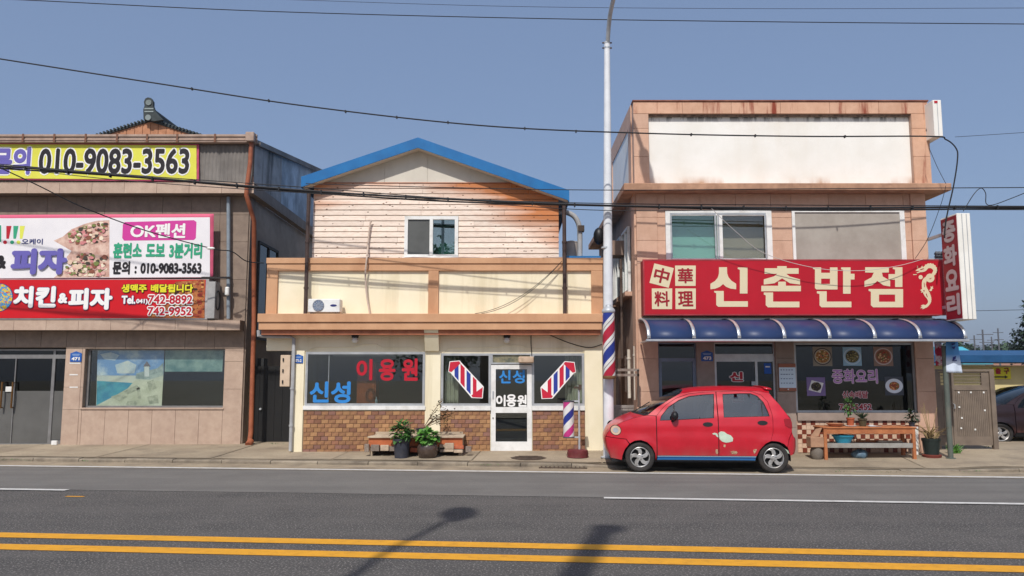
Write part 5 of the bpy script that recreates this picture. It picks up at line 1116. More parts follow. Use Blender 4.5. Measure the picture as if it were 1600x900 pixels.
# tiled roof of the house behind
YT = 27.0
t = thing('tiled_roof_house', 'house with wooden gable and dark tiled ridge behind the stone building', 'house', (U(233, 213, YT)[0], YT, 0))
pkk = U(233, 187, YT); e0 = U(120, 222, YT); e1 = U(346, 222, YT)
tilem = mat('dark_roof_tile', s3(58, 66, 66), s3(44, 50, 50), scale=8, rough=.6)
wgm = mat('orange_gable_boards', s3(190, 134, 100), s3(170, 116, 84), scale=5, rough=.8, rnd=.08)
nb_ = 16
MB().prism([(e0[0] + .3, 5.0), (e1[0] - .3, 5.0), (e1[0] - .3, e1[1] - .1), (pkk[0], pkk[1] - .12), (e0[0] + .3, e0[1] - .1)], YT + .09, YT + 6).build('house_wall', wgm, t)
for i in range(nb_):
    xa_, xb_ = e0[0] + .32 + (e1[0] - e0[0] - .64) * i / nb_, e0[0] + .32 + (e1[0] - e0[0] - .64) * (i + 1) / nb_
    zf_ = lambda x_: (lin(pkk, e0, x_) if x_ < pkk[0] else lin(pkk, e1, x_)) - .055
    MB().prism([(xa_ + .008, 5.5), (xb_ - .008, 5.5), (xb_ - .008, zf_(xb_)), (xa_ + .008, zf_(xa_))], YT + .05, YT + .089).build('gable_board', wgm, t)
for e_ in (e0, e1):
    MB().prism([(e_[0], e_[1] + .02), (pkk[0], pkk[1] + .02), (pkk[0], pkk[1] - .05), (e_[0], e_[1] - .05)], YT, YT + 6.5).build('roof_slope', tilem, t)
    for k in range(22):
        f_ = k / 21; c = (e_[0] + (pkk[0] - e_[0]) * f_, e_[1] + (pkk[1] - e_[1]) * f_ + .035); MB().tube([(c[0], YT - .06, c[1]), (c[0], YT + 6.4, c[1])], .04, 6).build('edge_tile', tilem, t)
rid = MB(); 
for k in range(3): rid.box(pkk[0] - .16 + .02 * k, pkk[0] + .16 - .02 * k, YT - .04, YT + 6.3, pkk[1] + .02 + .1 * k, pkk[1] + .11 + .1 * k)
rid.build('ridge_courses', tilem, t)
MB().tube([(pkk[0], YT - .05, pkk[1] + .36), (pkk[0], YT + 6.3, pkk[1] + .36)], .12, 10).build('ridge_cap', tilem, t)
on = [U(a, b, YT - .1) for a, b in ((225.5, 187), (225, 172), (227, 166), (226, 160), (228, 155), (232, 153), (237, 154), (240, 159), (240, 166), (243, 174), (248, 180), (256, 188), (242, 190))]
orn = MB().prism(on, YT - .16, YT - .02).build('ridge_end_ornament', tilem, t)
q = U(232.5, 160.5, YT - .16); MB().lathe([(.1, -.03), (.1, 0), (.07, 0), (.07, -.02)], (q[0], YT - .16, q[1]), 16, axis='y').build('rosette', mat('pale_tile', s3(130, 140, 138), s3(100, 108, 106), scale=20, rough=.6), orn)
q = U(232, 184, YT - .16); MB().lathe([(.1, -.04), (.1, 0)], (q[0], YT - .16, q[1]), 16, axis='y').build('end_tile', mat('pale_end_tile', s3(130, 140, 138), rough=.6), orn)
for p_ in (169, 173.5): q = R(226, p_, 240, p_ + 2, YT - .16); MB().box(q[0], q[1], YT - .18, YT - .161, q[2], q[3]).build('band', mat('pale_band', s3(140, 150, 148), rough=.6), orn)
# ================================================================== CARS
def car_xz(p): return ((p[0] - 338) / 420.0, (738 - p[1]) / 420.0)
def interp(tab, x):
    if x <= tab[0][0]: return tab[0][1]
    for (a, b), (c, d) in zip(tab[:-1], tab[1:]):
        if x <= c: t = (x - a) / (c - a); t = t * t * (3 - 2 * t) * .4 + t * .6; return b + (d - b) * t
    return tab[-1][1]
WZ = [(.10, .64), (.2, .69), (.30, .715), (.46, .738), (.60, .742), (.70, .735), (.80, .738), (.95, .715), (1.15, .645), (1.38, .56), (1.55, .50)]
WX = [(-.66, .60), (-.60, .72), (-.5, .84), (-.35, .925), (-.15, .975), (.15, 1.0), (2.2, 1.0), (2.42, .98), (2.58, .945), (2.70, .88), (2.80, .78)]
def halfw(x, z):
    f = interp(WX, x)
    fl = 0                                                            # wheel-arch flare
    for cx in (0.0, 2.345):
        r = math.hypot(x - cx, z - .25); fl = max(fl, .018 * max(0, 1 - abs(r - .32) / .09))
    cr = -.010 * math.exp(-((z - .765) / .018) ** 2) - .006 * math.exp(-((z - .47) / .02) ** 2)
    return interp(WZ, z) * f + fl + (cr if .35 < x < 2.3 else 0)
def densify(poly, d=.035):
    out = []
    for i, a in enumerate(poly):
        b = poly[(i + 1) % len(poly)]; k = max(1, int(math.hypot(b[0] - a[0], b[1] - a[1]) / d))
        out += [(a[0] + (b[0] - a[0]) * j / k, a[1] + (b[1] - a[1]) * j / k) for j in range(k)]
    return out
def shrink(poly, d):
    n_ = len(poly); ar = sum(poly[i][0] * poly[(i + 1) % n_][1] - poly[(i + 1) % n_][0] * poly[i][1] for i in range(n_)); sg_ = 1 if ar > 0 else -1; out = []
    for i in range(n_):
        a, b, c = Vector(poly[i - 1]), Vector(poly[i]), Vector(poly[(i + 1) % n_]); e1 = (b - a).normalized(); e2 = (c - b).normalized()
        nn_ = Vector((-e1.y - e2.y, e1.x + e2.x)) * sg_
        nn_ = nn_.normalized() if nn_.length > 1e-6 else Vector((0, 0)); out.append((b.x + nn_.x * d, b.y + nn_.y * d))
    return out
def inside(p, poly):
    c = False; j = len(poly) - 1
    for i in range(len(poly)):
        if (poly[i][1] > p[1]) != (poly[j][1] > p[1]) and p[0] < (poly[j][0] - poly[i][0]) * (p[1] - poly[i][1]) / (poly[j][1] - poly[i][1]) + poly[i][0]: c = not c
        j = i
    return c
def panel(name, outline, parent, m, off=0.0, holes=(), gap=.0035, rim=.03, sides=(-1, 1), step=.05, raw=False, smooth=60, curve=False):
    O = [car_xz(p) for p in outline] if not raw else list(outline); H = [[car_xz(p) for p in h] for h in holes]
    if gap: O = shrink(O, gap)
    O = densify(O); H = [densify(h) for h in H]
    pts = list(O); edges = [(i, (i + 1) % len(O)) for i in range(len(O))]
    for h in H:
        b = len(pts); pts += h; edges += [(b + i, b + (i + 1) % len(h)) for i in range(len(h))]
    nb_ = len(pts); bx = [p[0] for p in O]; bz = [p[1] for p in O]; rings = [O] + H
    x_ = min(bx)
    while x_ < max(bx):
        z_ = min(bz)
        while z_ < max(bz):
            if inside((x_, z_), O) and not any(inside((x_, z_), h) for h in H) and min(math.hypot(x_ - p[0], z_ - p[1]) for r in rings for p in r) > step * .45: pts.append((x_, z_))
            z_ += step
        x_ += step
    res = delaunay_2d_cdt([Vector(p) for p in pts], edges, [], 0, 1e-6)
    V2, F2 = res[0], res[2]
    fs = []
    for f in F2:
        c = sum((V2[i] for i in f), Vector((0, 0))) / len(f)
        if inside(c, O) and not any(inside(c, h) for h in H): fs.append(tuple(f))
    cnt = {}
    for f in fs:
        for i in range(len(f)):
            e = (f[i], f[(i + 1) % len(f)]); cnt[tuple(sorted(e))] = cnt.get(tuple(sorted(e)), 0) + 1
    bound = [e for e, k in cnt.items() if k == 1]; outs = []
    for s in sides:
        mb = MB(); vs = [(v.x, s * (halfw(v.x, v.y) + off), v.y) for v in V2]; n0 = len(vs); mp_ = {}
        ff = list(fs)
        if rim:
            for e in bound:
                for i in e:
                    if i not in mp_: mp_[i] = len(vs); vs.append((V2[i].x, s * (halfw(V2[i].x, V2[i].y) + off - rim), V2[i].y))
                ff.append((e[0], e[1], mp_[e[1]], mp_[e[0]]))
        outs.append(mb.add(vs, ff).build(name, m, parent, smooth=smooth, local=True))
    return outs
def across(name, edge, cent, parent, m, e0=0, n_=14, off=0.0, smooth=60, pw=(2.4, 2.6)):
    E = [car_xz(p) for p in edge]; C = [car_xz(p) for p in cent]
    E = [(p.x, p.y) for p in smoothpts([(a, b, 0) for a, b in E], 4)]; C = [(p.x, p.y) for p in smoothpts([(a, b, 0) for a, b in C], 4)]
    mb = MB(); k = len(E) - 1
    def fn(u_, v):
        i = min(int(round(u_ * k)), k); t = v * 2 - 1; (ex, ez), (cx, cz) = E[i], C[i]; w_ = halfw(ex, ez) + off; a = abs(t)
        return (cx + (ex - cx) * a ** pw[0], t * w_, cz + (ez - cz) * a ** pw[1])
    mb.grid(fn, k, n_); return mb.build(name, m, parent, smooth=smooth, local=True)
HE = [(95, 462), (112, 434), (146, 405), (200, 372), (270, 345), (340, 325), (400, 316)]; HC = [(88, 458), (104, 426), (140, 394), (196, 358), (250, 332), (295, 312), (325, 300)]
WE = [(400, 316), (480, 255), (560, 205), (655, 153)]; WC = [(325, 300), (450, 236), (572, 178), (696, 128)]
RE = [(655, 153), (760, 139), (950, 131), (1150, 132), (1255, 138), (1320, 150)]; RC = [(696, 130), (790, 113), (950, 103), (1150, 104), (1250, 108), (1345, 118)]
GE = [(1320, 150), (1350, 190), (1392, 240), (1440, 310)]; GC = [(1340, 128), (1368, 180), (1412, 238), (1458, 310)]
TE = [(1440, 310), (1466, 345), (1470, 440), (1482, 474)]; TC = [(1458, 310), (1482, 345), (1488, 440), (1496, 474)]
BE = [(1482, 474), (1497, 492), (1496, 560), (1482, 602)]; BC = [(1502, 474), (1514, 495), (1512, 560), (1496, 602)]
NE = [(95, 462), (82, 492), (88, 540), (100, 590), (122, 640)]; NC = [(88, 458), (74, 495), (78, 545), (92, 595), (118, 640)]
DTOP = [(466, 320), (540, 240), (620, 191), (720, 157), (820, 145), (922, 140)]
RTOP = [(926, 140), (1080, 136), (1190, 139), (1256, 164), (1302, 214), (1323, 300), (1326, 345), (1323, 440), (1302, 503)]
FARCH = [(456, 652), (450, 600), (428, 552), (392, 516), (345, 500), (300, 506), (262, 526)]
RARCH = [(1302, 503), (1318, 502), (1362, 507), (1402, 526), (1424, 548)]
FWIN = [(490, 356), (500, 322), (560, 253), (640, 203), (720, 174), (820, 162), (908, 157), (903, 240), (893, 336), (600, 352)]
RWIN = [(972, 159), (1100, 152), (1180, 152), (1230, 171), (1270, 216), (1298, 288), (1305, 322), (966, 331)]
def build_car(t, paint, pals, rimm, decals=True):
    blackp, tyre, glassm, rub, redlens, clear, chrome, under = pals
    panel('front_fender', HE[:1] + HE[1:] + [(462, 322), (463, 612), (456, 652)] + FARCH[1:] + [(236, 494), (88, 480)], t, paint)
    panel('bumper_side', [(88, 482), (236, 496), (258, 530), (226, 572), (208, 620), (204, 652), (122, 640), (100, 590), (88, 540), (82, 495)], t, paint)
    fd = panel('front_door', DTOP + [(920, 614), (467, 614)], t, paint, holes=[FWIN])
    rd = panel('rear_door', RTOP + [(1264, 522), (1222, 566), (1198, 614), (924, 614)], t, paint, holes=[RWIN])
    panel('quarter_panel', [(400, 316)] + WE[1:] + RE[1:] + GE[1:] + TE[1:3] + [(1444, 484), (1424, 548)] + RARCH[::-1][1:] + RTOP[::-1][1:] + DTOP[::-1], t, paint)
    panel('rear_bumper_side', [(1482, 474)] + BE[1:] + [(1446, 613), (1438, 578), (1426, 548), (1446, 486), (1471, 444)], t, paint)
    panel('sill', [(464, 617), (1196, 617), (1190, 657), (462, 657)], t, under, rim=.06)
    for i in (0, 1):
        sd = (-1, 1)[i]
        panel('window_pane', FWIN, fd[i], glassm, off=-.012, gap=-.004, rim=0, sides=(sd,), step=.1); panel('window_pane', RWIN, rd[i], glassm, off=-.012, gap=-.004, rim=0, sides=(sd,), step=.1)
        for wn_, dd in ((FWIN, fd[i]), (RWIN, rd[i])):
            cxw, czw = sum(p_[0] for p_ in wn_) / len(wn_), sum(p_[1] for p_ in wn_) / len(wn_)
            O_ = [car_xz(p_) for p_ in wn_]; I_ = shrink(O_, .012); inner = [(338 + a_ * 420, 738 - b_ * 420) for a_, b_ in I_]
            panel('window_seal', wn_, dd, rub, off=-.004, gap=-.003, rim=0, sides=(sd,), holes=[inner], step=.2)
        panel('window_post', [(597, 222), (606, 218), (604, 352), (594, 352)], fd[i], blackp, off=-.006, gap=0, sides=(sd,), rim=.01)
        panel('window_post', [(1252, 186), (1260, 192), (1258, 325), (1250, 325)], rd[i], blackp, off=-.006, gap=0, sides=(sd,), rim=.01)
        for dd, cx in ((fd[i], 845), (rd[i], 1248)):
            el_ = [(cx + 38 * math.cos(k * .5236), 382 - (0 if cx < 900 else 13) + 17 * math.sin(k * .5236)) for k in range(12)]
            panel('door_handle', el_, dd, blackp, off=.006, gap=0, rim=.02, sides=(sd,), step=.2)
        # mirror
        m0 = car_xz((602, 322)); wy = halfw(*m0); mb = MB()
        mb.grid(lambda u_, v: (m0[0] + .065 * math.cos(u_ * 6.2832) * math.sin(v * 3.1416) - .01, sd * (wy + .09 + .085 * math.cos(v * 3.1416)), m0[1] + .01 + .085 * math.sin(u_ * 6.2832) * math.sin(v * 3.1416)), 16, 10)
        mb.tube([(m0[0] - .05, sd * (wy - .01), m0[1] - .1), (m0[0] - .02, sd * (wy + .05), m0[1] - .05)], .03, 8); mb.build('side_mirror', blackp, t, smooth='all', local=True)
    across('hood', HE, HC, t, paint); across('windshield', WE, WC, t, glassm, off=-.002); across('roof', RE, RC, t, paint, pw=(2.4, 3.2)); across('rear_window', GE, GC, t, glassm, off=-.002)
    across('tailgate', TE, TC, t, paint); across('rear_bumper', BE, BC, t, paint); across('front_bumper', NE, NC, t, paint)
    # spoiler lip
    mb = MB(); mb.grid(lambda u_, v: (car_xz((1290 + 55 * v, 0))[0] + .02 * (1 - (2 * u_ - 1) ** 2), (2 * u_ - 1) * .5, car_xz((0, 106 + 8 * v))[1] + .012 - .03 * abs(2 * u_ - 1) ** 4), 12, 2); o = mb.build('spoiler', paint, t, smooth='all', local=True); md = o.modifiers.new('lip', 'SOLIDIFY'); md.thickness = .02
    # lamps
    hl = [(160 + 42 * math.cos(k * .3927) * .85 - 10 * math.sin(k * .3927), 430 - 34 * math.sin(k * .3927) - 8 * math.cos(k * .3927)) for k in range(16)]
    sc_ = lambda k: [(160 + (p_[0] - 160) * k, 430 + (p_[1] - 430) * k) for p_ in hl]
    panel('headlight_surround', sc_(1.14), t, rub, off=.002, gap=0, rim=.012, step=.03)
    hp_ = panel('headlight', hl, t, clear, off=.007, gap=0, rim=.012, step=.03)
    for i in (0, 1): panel('reflector', sc_(.55), hp_[i], chrome, off=.010, gap=0, rim=.004, step=.03, sides=((-1, 1)[i],))
    tl = [(1408, 345), (1420, 338), (1464, 342), (1471, 370), (1472, 412), (1440, 404), (1415, 388)]
    panel('tail_light', tl, t, redlens, off=.006, gap=0, rim=.012, step=.05)
    # cowl and wiper
    across('cowl', [(372, 318), (404, 314)], [(300, 308), (332, 297)], t, rub, off=.0)
    MB().tube([(car_xz((300, 0))[0], -.45, car_xz((0, 306))[1] + .02), (car_xz((400, 0))[0] - .05, -.3, car_xz((0, 268))[1] + .03), (car_xz((440, 0))[0], -.1, car_xz((0, 240))[1] + .03)], .008, 6).build('wiper', rub, t, local=True)
    # dark inner shell, arch liners, floor
    shell = [(120, 600), (108, 480), (200, 392), (400, 335), (1440, 335), (1462, 440), (1480, 560), (1440, 600)]
    FA = [(206, 640), (212, 600), (232, 556), (270, 520), (300, 508), (345, 502), (392, 518), (428, 556), (450, 604), (456, 640)]
    RA_ = [(1192, 640), (1202, 596), (1228, 552), (1270, 518), (1318, 504), (1362, 509), (1402, 528), (1430, 560)]
    panel('inner_shell', [(118, 620)] + shell[1:7] + [(1440, 600)] + RA_[::-1] + FA[::-1], t, under, off=-.032, gap=0, rim=0)
    for c in (0.0, 2.345):
        for sd in (-1, 1):
            mb = MB(); mb.grid(lambda u_, v: (c + .30 * math.cos(-.15 + u_ * 3.45), sd * (.40 + .30 * v), .25 + .30 * math.sin(-.15 + u_ * 3.45)), 20, 1); mb.add([(c + .3 * math.cos(-.15 + k * .1725), sd * .42, .25 + .3 * math.sin(-.15 + k * .1725)) for k in range(21)], [tuple(range(21))])
            mb.build('arch_liner', under, t, smooth='all', local=True)
    MB().box(-.5, 2.6, -.60, .60, .17, .22).box(.32, 2.02, -.66, .66, .171, .40).build('floor_pan', under, t, local=True)
    # seats, steering wheel
    for sx, n2 in ((.95, 2), (1.75, 1)):
        for sy in ((-.32, .32) if n2 == 2 else (0,)):
            hw = .22 if n2 == 2 else .52
            mb = MB(); mb.box(sx - .25, sx + .2, sy - hw, sy + hw, .40, .62); mb.prism([(sx + .12, .6), (sx + .28, .62), (sx + .42, 1.18), (sx + .32, 1.2)], sy - hw, sy + hw); 
            for hy in ((sy,) if n2 == 2 else (-.3, .3)): mb.box(sx + .34, sx + .43, hy - .11, hy + .11, 1.2, 1.36)
            mb.build('seat', plain('seat_cloth', s3(96, 94, 92), .95), t, bevel=.02, local=True)
    sw = (.62, -.32, .98); MB().tube([(sw[0] + .08 * math.sin(a * .2618) * .5, sw[1] + .17 * math.cos(a * .2618), sw[2] + .16 * math.sin(a * .2618)) for a in range(25)], .014, 6).build('steering_wheel', rub, t, True, local=True)
    MB().box(.28, .52, -.62, .62, .78, .93).build('dashboard', rub, t, bevel=.03, local=True)
    # wheels
    for wx, nm in ((0.0, 'f'), (2.345, 'r')):
        for sd in (-1, 1):
            c = (wx, sd * .648, .262); lat = lambda prof: [(r, sd * h) for r, h in prof]
            wt = MB().lathe(lat([(.17, -.05), (.178, -.07), (.20, -.078), (.235, -.078), (.252, -.07), (.2615, -.05), (.2625, 0), (.2615, .05), (.252, .07), (.235, .078), (.20, .078), (.183, .07), (.178, .06)]), c, 40, axis='y', caps=False).build('wheel', tyre, t, True, local=True)
            MB().lathe(lat([(.178, .066), (.172, .070), (.163, .062), (.158, .02), (.155, -.05)]), c, 40, axis='y', caps=False).build('rim', rimm, wt, True, local=True)
            MB().lathe(lat([(.157, .015), (.02, .012)]), c, 32, axis='y').build('brake_disc', under, wt, local=True)
            for k in range(5):
                a0 = k * 1.25664 + .3; pts = []
                for r, da in ((.045, -.55), (.09, -.42), (.13, -.20), (.162, .05)): pts.append((r * math.cos(a0 + da), r * math.sin(a0 + da)))
                for r, da in ((.162, .55), (.125, .32), (.085, .35), (.05, .45)): pts.append((r * math.cos(a0 + da), r * math.sin(a0 + da)))
                ys = (sd * .045, sd * .066)
                MB().prism(pts, min(ys), max(ys), fn=lambda x_, y_, z_: (c[0] + x_, c[1] + y_, c[2] + z_)).build('spoke', rimm, wt, local=True, bevel=.004)
            MB().lathe(lat([(.058, .03), (.058, .068), (.05, .074), (.022, .074), (.02, .078)]), c, 20, axis='y').build('hub_cap', rimm, wt, True, local=True)
            for k in range(4): 
                a0 = k * 1.5708 + .4; MB().lathe(lat([(.008, .07), (.008, .0765)]), (c[0] + .04 * math.cos(a0), c[1], c[2] + .04 * math.sin(a0)), 8, axis='y').build('wheel_bolt', under, wt, local=True)
def car_paint(name, c, c2, rough=.36, coat=.4):
    m = mat(name, c, c2, scale=2.2, rough=rough, spec=.5, coat=coat, dirt=tint_pair(c2, .75), damt=.35, dscale=1.6, stains=((.18, .5, s3(150, 92, 84), 5, .35, .75),))
    m.node_tree.nodes['Principled BSDF'].inputs['Coat Roughness'].default_value = .12; return m
rubber = mat('tyre_rubber', s3(42, 40, 39), s3(56, 52, 49), scale=9, rough=.85, dirt=s3(96, 86, 76), damt=.4, dscale=6)
carglass = glass('car_glass', (.34, .36, .37), .14, .02)
redlens = plain('red_lens', s3(150, 18, 26), .15, coat=.5); clear = mat('headlight_lens', s3(226, 190, 160), s3(196, 170, 150), scale=14, rough=.15, coat=.6)
under = plain('underbody_black', (.012, .012, .012, 1), .8); rimm = mat('wheel_alloy', s3(205, 203, 200), s3(180, 176, 170), scale=12, rough=.35, metal=.6, dirt=s3(120, 105, 92), damt=.4, dscale=10)
pals = (black, rubber, carglass, plain('trim_rubber', (.014, .014, .014, 1), .7), redlens, clear, steel, under)
RC_A = math.radians(4.2)
fx_, fy_ = G(1000, 738)
rc = thing('parked_hatchback', 'small red hatchback with peeling paint parked at the kerb before the restaurant', 'car', (fx_ + .648 * math.sin(RC_A), fy_ + .648 * math.cos(RC_A), .022), -RC_A)
rc.rotation_euler = (.014, 0, -RC_A)
red = car_paint('faded_red_paint', s3(200, 26, 46), s3(186, 20, 38))
build_car(rc, red, pals, rimm)
primer = mat('peeled_primer', s3(196, 212, 190), s3(180, 196, 176), scale=9, rough=.8); rustp_ = mat('rusty_primer', s3(200, 180, 150), s3(150, 100, 70), scale=40, rough=.9)
def near(name, pts, m, off=.004): return panel(name, pts, rc, m, off=off, gap=0, rim=.006, sides=(-1,), step=.04)
near('sill_stripe', [(470, 621), (1190, 621), (1187, 646), (466, 646)], plain('stripe_blue', s3(46, 110, 170), .4))
near('sill_stripe', [(470, 628), (1188, 628), (1188, 632), (469, 632)], plain('stripe_navy', s3(30, 60, 110), .4), .006)
near('sill_trim', [(468, 616), (1194, 616), (1192, 621), (467, 621)], plain('stripe_white', s3(170, 180, 185), .4), .006)
near('peeled_patch', [(922, 445), (940, 432), (965, 436), (985, 452), (1012, 462), (1027, 482), (1024, 505), (1000, 512), (975, 516), (948, 508), (928, 490), (925, 470)], primer)
near('peeled_patch', [(876, 448), (892, 443), (910, 447), (918, 462), (920, 478), (908, 472), (898, 458), (880, 456)], primer)
near('peeled_patch', [(957, 530), (968, 528), (973, 540), (966, 550), (956, 545)], rustp_)
near('peeled_patch', [(1008, 582), (1025, 576), (1052, 578), (1060, 590), (1045, 602), (1018, 599)], rustp_)
near('peeled_patch', [(897, 568), (912, 565), (916, 590), (908, 604), (898, 592)], rustp_)
near('peeled_patch', [(1172, 570), (1186, 560), (1198, 563), (1190, 585), (1178, 597)], rustp_)
near('bumper_scuff', [(1398, 553), (1430, 572), (1444, 600), (1425, 590)], primer)
# plum saloon behind the gate at the right
pl_ = thing('parked_saloon', 'dark plum car half hidden behind the grey gate at the right edge', 'car', (U(1520, 690, 19.3)[0], 19.9, .12), 0)
pl_.location.x += .55; pl_.scale = (1.22, 1.12, .93)
bpy.context.view_layer.update()
build_car(pl_, car_paint('plum_paint', s3(36, 13, 19), s3(30, 11, 16), .4, .1), pals[:2] + (glass('dark_car_glass', (.10, .11, .11), .0, .03),) + pals[3:], rimm)

# ================================================================== PLANTS AND STREET THINGS
leaf_g = mat('leaf_green', s3(78, 120, 52), s3(48, 86, 36), scale=9, rough=.5, spec=.4); leaf_b = mat('leaf_bright', s3(100, 152, 62), s3(64, 112, 44), scale=9, rough=.5, spec=.4)
leaf_r = mat('leaf_reddish', s3(110, 78, 52), s3(74, 74, 40), scale=9, rough=.6); stemm = mat('stem', s3(106, 80, 56), s3(84, 64, 44), scale=12, rough=.9); dry = mat('dry_stalk', s3(170, 146, 104), s3(140, 120, 84), scale=9, rough=.9)
def leaf(mb, p, d, up, ln, wd, droop=.25):
    d = d.normalized(); sd = d.cross(up)
    sd = sd.normalized() if sd.length > 1e-3 else Vector((1, 0, 0)); nn_ = sd.cross(d)
    q = [p, p + d * ln * .35 + sd * wd * .5 + nn_ * ln * .06, p + d * ln * .75 + sd * wd * .38 - nn_ * ln * droop * .5, p + d * ln - nn_ * ln * droop, p + d * ln * .75 - sd * wd * .38 - nn_ * ln * droop * .5, p + d * ln * .35 - sd * wd * .5 + nn_ * ln * .06, p + d * ln * .5 - nn_ * ln * .06]
    mb.add(q, [(0, 1, 6), (1, 2, 6), (2, 3, 6), (3, 4, 6), (4, 5, 6), (5, 0, 6)])
def bush(par, c, rx, rz, n_, ln, wd, m, stems=7, rnd=random):
    c = Vector(c); mb = MB(); st = MB()
    for k in range(stems):
        a = rnd.uniform(0, 6.28); e = c + Vector((math.cos(a) * rx * .6, math.sin(a) * rx * .6, rz * rnd.uniform(.9, 1.5))); st.tube([c - Vector((0, 0, .03)), c.lerp(e, .5) + Vector((0, 0, .03)), e], .006, 5)
    st.build('stem', stemm, par)
    for k in range(n_):
        v = Vector((rnd.gauss(0, 1), rnd.gauss(0, 1), rnd.gauss(0, 1))).normalized() * rnd.uniform(.45, 1.0) ** .5
        p = c + Vector((v.x * rx, v.y * rx, rz + v.z * rz)); d = Vector((v.x, v.y, v.z * .5 + rnd.uniform(-.2, .4))) + Vector((rnd.uniform(-.5, .5),) * 3)
        leaf(mb, p, d, Vector((0, 0, 1)), ln * rnd.uniform(.6, 1.2), wd * rnd.uniform(.7, 1.2))
    return stuff(mb.build('foliage', m, par, smooth='all'))
potdk = mat('dark_pot', s3(58, 60, 70), s3(46, 48, 56), scale=6, rough=.55, dirt=s3(100, 92, 84), damt=.4, dscale=4); terra = mat('terracotta', s3(176, 92, 58), s3(156, 78, 48), scale=8, rough=.8); soilm = mat('potting_soil', s3(70, 56, 44), s3(50, 40, 32), scale=30, rough=1)
glz = mat('brown_glazed_jar', s3(84, 68, 58), s3(58, 46, 42), scale=6, rough=.25, spec=.6, dirt=s3(110, 96, 84), damt=.5, dscale=5)
def pot(name, label, px, py, wpx, hpx, Y, m, prof=None, base_z=None, cat='plant pot'):
    x, z = U(px, py, Y); zb = walk_z(x, Y) if base_z is None else base_z; r = wpx / 2 * Y / FPX; h = hpx * Y / FPX
    t = thing(name, label, cat, (x, Y, zb)); pr = prof or [(.72, 0), (.94, .86), (1.0, .86), (1.02, 1.0), (.9, 1.0), (.88, .9), (.5, .89)]
    MB().lathe([(a * r, b * h) for a, b in pr], (x, Y, zb), 28).build('pot', m, t, 35); MB().lathe([(r * .89, h * .90), (r * .5, h * .93)], (x, Y, zb), 20).build('soil', soilm, t)
    return t, Vector((x, Y, zb + h * .93)), r
# planter bench of old bricks with a board on top
Yt = 16.55; a = R(577, 668, 725, 710, Yt)
bx0_, bx1_ = a[0], a[1]; ztp = .14 + .5
t = thing('brick_bench', 'low bench of loose bricks with a weathered board on top before the barber shop', 'bench', ((bx0_ + bx1_) / 2, Yt, .13))
brd = mat('weathered_board', s3(196, 180, 156), s3(168, 150, 128), scale=5, rough=.9, dirt=s3(120, 104, 88), damt=.5, dscale=4); brd_or = mat('orange_board', s3(190, 108, 66), s3(170, 92, 56), scale=5, rough=.8)
zt1 = zz(682, Yt - .2); zt2 = zz(669, YB - .06)
for i in range(5):
    ya, yb = Yt - .22 + i * .146, Yt - .22 + (i + 1) * .146 - .006; za_ = zt1 + (zt2 - zt1) * .15 * i / 4 + .0
    MB().box(bx0_ + .02 * i, bx1_ - .0 * i, ya, yb, zt1 - .03, zt1 + .002 * (i % 2)).build('top_board', brd, t, bevel=.004)
MB().box(bx0_ + .05, bx1_ - .05, YB - .1, YB - .06, zt1 + .001, zt1 + .05).build('rear_batten', brd, t)
MB().box(bx0_ + .02, bx1_ - .02, Yt - .18, Yt - .155, zt1 - .2, zt1 - .031).build('apron_board', brd_or, t)
for sx_ in (bx0_ + .04, bx1_ - .1): MB().box(sx_, sx_ + .06, Yt - .15, YB - .06, .12, zt1 - .031).build('end_board', brd, t)
bcol = [mat('loose_brick_grey', s3(150, 136, 124), s3(120, 106, 96), scale=12, rough=.95, rnd=.15), mat('loose_brick_red', s3(178, 100, 70), s3(150, 80, 58), scale=12, rough=.95, rnd=.15), mat('loose_block_pale', s3(196, 176, 152), s3(170, 150, 130), scale=12, rough=.95, rnd=.1)]
for k, (px, py, w_, h_, c_, dy) in enumerate(((573, 700, 7, 12, 0, 0), (586, 700, 13, 10, 0, 0), (601, 700, 13, 9, 2, 0), (615, 701, 14, 8, 0, .05), (629, 703, 12, 6, 1, .05), (647, 703, 12, 7, 1, 0), (590, 692, 12, 5, 1, .1), (694, 704, 13, 5, 0, .05), (693, 697, 13, 5, 2, .05), (702, 703, 14, 6, 2, -.05), (702, 697, 14, 9, 2, -.06), (716, 705, 14, 5, 2, -.02), (717, 699, 15, 5, 1, -.02), (732, 702, 9, 9, 0, 0))):
    q = R(px - w_ / 2, py - h_ / 2, px + w_ / 2, py + h_ / 2, Yt - .24 + dy); zb = walk_z(q[0], Yt - .24)
    MB().box(q[0], q[1], Yt - .26 + dy, Yt - .17 + dy, max(q[2], zb), q[3]).build('loose_brick', bcol[c_], t, bevel=.006)
Ypt = Yt - .42
tp, c, r = pot('potted_shrub', 'leafy green shrub in a tall dark pot, left of the glazed jar', 627.5, 708, 27, 30, Ypt, potdk, [(.78, 0), (.92, .8), (.98, .82), (1.06, .9), (1.06, 1.0), (.92, 1.0), (.9, .9), (.5, .89)], cat='potted plant'); bush(tp, c, .175, .155, 170, .14, .09, leaf_g, 10)
tp, c, r = pot('jar_plant', 'bright green plant growing in a round brown glazed jar', 668, 709, 33, 25, Ypt, glz, [(.68, 0), (.86, .15), (1.0, .5), (.95, .78), (.8, .9), (.82, 1.0), (.7, 1.0), (.68, .9), (.4, .88)], cat='potted plant'); bush(tp, c, .21, .115, 240, .11, .09, leaf_b, 8)
tp, c, r = pot('potted_shrub', 'thin reddish shrub in a dark pot standing on the brick bench', 661, 668, 22, 11, Yt - .02, potdk, base_z=zt1 + .003, cat='potted plant')
tips = [(690, 626), (684, 640), (694, 648), (700, 640), (678, 650), (690, 655), (704, 650), (696, 662), (710, 645), (682, 658)]
st = MB(); fo = MB(); b0 = c
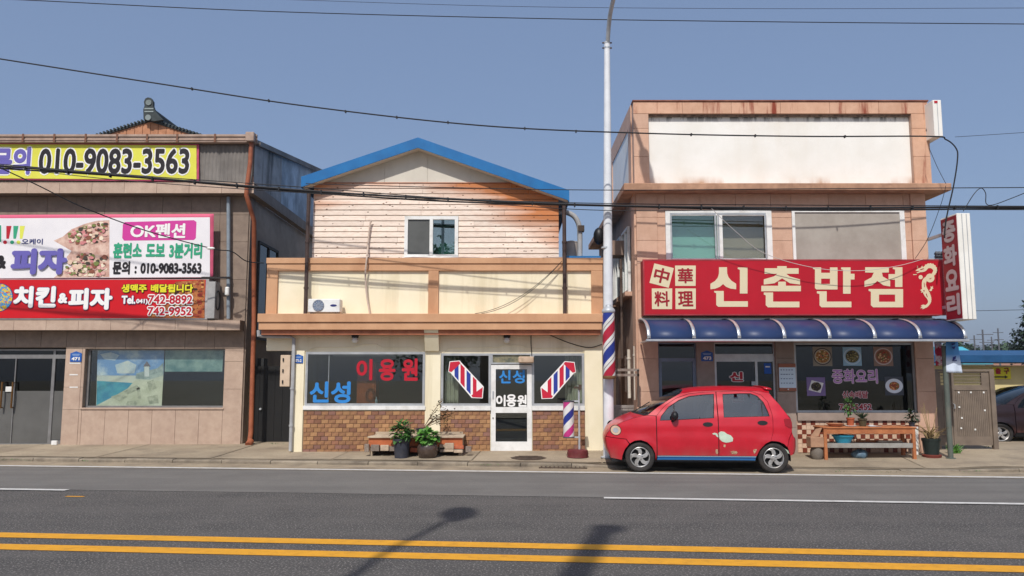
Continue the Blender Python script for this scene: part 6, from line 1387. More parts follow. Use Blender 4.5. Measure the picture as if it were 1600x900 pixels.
for i, (px, py) in enumerate(tips):
    e = U(px, py, Yt + random.uniform(-.08, .1)); e = Vector((e[0], Yt + random.uniform(-.12, .12), e[1])); mid = b0.lerp(e, .5) + Vector((.02, 0, .06)); st.tube(smoothpts([b0, mid, e], 4), .006, 5)
    for k in range(22): p_ = mid.lerp(e, random.uniform(.4, 1.1)) + Vector((random.gauss(0, .035), random.gauss(0, .04), random.gauss(0, .035))); leaf(fo, p_, Vector((random.uniform(-1, 1), random.uniform(-1, 1), random.uniform(-.4, .8))), Vector((0, 0, 1)), .05, .035)
st.build('stem', stemm, tp); stuff(fo.build('foliage', leaf_r, tp, smooth='all'))
# --- striped barber poles
def drum(name, par, c, r, z0, z1, twist, seq, m_list, n_=48):
    mb = MB(); nz_ = 48; vs = []
    for j in range(nz_ + 1):
        for k in range(n_): a = 2 * math.pi * k / n_ + twist * j / nz_; vs.append((c[0] + r * math.cos(a), c[1] + r * math.sin(a), z0 + (z1 - z0) * j / nz_))
    o = mb.add(vs, [(j * n_ + k, j * n_ + (k + 1) % n_, (j + 1) * n_ + (k + 1) % n_, (j + 1) * n_ + k) for j in range(nz_) for k in range(n_)]).build(name, m_list, par, smooth='all')
    pat = []
    for cc, w_ in seq: pat += [cc] * w_
    k = 0
    for f in o.data.polygons: f.material_index = pat[(f.index % n_) * len(pat) // n_]
    return o
stripes = [mat('drum_white', s3(222, 220, 216), s3(205, 202, 198), scale=6, rough=.35, coat=.3), mat('drum_red', s3(178, 34, 58), s3(160, 28, 50), scale=6, rough=.35, coat=.3), mat('drum_blue', s3(40, 56, 140), s3(34, 48, 124), scale=6, rough=.35, coat=.3), mat('drum_pink', s3(196, 60, 130), s3(180, 50, 116), scale=6, rough=.35, coat=.3), plain('drum_line', s3(60, 50, 60), .4)]
YP_ = 15.75; a = R(942, 489, 961, 588, YP_); cxp = (a[0] + a[1]) / 2; rp = (a[1] - a[0]) / 2
bp = thing('barber_pole', 'large striped barber pole hung on the street lamp post', 'barber pole', (cxp, YP_, a[2]))
drum('striped_drum', bp, (cxp, YP_), rp, a[2], a[3], 9.9, [(2, 14), (0, 5), (4, 1), (0, 4), (1, 14), (0, 5), (4, 1), (0, 4)], stripes)
MB().lathe([(rp * 1.02, 0), (rp * 1.12, .02), (rp * 1.08, .06), (rp * .8, .1), (rp * .5, .13), (rp * .45, .16), (rp * .1, .17)], (cxp, YP_, a[3]), 28).build('cap', steel, bp, True)
MB().lathe([(rp * .3, -.06), (rp * 1.0, -.05), (rp * 1.15, -.02), (rp * 1.12, .01)], (cxp, YP_, a[2]), 28).build('foot_ring', mat('brass_ring', s3(150, 116, 80), s3(130, 96, 66), scale=8, rough=.4, metal=.4), bp, True)
# pole of the street lamp
Ypole = 16.0; lampw = mat('white_lamp_paint', s3(226, 228, 230), s3(212, 214, 217), scale=4, rough=.45, dirt=s3(176, 172, 166), damt=.35, dscale=2, streak=.3)
lp = thing('street_lamp', 'tall white steel street lamp post between the barber shop and the restaurant', 'street lamp', (U(950, 700, Ypole)[0], Ypole, .1))
xb_, xt_ = U(949.5, 600, Ypole)[0], U(948.5, 70, Ypole)[0]; zt_p = zz(66, Ypole)
MB().tube([(xb_, Ypole, .1), (xb_ * .5 + xt_ * .5, Ypole, zt_p / 2), (xt_, Ypole, zt_p)], [.108, .092, .060], 16).build('post', lampw, lp, 30)
MB().lathe([(.16, 0), (.16, .02), (.12, .03)], (xb_, Ypole, .12), 16).build('base_plate', steel, lp, True)
for z_ in (zz(67, Ypole) , zz(75, Ypole)): MB().lathe([(.066, -.02), (.066, .02)], (xt_, Ypole, z_), 16).build('clamp', steel, lp, True); MB().box(xt_ - .1, xt_ + .1, Ypole - .012, Ypole + .012, z_ - .012, z_ + .012).build('bolt', iron, lp)
MB().lathe([(.092, -.015), (.092, .015)], (xb_, Ypole, zz(387, Ypole)), 16).build('strap', steel, lp, True)
pa = smoothpts([(xt_ + .01, Ypole, zt_p - .05), (xt_ + .03, Ypole - .35, zt_p + .45), (xt_ + .1, Ypole - 1.1, zt_p + .75), (xt_ + .2, Ypole - 2.1, zt_p + .95)], 6)
MB().tube(pa, .045, 10).build('arm', steel, lp, True)
hd = pa[-1]; MB().lathe([(.02, .3), (.1, .22), (.14, .0), (.12, -.3), (.04, -.36)], (hd.x, hd.y - .25, hd.z + .02), 16, axis='y').build('lamp_head', steel, lp, True)
# freestanding barber pole
Yf_ = 16.1; a = R(880, 628, 897, 682, Yf_); cx2 = (a[0] + a[1]) / 2; r2 = (a[1] - a[0]) / 2; zw = walk_z(cx2, Yf_)
fp = thing('barber_pole_stand', 'small striped barber pole on a maroon weighted stand before the shop', 'barber pole', (U(903, 700, Yf_)[0], Yf_, zw))
drum('striped_drum', fp, (cx2, Yf_), r2, a[2], a[3], 6.6, [(2, 12), (0, 12), (3, 12), (0, 12)], stripes)
for z_, s_ in ((a[3], 1), (a[2], -1)): MB().lathe([(r2 * 1.04, 0), (r2 * 1.06, s_ * .025), (r2 * .5, s_ * .03)], (cx2, Yf_, z_), 24).build('drum_cap', plain('cap_grey', s3(90, 92, 98), .5, metal=.4), fp, True)
xs_ = U(905, 650, Yf_)[0]; MB().tube([(xs_, Yf_ + .02, zw + .1), (xs_, Yf_ + .02, zz(602, Yf_))], .02, 10).build('post', steel, fp, True)
MB().box(cx2, xs_, Yf_ + .005, Yf_ + .03, a[3] + .0, a[3] + .03).build('arm', steel, fp); MB().box(cx2, xs_, Yf_ + .005, Yf_ + .03, a[2] - .03, a[2]).build('arm', steel, fp)
MB().box(xs_ - .1, xs_ + .02, Yf_ - .02, Yf_ + .06, zz(607, Yf_), zz(604, Yf_)).build('hook', iron, fp); MB().box(xs_ - .01, xs_ + .05, Yf_ - .03, Yf_ + .07, zz(609, Yf_), zz(601, Yf_)).build('hook', iron, fp)
xb2 = U(903, 705, Yf_ - .05)[0]; MB().lathe([(.20, 0), (.215, .02), (.205, .05), (.215, .08), (.20, .15), (.17, .165), (.05, .165)], (xb2, Yf_, zw), 32).build('weighted_base', mat('maroon_base', s3(112, 42, 46), s3(92, 34, 38), scale=7, rough=.6, dirt=s3(120, 100, 90), damt=.4, dscale=5), fp, 40)
# rubble at the corner
for k, (px, py, sz) in enumerate(((934, 704, .1), (941, 706, .08), (928, 705, .06))):
    x, y = G(px, py, .12); mb = MB(); rr = random.Random(k)
    mb.grid(lambda u_, v: (x + sz * (1 + .3 * math.sin(u_ * 12 + k)) * math.cos(u_ * 6.2832) * math.sin(v * 3.1416), y + sz * math.sin(u_ * 6.2832) * math.sin(v * 3.1416), .13 + sz * .8 * math.cos(v * 3.1416)), 9, 6)
    tag(mb.build('stone', mat('pale_stone', s3(170, 156, 140), s3(140, 128, 114), scale=12, rough=.95), None, smooth=30), ['largest pale stone at the right corner of the barber shop', 'pale stone next to the lamp post foot', 'smallest pale stone left of the lamp post foot'][k], 'stone', 'stones at the lamp post foot')
# ---------------------------------------------------------------- in the gap between barber shop and restaurant
a = R(879, 378, 907, 405, YB + .9); t = thing('water_tank', 'grey cylindrical water tank on the lean-to beside the wood siding', 'water tank', ((a[0] + a[1]) / 2, YB + 1.0, PZ1))
rr = (a[1] - a[0]) / 2; tx = (a[0] + a[1]) / 2; tkm = mat('tank_grey', s3(178, 168, 160), s3(160, 150, 142), scale=4, rough=.7)
MB().lathe([(rr * .97, 0), (rr, .02), (rr, .95 * (a[3] - a[2] + .1)), (rr * 1.03, .96 * (a[3] - a[2] + .1)), (rr * 1.03, a[3] - a[2] + .1), (rr * .3, a[3] - a[2] + .14)], (tx, YB + 1.0, a[2] - .1), 28).build('drum', tkm, t, 40)
for f_ in (.3, .65): MB().lathe([(rr * 1.005, -.012), (rr * 1.015, 0), (rr * 1.005, .012)], (tx, YB + 1.0, a[2] + (a[3] - a[2]) * f_), 28, caps=False).build('hoop', tkm, t, True)
yk = YB + .75
t = pipe('vent_duct', smoothpts([P3(872, 331, yk), P3(885, 332, yk), P3(897, 338, yk), P3(904, 350, yk), P3(906, 366, yk), P3(906, 404, yk)], 5), .06, pipe_gr, 'grey curved vent duct rising from behind the water tank')
q = P3(908, 356, yk - .05); MB().box(q[0] - .07, q[0] + .07, yk - .1, yk + .1, q[2] - .08, q[2] + .05).build('flange', iron, t)
q = P3(934, 385, YC + 1.6); t = thing('wall_cabinet', 'brown cabinet with a black lamp high on the passage side of the restaurant', 'cabinet', (q[0], q[1], q[2] - .3))
MB().box(xL - .5, xL - .002, YC + 1.4, YC + 1.9, zz(401, YC + 1.6), zz(378, YC + 1.6)).build('casing', mat('cabinet_brown', s3(150, 126, 110), s3(130, 108, 94), scale=4, rough=.7), t, bevel=.01)
q2 = P3(936, 369, YC + 1.5); MB().grid(lambda u_, v: (q2[0] + .13 * math.cos(u_ * 6.28) * math.sin(v * 3.14), q2[1] + .13 * math.sin(u_ * 6.28) * math.sin(v * 3.14), q2[2] + .2 * math.cos(v * 3.14)), 14, 9).build('lamp', black, t, 'all')
MB().tube([(q2[0], q2[1], q2[2] - .15), (q2[0] + .05, q2[1] + .1, zz(379, YC + 1.6))], .03, 8).build('lamp_stem', black, t)
# pipes, brackets and gate in the passage
wpm = mat('white_pipe', s3(214, 206, 192), s3(196, 186, 170), scale=5, rough=.6, dirt=s3(150, 130, 110), damt=.4); bpm = mat('brown_duct', s3(96, 80, 70), s3(78, 64, 56), scale=5, rough=.7)
for k, (px, p0, p1, yv, r_, m_, lab) in enumerate(((993, 541, 625, YC + .3, .04, wpm, 'white pipe nearest the restaurant corner in the passage'), (983, 546, 622, YC + .5, .036, wpm, 'white pipe in the middle of the passage bundle'), (978, 556, 612, YC + .7, .028, bpm, 'thin brown pipe behind the white passage pipes'), (971, 405, 560, YC + .9, .03, bpm, 'brown pipe running up the passage wall beside the lamp post'), (966, 560, 636, YC + .5, .05, bpm, 'thick dark brown duct at the left of the passage'))):
    xv = U(px, (p0 + p1) / 2, yv)[0]; pipe('wall_pipe', [(xv, yv, zz(p0, yv)), (xv, yv, zz((p0 + p1) / 2, yv)), (xv, yv, zz(p1, yv))], r_, m_, lab, clamps=[(xv, yv, zz(p0 + 14, yv))])
ybk = 16.15
t = thing('meter_bracket', 'pair of rusty grey steel bars joining the lamp post to the restaurant corner', 'bracket', (xb_, ybk, zz(588, ybk)))
for p_ in (578, 586): q = R(957, p_ - 2, 999, p_ + 2, ybk); MB().box(q[0], q[1], ybk, ybk + .05, q[2], q[3]).build('bar', mat('rusty_steel', s3(150, 138, 128), s3(120, 100, 88), scale=8, rough=.7, metal=.2), t)
q = R(996, 578, 999, 636, ybk); MB().box(q[0], q[1], ybk, ybk + .05, q[2], q[3]).build('upright', bpm, t)
t = thing('passage_gate', 'low grey metal gate across the passage beside the red car', 'gate', ((BX1 + xL) / 2, 16.9, .12)); gz1 = zz(633, 16.9)
gmat = mat('gate_grey_paint', s3(150, 142, 136), s3(130, 122, 116), scale=5, rough=.6, dirt=s3(100, 86, 76), damt=.5)
MB().box(BX1 + .03, xL - .05, 16.9, 16.94, gz1 - .06, gz1).build('top_rail', gmat, t); MB().box(BX1 + .03, xL - .05, 16.9, 16.94, .2, .26).build('bottom_rail', gmat, t)
for i in range(5): w_ = (xL - .05 - BX1 - .03) / 5; MB().box(BX1 + .03 + w_ * i + .003, BX1 + .03 + w_ * (i + 1) - .003, 16.91, 16.93, .26, gz1 - .06).build('panel', gmat, t)
tag(MB().box(BX1 + .01, xL - .05, 20.5, 20.6, 0, 2.6).build('passage_wall', wallg), 'brown rendered wall closing the passage behind the pipes', 'wall')

# ---------------------------------------------------------------- before the restaurant
def zE(a, b): return 1220 + a / 4.21, 560 + b / 4.21
Yn = 15.72; benchm = mat('orange_bench_wood', s3(186, 118, 74), s3(160, 96, 60), scale=6, rough=.75, dirt=s3(120, 78, 54), damt=.6, dscale=5); greyb = mat('grey_painted_board', s3(160, 158, 152), s3(140, 136, 130), scale=5, rough=.8, dirt=s3(110, 90, 74), damt=.5, dscale=4)
bx_0, bx_1 = U(*zE(285, 540), Yn)[0], U(*zE(888, 540), Yn)[0]; zt = U(*zE(590, 452), Yn)[1]; zw = walk_z((bx_0 + bx_1) / 2, Yn)
bn = thing('wooden_bench', 'orange brown wooden bench with pots under the restaurant window', 'bench', ((bx_0 + bx_1) / 2, Yn + .25, zw))
for i in range(4): MB().box(bx_0 - .02, bx_1 + .02, Yn - .02 + .135 * i, Yn - .02 + .135 * (i + 1) - .006, zt - .025, zt + .001 * (i % 2)).build('top_board', benchm, bn, bevel=.004)
MB().box(bx_0 + .05, bx_1 - .05, Yn, Yn + .03, zt - .13, zt - .026).build('apron', benchm, bn, bevel=.003); MB().box(bx_0 + .05, bx_1 - .05, Yn + .46, Yn + .49, zt - .13, zt - .026).build('apron', benchm, bn)
for lx_ in (bx_0, bx_1 - .06):
    for ly in (Yn - .005, Yn + .44): MB().box(lx_, lx_ + .06, ly, ly + .06, walk_z(lx_, ly) - .01, zt - .026).build('leg', benchm, bn, bevel=.004)
zs0 = U(*zE(590, 588), Yn)[1]; zs1 = U(*zE(590, 558), Yn)[1]
MB().box(bx_0 + .06, bx_1 - .06, Yn + .005, Yn + .03, zs0, zs1).build('lower_rail', greyb, bn); MB().box(bx_0 + .06, bx_1 - .06, Yn + .03, Yn + .46, zs1 - .03, zs1 - .01).build('lower_shelf', greyb, bn)
# on and under the bench
def lathe_thing(name, label, cat, px, py, Y, zb, prof, m, part='body'):
    x = U(px, py, Y)[0]; t_ = thing(name, label, cat, (x, Y, zb)); MB().lathe(prof, (x, Y, zb), 24).build(part, m, t_, 40); return t_
teal = plain('turquoise_plastic', s3(60, 160, 190), .4)
tb = lathe_thing('plastic_basin', 'turquoise plastic basin on the lower shelf of the bench', 'basin', *zE(410, 535), Yn + .2, zs1 - .008, [(.13, 0), (.19, .12), (.205, .125), (.205, .14), (.185, .14), (.125, .02)], teal)
MB().lathe([(.205, .135), (.215, .14), (.215, .15), (.2, .15)], (U(*zE(410, 535), Yn + .2)[0], Yn + .2, zs1 - .008), 24, caps=False).build('rim', teal, tb, True)
x = U(*zE(520, 612), Yn + .2)[0]; mb = MB(); mb.grid(lambda u_, v: (x + (.15 + .03 * math.sin(u_ * 19)) * math.cos(u_ * 6.2832) * abs(math.sin(v * 3.1416)) ** .7, Yn + .2 + .12 * math.sin(u_ * 6.2832) * abs(math.sin(v * 3.1416)) ** .7, walk_z(x, Yn) + .09 + (.09 + .015 * math.sin(u_ * 25)) * math.cos(v * 3.1416)), 30, 12)
tag(mb.build('plastic_bag', mat('blue_grey_bag', s3(100, 124, 140), s3(80, 100, 116), scale=9, rough=.5), None, 'all'), 'crumpled blue grey plastic bag on the ground under the bench', 'bag')
for k, (p0, p1, lab) in enumerate(((640, 800, 'pale plank lying on the lower bench shelf'), (500, 700, 'brown stick of scrap wood on the lower bench shelf'))):
    q0, q1 = U(*zE(p0, 550), Yn + .25 + .1 * k)[0], U(*zE(p1, 550), Yn + .25 + .1 * k)[0]; tag(MB().box(q0, q1, Yn + .25 + .1 * k, Yn + .31 + .1 * k, zs1 - .009, zs1 + .03).build('scrap_plank', [brd, benchm][k], bevel=.004), lab, 'plank')
lathe_thing('shallow_dish', 'shallow clay dish at the left end of the bench top', 'dish', *zE(357, 430), Yn + .2, zt + .002, [(.1, 0), (.16, .05), (.165, .06), (.15, .06), (.09, .015)], mat('clay_dish', s3(186, 130, 96), s3(170, 114, 82), scale=8, rough=.8))
def small_pot(label, pa, wd, hg, m, Y=Yn + .22):
    x = U(*zE(*pa), Y)[0]; t_ = thing('potted_plant', label, 'potted plant', (x, Y, zt + .002)); r = wd / 2
    MB().lathe([(r * .72, 0), (r * .92, hg * .8), (r * 1.04, hg * .82), (r * 1.04, hg), (r * .9, hg), (r * .88, hg * .9), (r * .3, hg * .9)], (x, Y, zt + .002), 24).build('pot', m, t_, 40); return t_, Vector((x, Y, zt + hg * .9))
lathe_thing('saucer', 'white saucer under the terracotta pot on the bench', 'saucer', *zE(460, 435), Yn + .22, zt + .0015, [(.05, 0), (.105, .012), (.1, .014)], whitep)
t, c = small_pot('tall leafy plant in a bright terracotta pot on the bench', (459, 420), .155, .16, terra); t.location.z += .01; bush(t, c + Vector((0, 0, .1)), .10, .16, 70, .085, .045, leaf_g, 6)
t, c = small_pot('spiky plant in an olive brown pot on the bench', (538, 420), .17, .155, mat('olive_pot', s3(84, 74, 50), s3(66, 58, 40), scale=8, rough=.6))
mb = MB()
for k in range(34): an = random.uniform(0, 6.28); d = Vector((math.cos(an) * .7, math.sin(an) * .7, random.uniform(.5, 1.4))); leaf(mb, c, d, Vector((0, 0, 1)), random.uniform(.14, .24), .02, .2)
stuff(mb.build('foliage', mat('grey_green_leaf', s3(96, 116, 90), s3(70, 90, 66), scale=8, rough=.6), t))
t, c = small_pot('dark bushy plant in a small pot at the right end of the bench', (862, 440), .13, .08, potdk); bush(t, c, .09, .12, 90, .08, .04, mat('dark_leaf', s3(44, 64, 44), s3(30, 46, 30), scale=8, rough=.5), 6)
x0_, x1_ = U(*zE(575, 432), Yn + .15)[0], U(*zE(652, 432), Yn + .15)[0]
mb = MB(); mb.grid(lambda u_, v: (x0_ + (x1_ - x0_) * u_ + .02 * v, Yn + .08 + .16 * v, zt + .008 + .02 * math.sin(u_ * 5) * v), 8, 4); o = mb.build('newspaper', mat('newsprint', s3(210, 205, 205), s3(180, 176, 180), scale=20, rough=.9), None, 'all'); tag(o, 'folded newspaper lying on the bench top', 'newspaper'); md = o.modifiers.new('p', 'SOLIDIFY'); md.thickness = .006; md.offset = 1
# box and jar at the left, boards at the right
q0 = U(*zE(232, 560), Yn + .1)[0]; zw = walk_z(q0, Yn + .1)
lathe_thing('clay_jar', 'grey clay jar on the ground left of the bench', 'jar', *zE(235, 600), Yn + .12, zw, [(.09, 0), (.125, .08), (.12, .18), (.1, .22), (.1, .24), (.085, .24)], mat('grey_jar', s3(120, 112, 102), s3(100, 92, 84), scale=8, rough=.8))
t = thing('cardboard_box', 'battered cardboard box balanced on the grey jar by the checkered tiles', 'box', (q0, Yn + .12, zw + .24)); cbm = mat('cardboard', s3(178, 140, 112), s3(156, 120, 96), scale=7, rough=.9)
MB().box(q0 - .14, q0 + .12, Yn + .0, Yn + .24, zw + .243, zw + .44).build('carton', cbm, t, bevel=.008)
MB().prism([(q0 - .15, zw + .43), (q0 + .02, zw + .45), (q0 + .1, zw + .62), (q0 - .02, zw + .6)], Yn + .02, Yn + .028).build('flap', cbm, t); MB().prism([(q0 + .0, zw + .44), (q0 + .13, zw + .44), (q0 + .15, zw + .60), (q0 + .08, zw + .58)], Yn + .22, Yn + .228).build('flap', mat('red_brown_flap', s3(150, 84, 60), rough=.9), t)
q = R(*zE(862, 450), *zE(912, 640), Yn + .52); tag(MB().prism([(q[0], walk_z(q[0], Yn + .55)), (q[1] - .03, walk_z(q[0], Yn + .55)), (q[1], q[3]), (q[0] + .02, q[3])], Yn + .53, Yn + .555).build('leaning_board', whitep), 'white board leaning behind the right leg of the bench', 'board')
tp, c, r = pot('potted_reed', 'dry reedy plant in a large dark green pot beside the right pillar', 1456, 712, 27, 29, 15.95, mat('dark_green_pot', s3(40, 50, 46), s3(32, 40, 38), scale=6, rough=.5), cat='potted plant')
mb = MB()
for k in range(40):
    an = random.uniform(0, 6.28); d = Vector((math.cos(an) * .6, math.sin(an) * .5, random.uniform(.5, 1.6))); leaf(mb, c + Vector((random.uniform(-.08, .08), random.uniform(-.08, .08), 0)), d, Vector((0, 0, 1)), random.uniform(.2, .42), .022, .45)
stuff(mb.build('foliage', dry, tp)); mb = MB(); 
for k in range(5): mb.tube([c, c + Vector((random.uniform(-.25, .25), random.uniform(-.1, .1), random.uniform(.5, .75)))], .006, 5)
mb.build('stem', dry, tp)
x = U(1456, 712, 15.95)[0]; MB().lathe([(.17, 0), (.18, .05), (.165, .06)], (x, 15.95, walk_z(x, 15.95) - .002), 24).build('pot_saucer', mat('red_saucer', s3(110, 50, 40), rough=.7), tp, True)
# post with a little flag banner
Yq = 15.75; xq_ = U(1481, 640, Yq)[0]; postm = mat('green_grey_post', s3(96, 104, 96), s3(80, 86, 80), scale=6, rough=.7, dirt=s3(140, 134, 120), damt=.6, dscale=3)
t = thing('sign_post', 'green grey steel post standing before the grey gate', 'post', (xq_, Yq, walk_z(xq_, Yq))); MB().tube([(xq_, Yq, walk_z(xq_, Yq) - .02), (xq_, Yq, zz(540, Yq))], .05, 12).build('post', postm, t, True); MB().lathe([(.09, 0), (.09, .02), (.055, .025)], (xq_, Yq, walk_z(xq_, Yq)), 12).build('base', postm, t)
flagm = bpy.data.materials.new('flag_cloth'); flagm.use_nodes = True; n = flagm.node_tree.nodes; L = flagm.node_tree.links
pb = n['Principled BSDF']; pb.inputs['Roughness'].default_value = .8; tcn = n.new('ShaderNodeTexCoord'); sp = n.new('ShaderNodeSeparateXYZ'); L.new(tcn.outputs['Generated'], sp.inputs[0]); cr = n.new('ShaderNodeValToRGB'); L.new(sp.outputs[2], cr.inputs[0])
cr.color_ramp.elements[0].position = .35; cr.color_ramp.elements[0].color = s3(205, 215, 230); cr.color_ramp.elements[1].position = .6; cr.color_ramp.elements[1].color = s3(80, 140, 195); L.new(cr.outputs[0], pb.inputs['Base Color'])
c = [U(a_, b_, Yq - .06) for a_, b_ in ((1477, 534), (1496, 534), (1504, 583), (1479, 582))]
t = thing('flag_banner', 'small blue and white cloth banner hanging from the post under the awning', 'banner', (c[3][0], Yq - .06, c[3][1]))
mb = MB(); mb.grid(lambda u_, v: ((c[0][0] + (c[1][0] - c[0][0]) * u_) * (1 - v) + (c[3][0] + (c[2][0] - c[3][0]) * u_) * v, Yq - .07 + .025 * math.sin(u_ * 7 + v * 2) * v, (c[0][1]) * (1 - v) + (c[3][1] + (c[2][1] - c[3][1]) * u_) * v), 12, 12); o = mb.build('cloth', flagm, t, 'all'); md = o.modifiers.new('c', 'SOLIDIFY'); md.thickness = .003
for pts in ([(1486, 537), (1492, 536), (1492, 538), (1488, 540)], [(1487, 542), (1493, 541), (1491, 546), (1489, 545)], [(1489, 558), (1494, 556), (1493, 561), (1490, 563), (1495, 562), (1495, 564), (1488, 564)]):
    m_ = MB(); shape(m_, pts, Yq - .105, .002); m_.build('brush_mark', TX['navy'], t)
MB().tube([(xq_, Yq - .06, zz(534, Yq)), (c[1][0] + .05, Yq - .06, zz(534, Yq))], .012, 6).build('rod', steel, t)
a = R(1461, 537, 1472, 572, 16.0); t = thing('flag_banner', 'narrow red and white cloth banner beside the right pillar', 'banner', (a[0], 16.0, a[2])); mb = MB(); mb.grid(lambda u_, v: (a[0] + (a[1] - a[0]) * u_, 16.0 + .02 * math.sin(u_ * 6), a[2] + (a[3] - a[2]) * v + .02 * u_), 8, 6); o = mb.build('cloth', mat('red_flag', s3(180, 40, 70), s3(220, 200, 205), scale=6, rough=.8, lo=.5, hi=.56), t, 'all'); md = o.modifiers.new('c', 'SOLIDIFY'); md.thickness = .003
MB().tube([(a[0] + .0, 16.0, a[3] + .01), (a[1] + .02, 16.0, a[3] + .03)], .01, 6).build('rod', steel, t)
# grass tuft
x, y = G(1489, 711, .13); mb = MB()
for k in range(60): leaf(mb, Vector((x + random.uniform(-.08, .12), y + random.uniform(-.06, .06), walk_z(x, y))), Vector((random.uniform(-.4, .6), random.uniform(-.4, .4), 1)), Vector((0, 0, 1)), random.uniform(.12, .26), .016, .3)
o = stuff(mb.build('weeds', leaf_b)); o['label'] = 'tuft of green weeds at the foot of the post'
# grey double gate
Ygt = 17.0; gpm = mat('taupe_gate_paint', s3(126, 112, 98), s3(112, 99, 87), scale=4, rough=.65, dirt=s3(92, 80, 70), damt=.4, dscale=2)
gx0, gx1 = U(1463, 640, Ygt)[0], U(1556, 640, Ygt)[0]; gzt = zz(577, Ygt, 1510); zw = walk_z(gx1, Ygt)
t = thing('courtyard_gate', 'taupe metal double gate with barred top right of the restaurant', 'gate', ((gx0 + gx1) / 2, Ygt, zw))
for a_, b_ in ((gx0, gx0 + .06), (gx1 - .1, gx1)): MB().box(a_, b_, Ygt - .03, Ygt + .07, zw - .03, gzt).build('gate_post', gpm, t, bevel=.005)
MB().box(gx0 + .06, gx1 - .1, Ygt - .025, Ygt + .06, gzt - .045, gzt - .001).build('head_rail', gpm, t)
xmid = U(1488, 640, Ygt)[0]
for a_, b_ in ((gx0 + .065, xmid - .006), (xmid + .006, gx1 - .105)):
    zt_, zm = gzt - .05, zz(603, Ygt); zb_ = zw + .09
    MB().holed(a_, b_, zb_, zt_, Ygt, Ygt + .045, [(a_ + .06, b_ - (.06 if b_ < xmid else .16), zm + .02, zt_ - .03), (a_ + .05, b_ - .05, zb_ + .18, zm - .09)]).build('leaf_frame', gpm, t)
    n_ = max(3, int((b_ - a_ - .1) / .038)); mb = MB()
    for i in range(n_): w_ = (b_ - a_ - .1) / n_; mb.box(a_ + .05 + w_ * i + .003, a_ + .05 + w_ * (i + 1) - .003, Ygt + .012, Ygt + .03, zb_ + .18, zm - .09)
    mb.box(a_ + .05, b_ - .05, Ygt + .031, Ygt + .036, zb_ + .18, zm - .09); stuff(mb.build('slat_panel', gpm, t))
    for i in range(3): zc_ = zm + .02 + (zt_ - .03 - zm - .02) * (i + .75) / 3.5; MB().box(a_ + .06, b_ - (.06 if b_ < xmid else .16), Ygt + .01, Ygt + .03, zc_ - .008, zc_ + .008).build('top_bar', gpm, t)
for px, py in ((1498, 613), (1517, 613), (1537, 613), (1499, 636), (1539, 641), (1503, 653), (1502, 669), (1524, 671)):
    q = R(px - 1.2, py - 1.2, px + 1.2, py + 1.4, Ygt); MB().box(q[0], q[1], Ygt - .003, Ygt + .0115, q[2], q[3]).build('paper_scrap', whitep, t)
q = P3(1489, 635, Ygt - .03); MB().tube([(q[0] + .03, Ygt + .0, q[2] + .05), (q[0] + .03, Ygt - .05, q[2] + .04), (q[0] + .03, Ygt - .05, q[2] - .04), (q[0] + .03, Ygt, q[2] - .05)], .01, 6).build('handle', steel, t)
# yellow house with blue eaves
Yy = 22.2; eaveb = mat('dull_blue_eave', s3(34, 84, 128), s3(28, 72, 112), scale=3, rough=.55); ywm = mat('pale_yellow_wall', s3(226, 208, 150), s3(214, 196, 140), scale=2, rough=.85, dirt=s3(180, 160, 116), damt=.4, dscale=1, streak=.3)
t = thing('yellow_house', 'single-storey pale yellow house with long blue eave at the right edge', 'house', (12, Yy, 0))
xh0 = 9.2; MB().box(xh0, 24, Yy, Yy + 6, 0, zz(571, Yy, 1550)).build('wall', ywm, t)
zr0, zr1 = zz(566, Yy - .5, 1550), zz(555, Yy - .5, 1550)
MB().box(xh0 - .4, 24.4, Yy - .5, Yy - .46, zr0, zr1).build('eave_fascia', eaveb, t); MB().prism([(Yy - .458, zr1 - .02), (Yy + 3, zr1 + .25), (Yy + 6.5, zr1 - .02), (Yy + 6.5, zr1 - .1), (Yy - .458, zr1 - .1)], 0, 1, fn=lambda u_, v, w_: (xh0 - .4 + (24.8 - xh0) * v, u_, w_)).build('roof', eaveb, t)
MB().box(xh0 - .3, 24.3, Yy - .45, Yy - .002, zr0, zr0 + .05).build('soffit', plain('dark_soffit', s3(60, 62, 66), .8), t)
a = R(1551.5, 574, 1579, 592, Yy - .02); t = thing('exit_sign', 'small yellow exit sign with red letters and black arrow on the yellow wall', 'sign', (a[0], Yy - .03, a[2]))
MB().box(a[0], a[1], Yy - .03, Yy - .005, a[2], a[3]).build('plate', plain('sign_yellow', s3(236, 220, 40), .5), t); T(t, '출', 1555, 575, 1564, 584.5, Yy - .03, TX['red'], bold=.05); T(t, '구', 1568, 575, 1577, 584.5, Yy - .03, TX['darkred'], bold=.05)
m_ = MB(); shape(m_, [(1553, 588), (1570, 588), (1570, 586.3), (1575, 589), (1570, 591.6), (1570, 590), (1553, 590)], Yy - .031, .003); m_.build('arrow', TX['black'], t)
